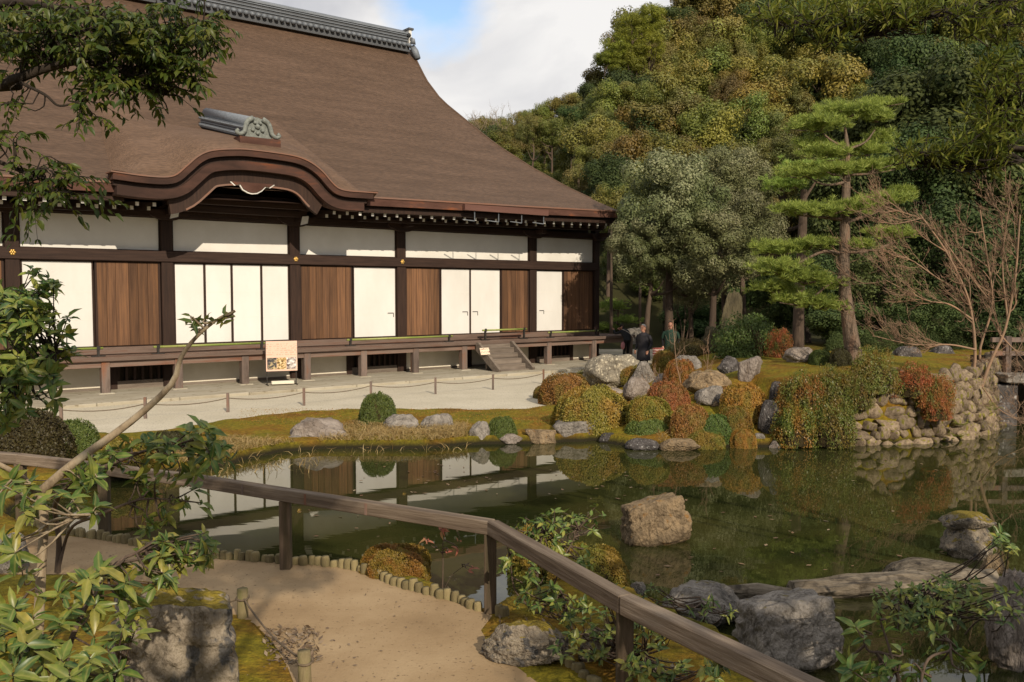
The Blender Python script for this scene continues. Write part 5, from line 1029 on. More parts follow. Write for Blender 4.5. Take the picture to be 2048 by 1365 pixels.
pine([(1712, 742, 20), (1697, 640, 20), (1688, 560, 20), (1690, 460, 20), (1692, 390, 20), (1694, 300, 20), (1690, 255, 20)], [0.20, 0.15, 0.125, 0.11, 0.09, 0.06, 0.02],
     [(1640, 250, 20, 60, 24), (1700, 222, 20.3, 70, 22), (1760, 208, 20.5, 40, 14), (1620, 290, 20.4, 35, 20), (1755, 235, 20, 30, 16), (1650, 305, 19.8, 50, 22), (1735, 300, 20.2, 38, 20), (1600, 345, 19.9, 42, 22), (1665, 340, 19.8, 50, 18), (1735, 335, 20.0, 42, 20), (1780, 330, 20.5, 40, 16), (1765, 275, 20.5, 30, 22),
      (1595, 420, 20.0, 48, 20), (1650, 425, 19.7, 40, 18), (1705, 415, 19.8, 50, 22), (1770, 400, 20.0, 48, 18), (1805, 385, 20.2, 30, 16), (1560, 500, 20.2, 55, 22), (1620, 490, 20.0, 45, 16), (1720, 490, 20, 30, 18), (1780, 468, 20.2, 45, 18),
      (1555, 535, 19.8, 55, 26), (1610, 555, 19.7, 50, 24), (1550, 575, 20.2, 50, 22), (1600, 600, 20, 50, 22), (1650, 610, 19.8, 42, 18), (1660, 570, 20, 30, 16)],
     [([(1692, 512, 20), (1650, 503, 20), (1600, 525, 19.9), (1560, 545, 19.9)], 0.05), ([(1690, 505, 20), (1740, 502, 20), (1790, 485, 20.1)], 0.05), ([(1690, 445, 20), (1740, 430, 20), (1790, 405, 20.1), (1820, 392, 20.2)], 0.05), ([(1690, 440, 20), (1640, 435, 19.9), (1590, 430, 20)], 0.045),
      ([(1692, 365, 20), (1650, 370, 19.9), (1610, 352, 19.9)], 0.04), ([(1694, 350, 20), (1740, 348, 20), (1790, 340, 20.4)], 0.035), ([(1694, 300, 20), (1660, 280, 20), (1640, 260, 20)], 0.04), ([(1694, 300, 20), (1730, 285, 20), (1750, 260, 20)], 0.035), ([(1692, 545, 20), (1650, 575, 19.9), (1610, 610, 19.9)], 0.04), ([(1692, 320, 20), (1650, 322, 19.9)], 0.03)],
     'tall red-barked pine with layered needle pads on the island')
pine([(1596, 712, 23.5), (1597, 640, 23.5), (1600, 560, 23.5), (1605, 460, 23.5), (1608, 380, 23.5)], [0.16, 0.14, 0.125, 0.11, 0.08], [(1620, 340, 23.5, 60, 30), (1570, 370, 23.6, 40, 24)], [([(1608, 400, 23.5), (1640, 350, 23.5)], 0.05)],
     'straight grey trunk of the second pine behind the tall pine', 'bark')
pine([(1240, 700, 45), (1235, 650, 45), (1240, 600, 45)], [0.1, 0.07, 0.04], [(1225, 612, 45, 34, 18), (1255, 640, 44.5, 30, 12), (1215, 655, 45, 26, 12)], [([(1238, 640, 45), (1255, 642, 44.6)], 0.04)], 'low cloud-pruned pine past the veranda corner', dens=90)
# ------------------------------------------------------------------ bare trees
def bare_tree(name, label, stems, mat, levels=3, n1=(9, 7, 5), len0=1.0, spread=0.55, bias=(0, 0, 0), r0=0.05, seed=3, cat='tree', loc=None):
    rng = np.random.default_rng(seed); g = np.array(stems[0][0][0] if loc is None else loc); e = empty(name, g)
    parts = [TB(), TB()]
    def grow(pts, r, lev, length):
        (parts[0] if lev == 0 else parts[1]).tube(np.array(pts) - g, np.linspace(r, max(r * 0.42, 0.0022), len(pts)), 7 if lev == 0 else 4 if lev < 2 else 3)
        if lev >= levels: return
        n = n1[lev]; pts = np.array(pts)
        for q in range(n):
            f = rng.uniform(0.30, 1.0) if lev == 0 else rng.uniform(0.15, 1.0); i = min(int(f * (len(pts) - 1)), len(pts) - 2); p = pts[i] + (pts[i + 1] - pts[i]) * (f * (len(pts) - 1) - i)
            t = unit(pts[i + 1] - pts[i]); d = unit(t * 0.7 + rng.normal(size=3) * spread + np.array(bias) * (0.9 if lev == 0 else 0.45) + np.array([0, 0, 0.10]))
            L_ = length * rng.uniform(0.45, 1.0); b = rng.normal(size=3) * 0.10 * L_
            c = curve([p, p + d * L_ * 0.35 + b, p + d * L_ * 0.7 + b * 0.4 + np.array([0, 0, -0.02 * L_]), p + d * L_ + np.array([0, 0, 0.10 * L_])], 6 if lev < 2 else 4)
            grow(c, max(r * 0.42, 0.004), lev + 1, L_ * 0.58)
    for pts, r in stems: grow(curve(pts, 16), r, 0, len0)
    parts[0].build('trunk', mat, e); tw = parts[1].build('twigs', mat, e)
    if tw: tw['kind'] = 'stuff'
    return tag(e, label, cat)
def px(l, Y): return [Q(x, y, Y + dy) for x, y, *r in l for dy in [r[0] if r else 0]]
bare_tree('bare_tree', 'leafless many-stemmed tree with reddish twigs beside the retaining wall',
          [(px([(1952, 812), (1968, 760), (1985, 715), (2010, 660), (2030, 560), (2040, 430)], 18.2), 0.0396), (px([(1938, 800), (1950, 720), (1945, 640), (1930, 580), (1890, 500), (1840, 430)], 18.3), 0.0360),
           (px([(1968, 758), (1960, 700), (1985, 610), (1975, 520), (1960, 420)], 18.5), 0.0288), (px([(1952, 700), (1900, 690), (1830, 690), (1745, 672)], 18.2), 0.0216), (px([(1945, 640), (1900, 610), (1850, 600), (1770, 560)], 18.1), 0.0216), (px([(1935, 590), (1880, 560), (1820, 520), (1760, 500)], 18.4), 0.0202),
           (px([(2000, 670), (2030, 700), (2070, 720)], 18.2), 0.0180), (px([(1985, 610), (1930, 540), (1860, 450), (1790, 420)], 18.6), 0.0216), (px([(2015, 640), (2005, 520), (2020, 400)], 18.7), 0.0216), (px([(1965, 775), (2000, 820), (2060, 850)], 18.0), 0.0144)],
          M['twig'], 3, (9, 8, 6), 1.0, 0.36, (-0.35, 0, 0.12), seed=5, loc=Q(1952, 812, 18.2))
bare_tree('bare_sapling', 'thin bare sapling with pale stem among the brown red shrubs', [(px([(1365, 812), (1362, 770), (1352, 720), (1346, 640)], 18.8), 0.014), (px([(1345, 790), (1330, 768), (1310, 760)], 18.7), 0.008), (px([(1395, 770), (1412, 745), (1418, 700)], 19.2), 0.009)], M['twig'], 2, (8, 4), 0.45, 0.5, (0, 0, 0.3), seed=8)
bare_tree('bare_shrub', 'bare twiggy shrub in shade behind the person in dark green', [(px([(1365, 690), (1360, 640), (1340, 590)], 36), 0.03), (px([(1370, 690), (1385, 630), (1410, 580)], 36), 0.03), (px([(1365, 690), (1370, 640), (1372, 590)], 36), 0.03)], M['bark'], 2, (10, 6), 0.9, 0.5, (0, 0, 0.3), seed=9)
bare_tree('bare_tree', 'grey leafless tree on the ridge behind the hall roof', [(px([(985, 330), (975, 290), (960, 262)], 80), 0.10), (px([(985, 330), (985, 285), (990, 258)], 80), 0.10), (px([(985, 330), (1000, 290), (1012, 270)], 80), 0.1)], M['bark_pale'], 3, (10, 7, 4), 2.2, 0.5, (0, 0, 0.3), seed=10)

# ------------------------------------------------------------------ near foliage hung on real twigs
def foliage(e, g, stems, regions, mat, bark, seed, per=(5, 8), droop=0.25, fold=0.22, style='whorl', wratio=0.36, stem_name='stem'):
    """stems: [(points, radius0, radius1)] in world; regions: (cx,cy,rx,ry,Y0,Y1,n,leaf length) in pixels/metres"""
    rng = np.random.default_rng(seed); sp = []
    for pts, ra, rb in stems:
        c = curve(pts, 22); tb = TB(); tb.tube(c - g, np.linspace(ra, rb, 22), 8); tb.build(stem_name, M[bark], e); sp.append(c)
    allp = np.concatenate(sp); tw = TB(); PP, DD, NN, LL = [], [], [], []
    for cx, cy, rx, ry, Ya, Yb, n, ln in regions:
        for q in range(n):
            a = rng.uniform(0, 6.283); r = math.sqrt(rng.random()); c = Q(cx + rx * r * math.cos(a), cy + ry * r * math.sin(a), rng.uniform(Ya, Yb))
            dd = np.linalg.norm(allp - c, axis=1) + 0.25 * rng.random(len(allp)); b = allp[np.argmin(dd)]; v = c - b
            if style == 'whorl':
                tw.tube(curve([b, b + v * 0.5 + np.array([0, 0, -0.06 * np.linalg.norm(v)]) + rng.normal(size=3) * 0.03, c], 6) - g, np.linspace(0.008, 0.003, 6), 4)
                ax = unit(v / (np.linalg.norm(v) + 1e-6) + np.array([0, 0, 0.8]) + rng.normal(size=3) * 0.3); k = rng.integers(*per); x = unit(np.cross(ax, rng.normal(size=3))); y = np.cross(ax, x)
                for j in range(k):
                    an = j * 2.4 + rng.normal() * 0.25; el = rng.uniform(-0.15, 0.75); d = unit((x * math.cos(an) + y * math.sin(an)) * math.cos(el) + ax * math.sin(el))
                    PP.append(c - ax * rng.uniform(0, 0.05)); DD.append(d); NN.append(unit(ax + rng.normal(size=3) * 0.2)); LL.append(ln * rng.uniform(0.5, 1.3))
            elif style == 'spray':                               # drooping side twig, leaves in two ranks
                d0 = unit(v * np.array([1, 1, 0.2]) + rng.normal(size=3) * 0.25 * np.linalg.norm(v)); Lt = ln * rng.uniform(3.5, 6)
                c0 = c - d0 * Lt * 0.5; tw.tube(curve([b, b + (c0 - b) * 0.55 + rng.normal(size=3) * 0.02, c0], 5) - g, np.linspace(0.006, 0.0035, 5), 4)
                pts = curve([c0, c0 + d0 * Lt * 0.5 + np.array([0, 0, -0.05 * Lt]), c0 + d0 * Lt + np.array([0, 0, -0.28 * Lt])], 9); tw.tube(pts - g, np.linspace(0.0035, 0.0015, 9), 4)
                sd = unit(np.cross(d0, np.array([0, 0, 1.0])))
                for j in range(1, 9):
                    t = unit(pts[j] - pts[j - 1])
                    for s_ in (-1, 1):
                        if rng.random() < 0.12: continue
                        PP.append(pts[j]); DD.append(unit(t * 0.75 + sd * s_ * 0.75 + np.array([0, 0, -0.35]) + rng.normal(size=3) * 0.22)); NN.append(unit(np.array([0, 0, 1.0]) + rng.normal(size=3) * 0.45)); LL.append(ln * rng.uniform(0.6, 1.15))
            else:                                                # needle: narrow leaves all round the shoot
                d0 = unit(v + np.array([0, 0, 0.25]) + rng.normal(size=3) * 0.4); Lt = ln * rng.uniform(1.6, 2.8); c0 = c - d0 * Lt * 0.5
                tw.tube(curve([b, b + (c0 - b) * 0.55 + rng.normal(size=3) * 0.03, c0, c0 + d0 * Lt], 7) - g, np.linspace(0.007, 0.002, 7), 4)
                for j in range(rng.integers(14, 24)):
                    f = rng.random(); s_ = unit(np.cross(d0, rng.normal(size=3))); PP.append(c0 + d0 * Lt * f); DD.append(unit(d0 * rng.uniform(0.5, 1.2) + s_)); NN.append(unit(np.cross(s_, d0) * 0.3 + np.array([0, 0, 1.0]) + rng.normal(size=3) * 0.4)); LL.append(ln * rng.uniform(0.7, 1.2))
    t_ = tw.build('twigs', M[bark], e)
    if t_: t_['kind'] = 'stuff'
    PP = np.array(PP) - g; DD = np.array(DD); NN = np.array(NN); LL = np.array(LL)
    if style == 'needle': V, a = leaf_cards(PP, DD, NN, LL, LL * wratio); me = mesh_np('foliage', V, a, mats=[LM[mat]])
    else: V, a, b = leaf_full(PP, DD, NN, LL, LL * wratio, droop, fold); me = mesh_np('foliage', V, a, b, mats=[LM[mat]], smooth=True, rib=np.tile([1, 0, 1, 0, 0, 1, 0, 1], len(PP)))
    return put('foliage', me, e)
def plant(name, label, base, stems, regions, mat, bark='bark', seed=1, cat='sapling', **kw):
    g = np.array(base, float); e = empty(name, g); foliage(e, g, stems, regions, mat, bark, seed, **kw); return tag(e, label, cat)

# left foreground sapling (pale trunk, glossy yellow green leaves)
b1 = Q(78, 1500, 5.0); 
plant('glossy_sapling', 'pale-trunked sapling with large glossy yellow green leaves in the foreground', b1,
      [([b1, Q(76, 1300, 5.0), Q(82, 1150, 5.05), Q(88, 1040, 5.1), Q(80, 985, 5.1)], 0.032, 0.024), ([Q(80, 985, 5.1), Q(150, 925, 5.1), Q(260, 845, 5.2), Q(342, 770, 5.2), Q(362, 715, 5.2), Q(395, 672, 5.2), Q(440, 636, 5.2), Q(470, 622, 5.2)], 0.028, 0.004),
       ([Q(85, 1000, 5.1), Q(50, 960, 5.1), Q(10, 935, 5.0), Q(-60, 900, 5)], 0.022, 0.010), ([Q(82, 1060, 5.05), Q(110, 1040, 5), Q(180, 1030, 4.9)], 0.012, 0.005)],
      [(378, 650, 22, 24, 5.1, 5.25, 3, 0.085), (428, 640, 34, 18, 5.15, 5.25, 3, 0.07), (40, 1000, 60, 45, 4.6, 5.1, 9, 0.11), (180, 985, 60, 40, 4.9, 5.2, 7, 0.11), (10, 1120, 45, 55, 4.5, 5.0, 6, 0.11)],
      'near_yellow', 'bark_pale', 21, wratio=0.38)
# bottom left thicket of big leaves
b2 = Q(100, 1560, 4.3)
plant('glossy_shrub', 'low thicket of big yellow green leaves in front of the mossy grey rock', b2,
      [([b2, Q(120, 1400, 4.3), Q(150, 1260, 4.4), Q(230, 1130, 4.6), Q(330, 1090, 4.8)], 0.022, 0.006), ([b2, Q(60, 1400, 4.2), Q(40, 1280, 4.3), Q(20, 1180, 4.4)], 0.02, 0.006), ([b2, Q(190, 1420, 4.2), Q(260, 1320, 4.3)], 0.018, 0.006)],
      [(60, 1240, 70, 70, 3.9, 4.5, 16, 0.110), (190, 1200, 80, 60, 4.1, 4.6, 17, 0.106), (120, 1330, 120, 60, 3.7, 4.3, 21, 0.106), (260, 1290, 60, 60, 3.9, 4.4, 8, 0.098), (340, 1110, 70, 40, 4.6, 4.9, 16, 0.082), (400, 1090, 50, 36, 4.7, 4.9, 14, 0.085), (280, 1140, 70, 40, 4.5, 4.8, 10, 0.090)],
      'near_yellow', 'bark', 22, 'shrub', wratio=0.38)
# middle left dark leaved sapling
b3 = P(115, 1145, 0.02)
plant('dark_leaved_sapling', 'brown-stemmed sapling with dark green leaves beside the pale trunk', b3,
      [([b3, Q(118, 1080, b3[1]), Q(110, 1010, b3[1] - .3), Q(150, 960, 6.2), Q(220, 930, 6.0), Q(300, 900, 5.9), Q(400, 890, 5.9)], 0.030, 0.006), ([b3, Q(140, 1060, b3[1] - .2), Q(200, 1030, 6.1), Q(280, 1000, 6.0), Q(350, 1000, 5.9)], 0.018, 0.005)],
      [(400, 900, 70, 48, 5.6, 6.0, 16, 0.115), (270, 900, 70, 40, 5.6, 6.2, 12, 0.10), (330, 960, 80, 40, 5.7, 6.2, 14, 0.10), (370, 1005, 36, 20, 5.8, 6.0, 4, 0.10), (180, 930, 60, 40, 5.8, 6.3, 8, 0.10), (120, 960, 70, 60, 6, 6.5, 8, 0.10), (300, 1050, 60, 30, 5.9, 6.2, 6, 0.09)],
      'near_green', 'bark', 23, wratio=0.42)
# large dark leafy mass at the left edge
b4 = np.array([-4.6, 6.2, 0.0])
plant('camellia_tree', 'dark glossy camellia crown at the left edge in front of the hall', b4,
      [([b4, b4 + [0, 0, 0.8], Q(-120, 800, 6.4), Q(-60, 690, 6.4), Q(20, 620, 6.4)], 0.06, 0.012), ([b4 + [0, 0, 0.8], Q(-100, 850, 6.3), Q(-20, 770, 6.3), Q(60, 740, 6.3), Q(110, 700, 6.3)], 0.03, 0.006)],
      [(30, 660, 60, 105, 6.0, 6.8, 62, 0.105), (90, 680, 60, 80, 6.1, 6.7, 34, 0.10), (60, 580, 55, 45, 6.2, 6.7, 18, 0.09), (60, 780, 70, 45, 6.0, 6.6, 26, 0.10), (20, 820, 36, 40, 6.1, 6.5, 10, 0.09), (-40, 700, 40, 120, 6.0, 6.8, 24, 0.10)],
      'near_green', 'bark_dark', 24, 'tree', per=(6, 10), wratio=0.40, stem_name='limb')
# overhanging branch at the top left
b5 = np.array([-6.2, 4.6, 0.6])
plant('overhanging_tree', 'dark overhanging branch of small drooping green leaves above the hall roof', b5,
      [([b5, b5 + [0.1, 0.1, 2.0], b5 + [0.2, 0.2, 4.4]], 0.16, 0.07), ([b5 + [0.15, 0.15, 3.2], Q(-60, 172, 6.0), Q(20, 162, 6.0), Q(90, 138, 6.0), Q(165, 125, 6.0), Q(260, 150, 6.0), Q(330, 190, 6.1)], 0.05, 0.006), ([Q(-100, 60, 6.2), Q(0, 8, 6.2), Q(90, 12, 6.2), Q(200, 30, 6.3), Q(330, 60, 6.3), Q(420, 100, 6.3)], 0.035, 0.006),
       ([Q(90, 138, 6), Q(130, 80, 6.1), Q(220, 50, 6.2)], 0.02, 0.006), ([Q(40, 165, 6), Q(90, 190, 5.9), Q(120, 212, 5.9), Q(170, 200, 5.9)], 0.012, 0.005), ([Q(-100, 330, 5.6), Q(-20, 320, 5.6), Q(60, 350, 5.6), Q(130, 365, 5.6)], 0.02, 0.005), ([b5 + [0.15, 0.15, 2.4], Q(-160, 350, 5.5), Q(-100, 330, 5.6)], 0.04, 0.02)],
      [(120, 50, 150, 60, 5.7, 6.6, 105, 0.076), (300, 60, 130, 60, 5.8, 6.6, 95, 0.076), (400, 50, 50, 45, 6.0, 6.5, 14, 0.062), (300, 150, 110, 50, 5.8, 6.4, 51, 0.076), (230, 120, 90, 60, 5.8, 6.3, 37, 0.076), (185, 210, 40, 40, 5.7, 6.0, 7, 0.066), (40, 110, 50, 50, 5.8, 6.3, 10, 0.062), (20, 210, 36, 20, 5.7, 6.0, 5, 0.062),
       (20, 285, 60, 30, 5.4, 5.8, 9, 0.062), (90, 350, 70, 32, 5.4, 5.8, 16, 0.066), (140, 370, 50, 30, 5.4, 5.7, 9, 0.066), (60, 400, 60, 20, 5.4, 5.7, 7, 0.066)],
      'over_left', 'bark_dark', 25, 'tree', style='spray', wratio=0.42, droop=0.3, stem_name='limb')
# overhanging narrow-leaved branches at the top right
b6 = np.array([7.6, 3.4, -0.1])
plant('yew_plum_tree', 'overhanging branches of narrow yellow green leaves at the upper right', b6,
      [([b6, b6 + [0, 0, 2.2], b6 + [-0.2, 0.3, 5.2]], 0.2, 0.08), ([b6 + [-0.1, 0.2, 4.4], Q(2120, -50, 6.4), Q(2040, -12, 6.4), Q(1930, 15, 6.4), Q(1830, 42, 6.4), Q(1740, 68, 6.4), Q(1650, 90, 6.4)], 0.05, 0.006), ([Q(1740, 68, 6.4), Q(1650, 50, 6.4), Q(1560, 40, 6.4), Q(1500, 25, 6.4)], 0.012, 0.004), ([b6 + [-0.1, 0.1, 2.5], Q(2140, 310, 6.2), Q(2040, 325, 6.2), Q(1940, 332, 6.2), Q(1850, 322, 6.2)], 0.03, 0.005),
       ([b6 + [-0.1, 0.1, 3.0], Q(2160, 230, 6.2), Q(2080, 215, 6.2), Q(1990, 220, 6.2)], 0.03, 0.006)],
      [(1590, 35, 90, 28, 6.1, 6.7, 41, 0.095), (1720, 30, 110, 32, 6.1, 6.7, 57, 0.095), (1860, 20, 110, 34, 6.0, 6.7, 57, 0.095), (1990, 40, 80, 40, 6.0, 6.6, 48, 0.095), (2010, 160, 50, 50, 5.9, 6.4, 35, 0.095), (2000, 240, 60, 50, 5.9, 6.4, 48, 0.095), (1960, 290, 60, 30, 5.9, 6.4, 32, 0.09), (1860, 312, 60, 12, 6.0, 6.3, 28, 0.085), (1960, 318, 70, 14, 6.0, 6.3, 32, 0.085), (1680, 75, 60, 20, 6.2, 6.5, 12, 0.09)],
      'over_right', 'bark_dark', 26, 'tree', style='needle', wratio=0.17, stem_name='limb')
# bottom right sapling over the inlet
b7 = Q(1830, 1480, 4.4)
plant('waterside_sapling', 'sapling with glossy green leaves leaning over the inlet in front of the big boulder', b7,
      [([b7, Q(1800, 1365, 4.5), Q(1770, 1310, 4.6), Q(1735, 1300, 4.6), Q(1720, 1250, 4.7)], 0.014, 0.004), ([Q(1795, 1350, 4.5), Q(1770, 1270, 4.6), Q(1760, 1240, 4.6)], 0.008, 0.003), ([b7, Q(1850, 1330, 4.5), Q(1900, 1300, 4.6), Q(1890, 1270, 4.7)], 0.010, 0.003)],
      [(1715, 1265, 20, 20, 4.6, 4.7, 2, 0.085), (1700, 1345, 30, 18, 4.4, 4.6, 3, 0.09), (1780, 1345, 40, 20, 4.4, 4.6, 4, 0.085), (1830, 1310, 40, 36, 4.5, 4.7, 5, 0.08), (1900, 1290, 60, 36, 4.6, 4.8, 5, 0.075), (1950, 1345, 20, 10, 4.4, 4.5, 1, 0.085), (1760, 1250, 20, 20, 4.6, 4.7, 2, 0.075)],
      'near_green', 'bark', 27, per=(5, 8), wratio=0.40)
b8 = P(1905, 1260, ZW); b8[2] = ZW - 0.2
plant('waterside_shrub', 'fine-leaved green shrub trailing over the slab beside the tall pale rock', b8,
      [([b8, Q(1900, 1215, b8[1]), Q(1860, 1180, b8[1]), Q(1800, 1185, b8[1] - .1)], 0.012, 0.003), ([b8, Q(1930, 1190, b8[1]), Q(1930, 1160, b8[1])], 0.01, 0.003), ([b8, Q(1960, 1240, b8[1] - .2), Q(2020, 1260, b8[1] - .3)], 0.01, 0.003)],
      [(1900, 1195, 70, 45, 5.6, 6.1, 32, 0.06), (1800, 1200, 60, 30, 5.5, 6.0, 18, 0.055), (1840, 1235, 60, 36, 5.4, 5.9, 18, 0.055), (2020, 1200, 30, 50, 5.2, 5.6, 10, 0.06), (2020, 1085, 26, 28, 6.4, 6.7, 8, 0.07)],
      'near_green', 'bark', 28, 'shrub', per=(5, 8), wratio=0.40)
# leafy shrubs on the pond side of the handrail
b9 = P(1080, 1235, 0.0)
plant('waterside_shrub', 'loose green leafy shrub reaching above the handrail corner', b9,
      [([b9, Q(1075, 1150, b9[1]), Q(1085, 1060, b9[1])], 0.014, 0.004), ([b9, Q(1120, 1140, b9[1]), Q(1160, 1050, b9[1] + .1)], 0.012, 0.003), ([b9, Q(1030, 1180, b9[1]), Q(1020, 1100, b9[1])], 0.012, 0.003)],
      [(1090, 1055, 60, 40, 7.2, 7.8, 24, 0.075), (1150, 1060, 50, 50, 7.3, 7.8, 18, 0.07), (1040, 1110, 40, 60, 7.0, 7.6, 18, 0.07), (1120, 1130, 70, 50, 7.0, 7.6, 22, 0.07), (1190, 1030, 20, 20, 7.4, 7.6, 4, 0.06)],
      'near_green', 'bark', 29, 'shrub', per=(5, 8), wratio=0.42)
b10 = P(1150, 1290, 0.0)
plant('waterside_shrub', 'yellow green leafy undergrowth below the handrail', b10,
      [([b10, Q(1140, 1240, b10[1]), Q(1120, 1180, b10[1])], 0.012, 0.003), ([b10, Q(1200, 1250, b10[1]), Q(1260, 1250, b10[1] - .1)], 0.012, 0.003), ([b10, Q(1200, 1300, b10[1] - .2), Q(1290, 1310, b10[1] - .4)], 0.012, 0.003)],
      [(1060, 1190, 60, 30, 6.6, 7.2, 16, 0.07), (1140, 1210, 70, 34, 6.3, 7.0, 22, 0.07), (1220, 1240, 60, 40, 6.0, 6.6, 22, 0.065), (1170, 1290, 60, 36, 5.8, 6.3, 16, 0.065), (1300, 1260, 60, 40, 5.6, 6.2, 18, 0.06), (1310, 1330, 60, 30, 5.2, 5.6, 16, 0.06), (1230, 1185, 40, 20, 6.4, 6.8, 8, 0.06), (1440, 1345, 50, 20, 4.6, 5, 8, 0.055)],
      'near_yellow', 'bark', 30, 'shrub', per=(5, 8), wratio=0.44)
b11 = P(1400, 1262, ZW)
plant('waterside_shrub', 'sparse sprig growing over the broad flat-topped grey rock', b11, [([b11, Q(1410, 1230, b11[1] - .2), Q(1400, 1195, b11[1] - .2)], 0.008, 0.003), ([b11, Q(1440, 1240, b11[1] - .2), Q(1450, 1210, b11[1] - .2)], 0.007, 0.003)],
      [(1410, 1215, 34, 22, 6.2, 6.5, 6, 0.06), (1450, 1215, 20, 20, 6.2, 6.5, 3, 0.06), (1310, 1190, 30, 20, 6.6, 6.9, 8, 0.05)], 'near_green', 'bark', 31, 'sprig', per=(4, 6), wratio=0.25)
b12 = P(885, 1185, -0.05)
plant('red_leaved_sapling', 'thin sapling with a few hanging red leaves behind the stake edging', b12, [([b12, Q(886, 1130, b12[1]), Q(887, 1080, b12[1]), Q(905, 1045, b12[1])], 0.007, 0.002), ([Q(886, 1110, b12[1]), Q(865, 1085, b12[1])], 0.004, 0.002), ([b12, Q(905, 1150, b12[1]), Q(940, 1125, b12[1])], 0.004, 0.002)],
      [(870, 1050, 26, 14, 7.9, 8.1, 4, 0.055), (915, 1090, 14, 14, 7.9, 8.1, 2, 0.055), (850, 1085, 12, 10, 7.9, 8.1, 2, 0.055), (895, 1105, 14, 14, 7.9, 8.1, 2, 0.05), (940, 1140, 12, 18, 7.9, 8.1, 2, 0.05)], 'red_leaf', 'bark', 32, per=(2, 4), wratio=0.45, droop=0.7)
SPARSE = crown_mesh(590, 4200, 26, 0.075, (1, 1, 0.9), name='open_crown', cl=(0.14, 0.30))
# trees beside the camera whose crowns shade the near garden
for i, (x, y, zc, r, lab) in enumerate(((6.0, -1.5, 4.8, 2.9, 'spreading evergreen beside the viewpoint shading the near path'), (11.0, -0.8, 4.4, 2.2, 'evergreen tree beside the inlet shading the tall pale rock'), (0.9, -1.2, 6.4, 1.9, 'small evergreen over the viewpoint dappling the path'))):
    e = empty('garden_tree', (x, y, hz(x, y) - 0.1), 0.7 * i); zr = zc - e.location.z
    put('crown', SPARSE, e, (0, 0, zr), None, (r, r, r * 0.72), LM['deep']); put('trunk', TRUNK[i % 4], e, (0, 0, zr), None, (r * 0.8, r * 0.8, zr / 1.8), M['bark']); tag(e, lab, 'tree')

# ------------------------------------------------------------------ dry grass, ferns, fallen leaves
def blades(name, regions, n, lab, cat, h=(0.08, 0.24), mat='dry', wd=0.0045, lean=0.5):
    rng = np.random.default_rng(17); P0 = []
    for (x0, y0, x1, y1), w_ in regions:
        k = int(n * w_); xx = rng.uniform(x0, x1, k); yy = rng.uniform(y0, y1, k); cl_ = rng.normal(size=k) * 0
        pp = np.array([P(a, b, -0.05) for a, b in zip(xx, yy)]); z = height(pp[:, 0], pp[:, 1]); ok = (z > ZW + 0.012) | (rng.random(k) > 0.97)
        pp[:, 2] = np.maximum(z, ZW); P0.append(pp[ok])
    P0 = np.concatenate(P0); k = len(P0); d = unit(rng.normal(size=(k, 3)) * np.array([lean, lean, 0.1]) + np.array([0, 0, 0.75])); l = rng.uniform(*h, k); s = unit(np.cross(d, rng.normal(size=(k, 3)))); bend = unit(d * np.array([1, 1, 0]) + 1e-3)
    w3 = wd * rng.uniform(0.6, 1.4, k)[:, None]; m_ = P0 + d * l[:, None] * 0.55; t = P0 + d * l[:, None] * 0.85 + bend * l[:, None] * 0.35 - np.array([0, 0, 1]) * l[:, None] * 0.12
    V = np.stack([P0 - s * w3, P0 + s * w3, m_ + s * w3 * 0.8, m_ - s * w3 * 0.8, t], 1).reshape(-1, 3); b = np.arange(k)[:, None] * 5
    o = put(name, mesh_np(name, V, b + np.array([[0, 1, 2, 3]]), b + np.array([[3, 2, 4]]), mats=[LM[mat]])); return tag(o, lab, cat, kind='stuff')
blades('dry_grass', [((640, 862, 930, 901), 0.46), ((440, 890, 640, 935), 0.34), ((860, 858, 935, 890), 0.08), ((300, 920, 470, 955), 0.16)], 13000, 'straw coloured dry grass along the pond bank', 'grass')
blades('water_grass', [((1310, 880, 1330, 900), 1.0)], 90, 'small tuft of dry grass between the slab rocks', 'grass')
blades('moss_tufts', [((480, 822, 1110, 862), 0.5), ((1200, 790, 1460, 880), 0.3)], 9000, 'short moss covering the banks', 'moss', (0.012, 0.035), 'shrub_gold', 0.006)
def fern(x, y, Y, s, lab):
    c = Q(x, y, Y); e = empty('fern', c); rng = np.random.default_rng(int(x)); PP, DD, NN, LL = [], [], [], []
    for q in range(7):
        a = rng.uniform(0, 6.28); d = unit(np.array([math.cos(a), math.sin(a) - 0.7, 0.45])); pts = curve([(0, 0, 0), d * s * 0.5 + [0, 0, .02], d * s + np.array([0, 0, -0.3 * s])], 12); sd = unit(np.cross(d, [0, 0, 1]))
        for j in range(1, 12):
            for g_ in (-1, 1): PP.append(pts[j]); DD.append(unit(sd * g_ + d * 0.4)); NN.append(np.array([0, -.3, 1.0])); LL.append(s * 0.32 * (1.1 - j / 12))
    V, Fq = leaf_cards(np.array(PP), np.array(DD), unit(np.array(NN)), LL, np.array(LL) * 0.35); put('fronds', mesh_np('fronds', V, Fq, mats=[LM['fern']]), e); tag(e, lab, 'fern')
for x, y, lab in ((1885, 832, 'yellow green fern high on the retaining wall under the nandina'), (1920, 852, 'yellow green fern low on the retaining wall near the corner'), (1985, 822, 'yellow green fern in the shade past the wall corner'), (1850, 832, 'small fern beside the nandina on the retaining wall'), (1545, 868, 'small fern at the foot of the tall dark rock'), (1915, 875, 'yellow green fern just above the waterline of the retaining wall')):
    fern(x, y, 17.0 if x > 1600 else 17.2, 0.26, lab)
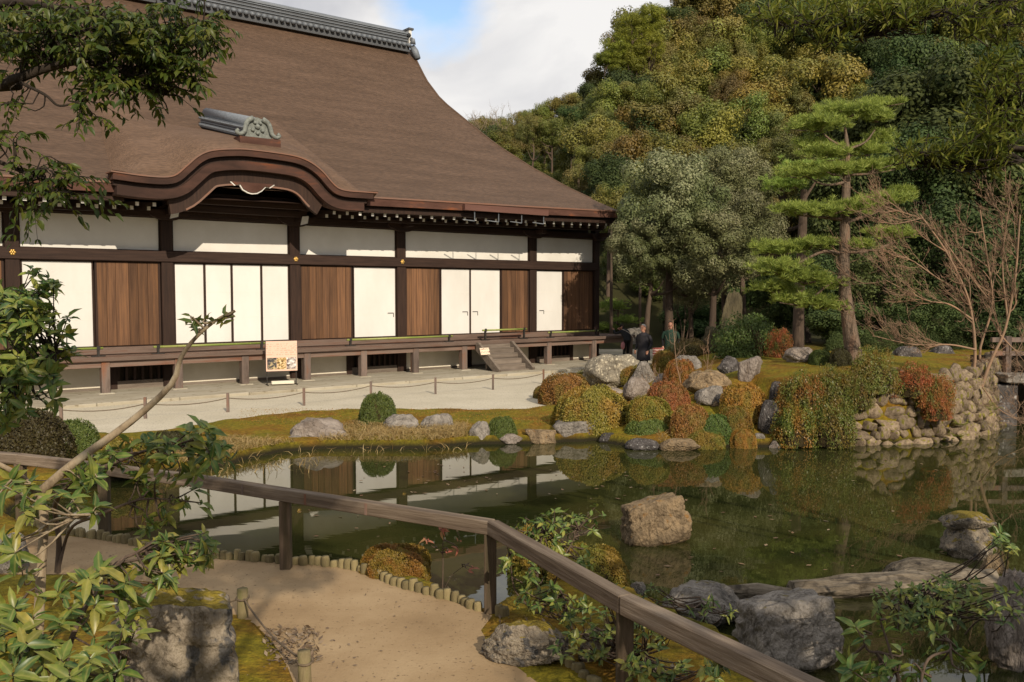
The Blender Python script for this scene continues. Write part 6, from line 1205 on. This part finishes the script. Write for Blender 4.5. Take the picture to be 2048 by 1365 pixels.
def scatter(name, regions, z, size, mat, lab, cat, flat=0.15):
    rng = np.random.default_rng(31); P0 = []
    for (x0, y0, x1, y1), k in regions:
        for q in range(k): P0.append(P(rng.uniform(x0, x1), rng.uniform(y0, y1), z) + np.array([0, 0, rng.uniform(0.002, 0.012)]))
    P0 = np.array(P0); k = len(P0); d = unit(rng.normal(size=(k, 3)) * np.array([1, 1, flat])); nn = unit(np.array([0, 0, 1.0]) + rng.normal(size=(k, 3)) * flat); l = size * rng.uniform(0.5, 1.3, k)
    V, Fq = leaf_cards(P0, d, nn, l, l * 0.5); return tag(put(name, mesh_np(name, V, Fq, mats=[LM[mat]])), lab, cat, kind='stuff')
scatter('floating_leaves', [((1090, 930, 1320, 1000), 24), ((700, 900, 1000, 1000), 24), ((1300, 920, 1900, 1140), 26), ((1150, 1000, 1800, 1160), 14), ((600, 1000, 1000, 1110), 22), ((840, 930, 960, 975), 22)], ZW + 0.002, 0.075, 'fallen', 'fallen leaves floating on the pond', 'leaves', 0.05)
scatter('leaf_litter', [((530, 1258, 640, 1330), 420), ((1000, 1240, 1110, 1262), 120), ((1610, 742, 1700, 758), 160)], 0.008, 0.05, 'litter', 'brown leaf litter beside the mossy strip of the path', 'leaves', 0.5)
scatter('path_leaves', [((450, 1150, 960, 1360), 110), ((150, 1085, 400, 1150), 30)], 0.006, 0.03, 'litter', 'a few small dead leaves on the sandy path', 'leaves', 0.3)
# ------------------------------------------------------------------ handrail, stake edging, rope fences
RZ = 0.80
rl = [P(-160, 893, RZ), P(40, 908, RZ), P(390, 950, RZ), P(985, 1041, RZ), P(1252, 1190, RZ), P(1645, 1372, RZ)]; rl.append(rl[-1] + (rl[-1] - rl[-2]) * 1.2)
HR = empty('handrail', (rl[3][0], rl[3][1], 0)); tag(HR, 'weathered wooden handrail on square posts bending along the pond edge', 'handrail')
hl = np.array(HR.location)
def rail_piece(a, b, patches=False):
    a = np.array(a) - hl; b = np.array(b) - hl; d = unit(b - a); L_ = np.linalg.norm(b - a)
    o = MB().box(0.0015, L_ - 0.0015, -0.055, 0.055, -0.12, 0.0).build('rail', M['rail_long'], HR, a, (0, -math.asin(d[2]), math.atan2(d[1], d[0])), bevel=0.008)
    if patches:
        for f in (0.75, 1.6, 2.35): MB().box(f, f + 0.03, -0.0572, -0.0552, -0.115, -0.006).build('patch', M['post_wood'], o)
for q_, (a, b) in enumerate(zip(rl[:-1], rl[1:])): rail_piece(a, b, q_ == 2)
for x, y in ((40, 908), (207, 930), (570, 977), (985, 1041), (1252, 1190)):
    p = P(x, y, RZ); 
    if x == 985: p = rl[3] + np.array([-0.02, 0.03, 0])
    if x == 1252: p = rl[4] + np.array([0.0, 0.05, 0])
    w_ = 0.052; MB().box(p[0] - w_ - hl[0], p[0] + w_ - hl[0], p[1] - w_ - hl[1], p[1] + w_ - hl[1], -0.35, RZ - 0.1195).build('post', M['rail_post'], HR, bevel=0.006)
for x in (1720, 1900):
    p = rl[5] + (rl[6] - rl[5]) * (x - 1650) / 400; MB().box(p[0] - .05 - hl[0], p[0] + .05 - hl[0], p[1] - .05 - hl[1], p[1] + .05 - hl[1], -0.6, RZ - 0.1195).build('post', M['rail_post'], HR)
ED = empty('stake_edging', P(700, 1135, 0.0)); tag(ED, 'row of short round log stakes edging the path along the pond', 'edging')
stm = []
for i in range(4):
    r_ = np.random.default_rng(i); ring = np.array([0.0, 0.9, 1.0]); m_ = MB(); m_.tube([(0, 0, 0), (0, 0, 0.93), (0.0, 0, 1.0)], [1, 1, 0.82], 9); stm.append(m_.mesh('stake_mesh', M['stake']))
def stakes(pxl, parent, z=0.0, d=0.085):
    pts = np.array([P(x, y, z)[:2] for x, y in pxl]); sl_ = np.concatenate([[0], np.cumsum(np.linalg.norm(np.diff(pts, axis=0), axis=1))]); s = 0
    while s < sl_[-1]:
        dd = d * random.uniform(0.85, 1.15); x = np.interp(s, sl_, pts[:, 0]); y = np.interp(s, sl_, pts[:, 1]); h = random.uniform(0.06, 0.105)
        put('stake', random.choice(stm), parent, Vector((x, y, -0.3)) - parent.location, (random.uniform(-.05, .05), random.uniform(-.05, .05), random.uniform(0, 6)), (dd / 2, dd / 2, 0.3 + h)); s += dd * 0.97
stakes(STK, ED)
ED2 = empty('stake_edging', P(1120, 1320, 0.0)); tag(ED2, 'short run of taller log stakes beside the thick handrail post', 'edging'); stakes([(1112, 1318), (1150, 1345), (1190, 1380), (1225, 1420)], ED2)
ED3 = empty('stake_edging', P(1010, 1235, 0.0)); tag(ED3, 'pair of log stakes just behind the handrail corner post', 'edging'); stakes([(1000, 1232), (1022, 1240)], ED3)
def rope_fence(name, label, pxs, hgt, dia, mat, sag=0.10, square=False):
    pts = [P(x, y, 0.0) for x, y in pxs]; e = empty(name, pts[0]); g = np.array(pts[0])
    for p in pts:
        q = p - g; m_ = MB()
        h_ = hgt * random.uniform(0.95, 1.06)
        if square: m_.box(q[0] - dia / 2, q[0] + dia / 2, q[1] - dia / 2, q[1] + dia / 2, -0.2, h_)
        else: m_.tube([(q[0], q[1], -0.2), (q[0] + random.uniform(-.01, .01), q[1], h_)], dia / 2, 10)
        m_.build('post', M[mat], e)
        if not square: MB().tube([(q[0] + math.cos(a) * dia * .56, q[1] + math.sin(a) * dia * .56, hgt * 0.72 + 0.01 * math.sin(a)) for a in np.linspace(0, 6.28, 12)], 0.009, 5).build('rope_loop', M['rope'], e)
    for a, b in zip(pts[:-1], pts[1:]):
        c = [(a + (b - a) * f)[:2].tolist() + [hgt * 0.74 - sag * 4 * f * (1 - f)] for f in np.linspace(0, 1, 9)]
        tb = TB(); tb.tube(np.array(c) - g, 0.011 if square else 0.008, 5); tb.build('rope', M['rope'], e)
    return tag(e, label, 'rope fence')
rope_fence('rope_fence', 'low rope fence on slim wooden posts across the gravel court', [(-120, 872), (123, 852), (291, 838), (456, 825), (608, 812), (742, 797), (871, 789), (986, 780), (1087, 769)], 0.44, 0.055, 'post_wood', 0.08, True)
rope_fence('rope_fence', 'two short round posts with rope around the mossy strip of the path', [(330, 1240), (486, 1236), (611, 1372)], 0.24, 0.09, 'stake', 0.07)

# ------------------------------------------------------------------ things on the veranda and in front of it
def bamboo(t0_, t1_, y, z, n_st, label, low=True):
    e = empty('bamboo_barrier', B((t0_ + t1_) / 2, -y, FL), BROT); c = (t1_ - t0_) / 2; m_ = MB(); m_.tube([(-c, 0, z), (c, 0, z)], 0.032, 10)
    m_.build('bamboo_pole', M['bamboo'], e)
    nd = MB()
    for x in np.arange(-c + 0.2, c, 0.42): MB().tube([(x, 0, z), (x + 0.02, 0, z)], 0.036, 10).build('node', M['bamboo'], e)
    for x in ((-c + 0.12, c - 0.12) if n_st == 2 else (-c + 0.12, 0, c - 0.12)):
        MB().box(x - 0.17, x + 0.17, -0.04, 0.04, 0.002, 0.03).box(x - 0.03, x + 0.03, -0.03, 0.03, 0.03, z - 0.02).box(x - 0.045, x + 0.045, -0.038, -0.03, z - 0.05, z + 0.06).build('stand', M['iron'], e)
    return tag(e, label, 'bamboo barrier')
def tw_(x): return W(x, 690, 0.62)[0]
bamboo(tw_(-60), tw_(206), -0.62, 0.22, 2, 'green bamboo pole on low stands in front of the first paper door')
bamboo(tw_(307), tw_(531), -0.62, 0.20, 2, 'green bamboo pole on low stands in front of the four paper doors')
bamboo(tw_(694), tw_(904), -0.62, 0.20, 2, 'green bamboo pole on low stands left of the staircase')
bamboo(tw_(965), tw_(1053), -0.62, 0.36, 2, 'raised bamboo bar on tall stands at the head of the staircase')
bamboo(tw_(1096), tw_(1196), -0.62, 0.20, 2, 'green bamboo pole on low stands right of the staircase')
e = empty('bamboo_barrier', B(tR + 0.75, -2.5, FL), BROT); MB().tube([(0, -1.8, 0.32), (0, 3, 0.32)], 0.03, 10).build('bamboo_pole', M['bamboo'], e); MB().box(-0.03, 0.03, -1.7, -1.64, 0.002, 0.38).box(-.15, .15, -1.71, -1.63, 0.002, .03).build('stand', M['iron'], e); tag(e, 'bamboo pole on a stand along the side veranda past the corner pillar', 'bamboo barrier')
def printmat(name, cols, scale, stretch=(1, 1, 1), pos=None):
    return mk(name, cols, scale, stretch, 0.6, 0, pos=pos, detail=3)
def text_mat(name, paper, ink, rows_, dens, s=30, z0=0.0, z1=1.0):
    """rows of small illegible print: ink where a fine noise is high inside each text line"""
    m = bpy.data.materials.new(name); t, b = bsdf(m); Lk = t.links.new; c = N(t, 'ShaderNodeTexCoord'); sx = N(t, 'ShaderNodeSeparateXYZ'); Lk(c.outputs['Object'], sx.inputs[0])
    mu = N(t, 'ShaderNodeMath', operation='MULTIPLY'); mu.inputs[1].default_value = rows_; Lk(sx.outputs['Z'], mu.inputs[0]); fr = N(t, 'ShaderNodeMath', operation='FRACT'); Lk(mu.outputs[0], fr.inputs[0])
    gt_ = N(t, 'ShaderNodeMath', operation='GREATER_THAN'); gt_.inputs[1].default_value = 0.45; Lk(fr.outputs[0], gt_.inputs[0])
    nn = N(t, 'ShaderNodeTexNoise'); nn.inputs['Scale'].default_value = s; nn.inputs['Detail'].default_value = 1; Lk(c.outputs['Object'], nn.inputs['Vector']); g2 = N(t, 'ShaderNodeMath', operation='GREATER_THAN'); g2.inputs[1].default_value = dens; Lk(nn.outputs[0], g2.inputs[0])
    m1 = N(t, 'ShaderNodeMath', operation='MULTIPLY'); Lk(gt_.outputs[0], m1.inputs[0]); Lk(g2.outputs[0], m1.inputs[1])
    lo = N(t, 'ShaderNodeMath', operation='GREATER_THAN'); lo.inputs[1].default_value = z0; hi = N(t, 'ShaderNodeMath', operation='LESS_THAN'); hi.inputs[1].default_value = z1; Lk(sx.outputs['Z'], lo.inputs[0]); Lk(sx.outputs['Z'], hi.inputs[0])
    m2 = N(t, 'ShaderNodeMath', operation='MULTIPLY'); Lk(m1.outputs[0], m2.inputs[0]); Lk(lo.outputs[0], m2.inputs[1]); m3 = N(t, 'ShaderNodeMath', operation='MULTIPLY'); Lk(m2.outputs[0], m3.inputs[0]); Lk(hi.outputs[0], m3.inputs[1])
    x = N(t, 'ShaderNodeMix', data_type='RGBA'); Lk(m3.outputs[0], x.inputs['Factor']); x.inputs['A'].default_value = (*paper, 1); x.inputs['B'].default_value = (*ink, 1); Lk(x.outputs['Result'], b.inputs['Base Color']); b.inputs['Roughness'].default_value = 0.6
    return m
# notice board
nb = P(564, 770, 0.085); e = empty('notice_board', nb, BROT * 0.62); tag(e, 'pink notice board with three photographs on a black metal stand', 'sign'); s = F / nb[1]
bw = 58 / s / math.cos(BROT * 0.5); z1 = (770 - 682) / s; z0 = (770 - 742) / s
bd = MB().box(-bw / 2, bw / 2, -0.015, 0.015, z0, z1).build('board', text_mat('pink notice print', (0.72, 0.47, 0.36), (0.58, 0.34, 0.25), 17.0, 0.50, 24, z0 + 0.43, z1 - 0.06), e)
MB().box(-bw / 2 - .012, bw / 2 + .012, -0.012, 0.02, z1, z1 + 0.015).box(-bw / 2 - .012, bw / 2 + .012, -0.012, 0.02, z0 - 0.015, z0).box(-bw / 2 - .014, -bw / 2, -0.012, 0.02, z0, z1).box(bw / 2, bw / 2 + .014, -0.012, 0.02, z0, z1).build('frame', M['iron'], bd)
pw = (bw - 0.06) / 3
for i, (cols, sc_) in enumerate((([(0.02, 0.022, 0.03), (0.10, 0.09, 0.08), (0.5, 0.38, 0.2)], 9), ([(0.05, 0.03, 0.015), (0.5, 0.33, 0.12), (0.75, 0.6, 0.4)], 16), ([(0.10, 0.07, 0.07), (0.45, 0.4, 0.36), (0.75, 0.74, 0.72)], 8))):
    MB().box(-bw / 2 + 0.03 + i * pw, -bw / 2 + 0.022 + (i + 1) * pw, -0.019, -0.0155, z0 + 0.05, z0 + 0.38).build('photograph', printmat('photo print', cols, sc_, (1, 1, 1.5), [0.38, 0.5, 0.62]), bd)
for sx_ in (-1, 1):
    lg = MB(); lg.box(sx_ * (bw / 2 - 0.03) - 0.012, sx_ * (bw / 2 - 0.03) + 0.012, 0.016, 0.04, 0.0, z0 + 0.2); lg.box(sx_ * (bw / 2 - 0.03) - 0.012, sx_ * (bw / 2 - 0.03) + 0.012, -0.18, 0.24, 0.0, 0.024); lg.build('leg', M['iron'], e)
MB().box(-bw / 2 + 0.05, bw / 2 - 0.05, 0.018, 0.035, 0.07, 0.10).build('crossbar', M['iron'], e)
wb_ = MB().box(-0.30, 0.33, -0.09, 0.06, 0.025, 0.115).build('weight_block', M['plaster_base'], e, bevel=0.01)
# paper notice on the stairs
tpos = W(967, 703, VW + 0.55); e = empty('stair_notice', B(tpos[0], VW + 0.62, tpos[1]), BROT); tag(e, 'small cream paper notice hung on the wooden staircase', 'sign')
MB().box(-0.19, 0.19, -0.012, 0.0, -0.12, 0.12).build('sheet', text_mat('cream notice print', (0.74, 0.60, 0.46), (0.16, 0.06, 0.04), 8.0, 0.55, 34, -0.09, 0.10), e, None, (-0.35, 0, 0)); MB().box(-0.01, 0.01, 0.0, 0.35, -0.02, 0.0).build('hook', M['iron'], e)
ww = P(1316, 722, 0.0); ww = Q(1316, 722, 26.0); e = empty('path_sign', (ww[0], ww[1], hz(ww[0], ww[1])), 0.1); tag(e, 'low pinkish sign with red lines behind the grey mound rock', 'sign')
zz = Q(1316, 705, 26.0)[2] - e.location.z; MB().box(-0.16, 0.16, -0.012, 0.012, zz - 0.1, zz + 0.13).build('board', text_mat('sign print', (0.62, 0.44, 0.38), (0.35, 0.08, 0.06), 14.0, 0.3, 4, -9, 9), e); MB().box(-0.02, 0.02, 0.013, 0.04, -0.1, zz + 0.1).build('post', M['post_wood'], e)

# ------------------------------------------------------------------ stone footbridge over the dark inlet at the right
br = Q(2060, 765, 19.5); e = empty('stone_bridge', (br[0], br[1], ZW)); tag(e, 'grey stone slab bridge over the dark inlet behind the bare tree', 'bridge'); zb_ = br[2] - ZW
MB().box(-0.75, 3.2, -0.25, 0.7, zb_ - 0.02, zb_ + 0.16).build('slab', ROCKS['grey'], e, None, (0, 0.05, 0.1), bevel=0.02); MB().box(-0.85, -0.35, -0.2, 0.9, -0.4, zb_ - 0.03).build('abutment', ROCKS['dark'], e, bevel=0.04); MB().box(-0.6, 3.2, 1.2, 1.4, -0.3, zb_ + 0.5).build('rear_wall', M['soil'], e)
for dz in (0.55, 0.85): MB().box(-0.6, 3.2, 0.45, 0.55, zb_ + dz, zb_ + dz + 0.10).build('rail', M['post_wood'], e)
for x in (-0.3, 1.6): MB().box(x, x + 0.12, 0.43, 0.57, zb_ + 0.12, zb_ + 0.98).build('post', M['post_wood'], e)

# ------------------------------------------------------------------ people
def limb_mesh(specs, name, mats, pick, voxel=0.014):
    """tubes and ellipsoids fused by a voxel remesh into one skin; pick(x,y,z)->material slot"""
    m_ = MB()
    for s_ in specs:
        if s_[0] == 'e':
            v_, f_ = ico(3); m_.addvf(v_ * np.array(s_[2]) + np.array(s_[1]), f_)
        else: m_.tube(curve(s_[1], max(6, 4 * len(s_[1]))), np.interp(np.linspace(0, 1, max(6, 4 * len(s_[1]))), np.linspace(0, 1, len(s_[2])), s_[2]), 12)
    o = m_.build(name, mats); r_ = o.modifiers.new('r', 'REMESH'); r_.mode = 'VOXEL'; r_.voxel_size = voxel; r_.use_smooth_shade = True
    sm_ = o.modifiers.new('s', 'SMOOTH'); sm_.iterations = 3; sm_.factor = 0.5
    dg = bpy.context.evaluated_depsgraph_get(); me = bpy.data.meshes.new_from_object(o.evaluated_get(dg)); o.modifiers.clear(); o.data = me
    me.materials.clear()
    for q in mats: me.materials.append(q)
    me.polygons.foreach_set('material_index', [pick(*p.center) for p in me.polygons]); me.polygons.foreach_set('use_smooth', [True] * len(me.polygons)); return o
def plainmat(n, c, r=0.8): return mk(n, [tuple(x * 0.8 for x in c), c], 9, rough=r, bump=0.15)
M['skin'] = plainmat('skin', (0.46, 0.23, 0.15), 0.5); M['navy'] = plainmat('dark coat cloth', (0.024, 0.022, 0.026)); M['black'] = plainmat('black cloth', (0.008, 0.008, 0.009)); M['greencloth'] = plainmat('dark green cloth', (0.018, 0.045, 0.03)); M['greyhair'] = plainmat('grey hair', (0.32, 0.30, 0.28)); M['darkhair'] = plainmat('dark hair', (0.018, 0.013, 0.010)); M['blackjacket'] = plainmat('charcoal jacket', (0.022, 0.025, 0.03)); M['pinkbag'] = plainmat('pink cloth', (0.50, 0.22, 0.24)); M['strap'] = plainmat('pale strap', (0.5, 0.46, 0.40))
def hand(w, d, s=1.0, curl=0.5):
    """palm and five unequal bent fingers"""
    w = np.array(w); d = unit(np.array(d, float)); sx_ = unit(np.cross(d, [0, 1.0, 0.2])); up = np.cross(sx_, d); out = [('e', w + d * 0.045 * s, (0.036 * s, 0.022 * s, 0.045 * s))]
    for i, l in enumerate((0.066, 0.075, 0.07, 0.055)):
        b = w + d * 0.075 * s + sx_ * (i - 1.5) * 0.021 * s; out.append(('t', [b, b + d * l * 0.55 * s, b + d * l * 0.9 * s + up * curl * 0.035 * s], [0.0105, 0.0095, 0.0075]))
    b = w + d * 0.025 * s - sx_ * 0.03 * s; out.append(('t', [b, b + d * 0.03 * s - sx_ * 0.026 * s, b + d * 0.06 * s - sx_ * 0.03 * s + up * .012], [0.013, 0.0115, 0.009])); return out
def head(c, r=1.0, face=(0, -1)):
    c = np.array(c); fx, fy = face; f = np.array([fx, fy, 0]); sd = np.array([-fy, fx, 0]); o = [('e', c + [0, 0, 0.02 * r], (0.082 * r, 0.092 * r, 0.112 * r)), ('e', c + f * 0.03 * r + [0, 0, -0.065 * r], (0.055 * r, 0.055 * r, 0.05 * r)), ('t', [c + f * 0.085 * r + [0, 0, 0.025 * r], c + f * 0.108 * r + [0, 0, -0.018 * r]], [0.009, 0.016])]
    o += [('e', c + sd * s_ * 0.084 * r + [0, 0, -0.005], (0.014 * r, 0.022 * r, 0.032 * r)) for s_ in (-1, 1)]; return o
def face_bits(parent, c, face, hairmat, cap):
    c = np.array(c); f = np.array([*face, 0]); sd = np.array([-face[1], face[0], 0])
    for s_ in (-1, 1):
        v_, f_ = ico(1); MB().addvf(v_ * 0.011 + c + f * 0.083 + sd * s_ * 0.032 + [0, 0, 0.018], f_).build('eye', M['black'], parent)
    MB().tube([c + f * 0.083 - sd * 0.024 + [0, 0, -0.058], c + f * 0.088 + [0, 0, -0.06], c + f * 0.083 + sd * 0.024 + [0, 0, -0.058]], 0.006, 6).build('mouth', M['pinkbag'], parent)
    v_, f_ = ico(3); v2 = v_ * np.array([0.092, 0.102, 0.120]); keep = [q for q in f_ if (v_[q].mean(0)[2] > cap[0] - cap[1] * float(v_[q].mean(0) @ -f))]
    h = MB().addvf(v2 + c + [0, 0, 0.024] - f * 0.006, keep, 0, True).build('hair', hairmat, parent)
def standing(name, label, loc, H, rz, coat, legs, hair, skin_, hem=0.46, cap=(0.25, 0.75), armb=0.0, hair_none=False):
    e = empty(name, loc, rz); k = H / 1.70; z = lambda a: a * k; rng = random.Random(hash(label) % 99)
    sp = [('t', [(0.09, 0, z(0.06)), (0.095, 0.01, z(0.45)), (0.085, 0, z(0.86))], [0.045, 0.055, 0.082]), ('t', [(-0.09, 0.04, z(0.06)), (-0.095, 0.03, z(0.45)), (-0.085, 0, z(0.86))], [0.045, 0.055, 0.082]), ('t', [(0.09, 0.06, z(0.04)), (0.10, -0.15, z(0.03))], [0.045, 0.038]), ('t', [(-0.09, 0.09, z(0.04)), (-0.10, -0.11, z(0.03))], [0.045, 0.038]),
          ('t', [(0, 0, z(0.82)), (0, 0.0, z(1.05)), (0, 0.0, z(1.25)), (0, 0.0, z(1.40)), (0, 0, z(1.46))], [0.155, 0.15, 0.175, 0.16, 0.07]), ('e', (0, 0, z(1.36)), (0.215, 0.11, 0.09)), ('t', [(0, 0, z(1.42)), (0, -0.01, z(1.52))], [0.058, 0.052])] + head((0, -0.02, z(1.585)), 1.0)
    for s_ in (-1, 1):
        el = (s_ * 0.27, 0.05, z(1.10)); wr = (s_ * (0.24 - armb * 0.2), -0.10 - armb * 0.12, z(0.90 + armb * 0.15)); sp.append(('t', [(s_ * 0.19, 0, z(1.37)), (s_ * 0.25, 0.02, z(1.25)), el], [0.062, 0.055, 0.045])); sp.append(('t', [el, wr], [0.045, 0.034])); sp += hand(wr, (-s_ * 0.2, -0.4 - armb, -1))
    def pick(x, y, zz):
        if zz > z(1.47): return 1
        if abs(x) > 0.17 and zz < z(0.905 + armb * .15) or (armb and y < -0.2): return 1
        return 0 if zz > z(hem) + 0.4 else 2
    bd_ = limb_mesh(sp, 'body', [coat, skin_, legs], pick); bd_.parent = e
    ct = MB(); n = 24; prof_ = [(z(1.40), 0.12, 0.09), (z(1.36), 0.21, 0.125), (z(1.2), 0.205, 0.155), (z(1.02), 0.19, 0.155), (z(0.85), 0.215, 0.17), (z(0.62), 0.23, 0.18), (z(hem), 0.235, 0.185)]
    V = [(a * math.cos(t), b * math.sin(t), zz + 0.008 * math.sin(5 * t)) for zz, a, b in prof_ for t in np.linspace(0, 2 * math.pi, n, endpoint=False)]
    ct.addvf(V, [(i * n + q, i * n + (q + 1) % n, (i + 1) * n + (q + 1) % n, (i + 1) * n + q) for i in range(len(prof_) - 1) for q in range(n)], 0, True); co = ct.build('coat', coat, e); so2 = co.modifiers.new('t', 'SOLIDIFY'); so2.thickness = 0.012
    face_bits(e, (0, -0.02, z(1.585)), (0, -1), hair, cap); return tag(e, label, 'person')
mp_ = Q(1287, 700, 28.2); standing('person', 'grey-haired person in a long dark coat standing past the speckled boulder', (mp_[0], mp_[1], 0.0), 1.70, -0.75, M['navy'], M['black'], M['greyhair'], M['skin'], 0.60)
mp_ = Q(1341, 700, 30.0); standing('person', 'person in a dark green jacket standing behind the twiggy shrubs', (mp_[0], mp_[1], hz(mp_[0], mp_[1])), 1.70, -0.3, M['greencloth'], M['black'], M['darkhair'], M['skin'], 0.75, (0.55, 0.5))
# person bending over the veranda
wp = B(tR + 0.35, VW + 0.28, 0.075); e = empty('person', wp, BROT); tag(e, 'person in a charcoal jacket leaning over the veranda corner, pink bag hanging', 'person')
sp = [('t', [(0.09, 0, 0.06), (0.10, -0.03, 0.42), (0.08, -0.08, 0.78)], [0.042, 0.052, 0.085]), ('t', [(-0.09, 0.03, 0.06), (-0.10, -0.02, 0.42), (-0.08, -0.08, 0.78)], [0.042, 0.052, 0.085]), ('t', [(0.09, -0.05, 0.04), (0.1, 0.15, 0.03)], [0.042, 0.036]), ('t', [(-0.09, -0.03, 0.04), (-0.1, 0.17, 0.03)], [0.042, 0.036]),
      ('t', [(0, -0.10, 0.76), (0, -0.06, 0.92), (0, 0.04, 1.08), (0.02, 0.14, 1.18)], [0.16, 0.155, 0.17, 0.09]), ('e', (0.01, 0.10, 1.13), (0.20, 0.10, 0.09)), ('t', [(0.02, 0.13, 1.17), (0.02, 0.2, 1.23)], [0.05, 0.05])] + head((0.02, 0.25, 1.27), 1.0, (0, 1))
for s_, tgt in ((-1, (-0.10, 0.55, 1.20)), (1, (0.26, 0.58, 1.18))):
    el = (s_ * 0.26, 0.33, 1.02 + (0.03 if s_ > 0 else 0.03)); sp += [('t', [(s_ * 0.17, 0.09, 1.13), (s_ * 0.24, 0.2, 1.07), el], [0.058, 0.052, 0.044]), ('t', [el, tgt], [0.043, 0.033])] + hand(tgt, (-s_ * 0.1, 0.6, 0.3), 1.0, 1.0)
bd_ = limb_mesh(sp, 'body', [M['blackjacket'], M['skin'], M['black']], lambda x, y, z_: 1 if (z_ > 1.2 and y > 0.17) or y > 0.53 else (0 if z_ > 0.80 else 2)); bd_.parent = e
face_bits(e, (0.02, 0.25, 1.27), (0, 1), M['darkhair'], (0.0, -0.55)); MB().tube(curve([(-0.14, 0.05, 1.22), (-0.02, -0.16, 1.10), (0.12, -0.26, 0.93), (0.2, -0.22, 0.78)], 14), 0.014, 6).build('strap', M['strap'], e); v_, f_ = ico(2); MB().addvf(v_ * np.array([0.10, 0.07, 0.16]) + np.array([-0.26, -0.10, 0.60]), f_, 0, True).build('bag', M['pinkbag'], e)
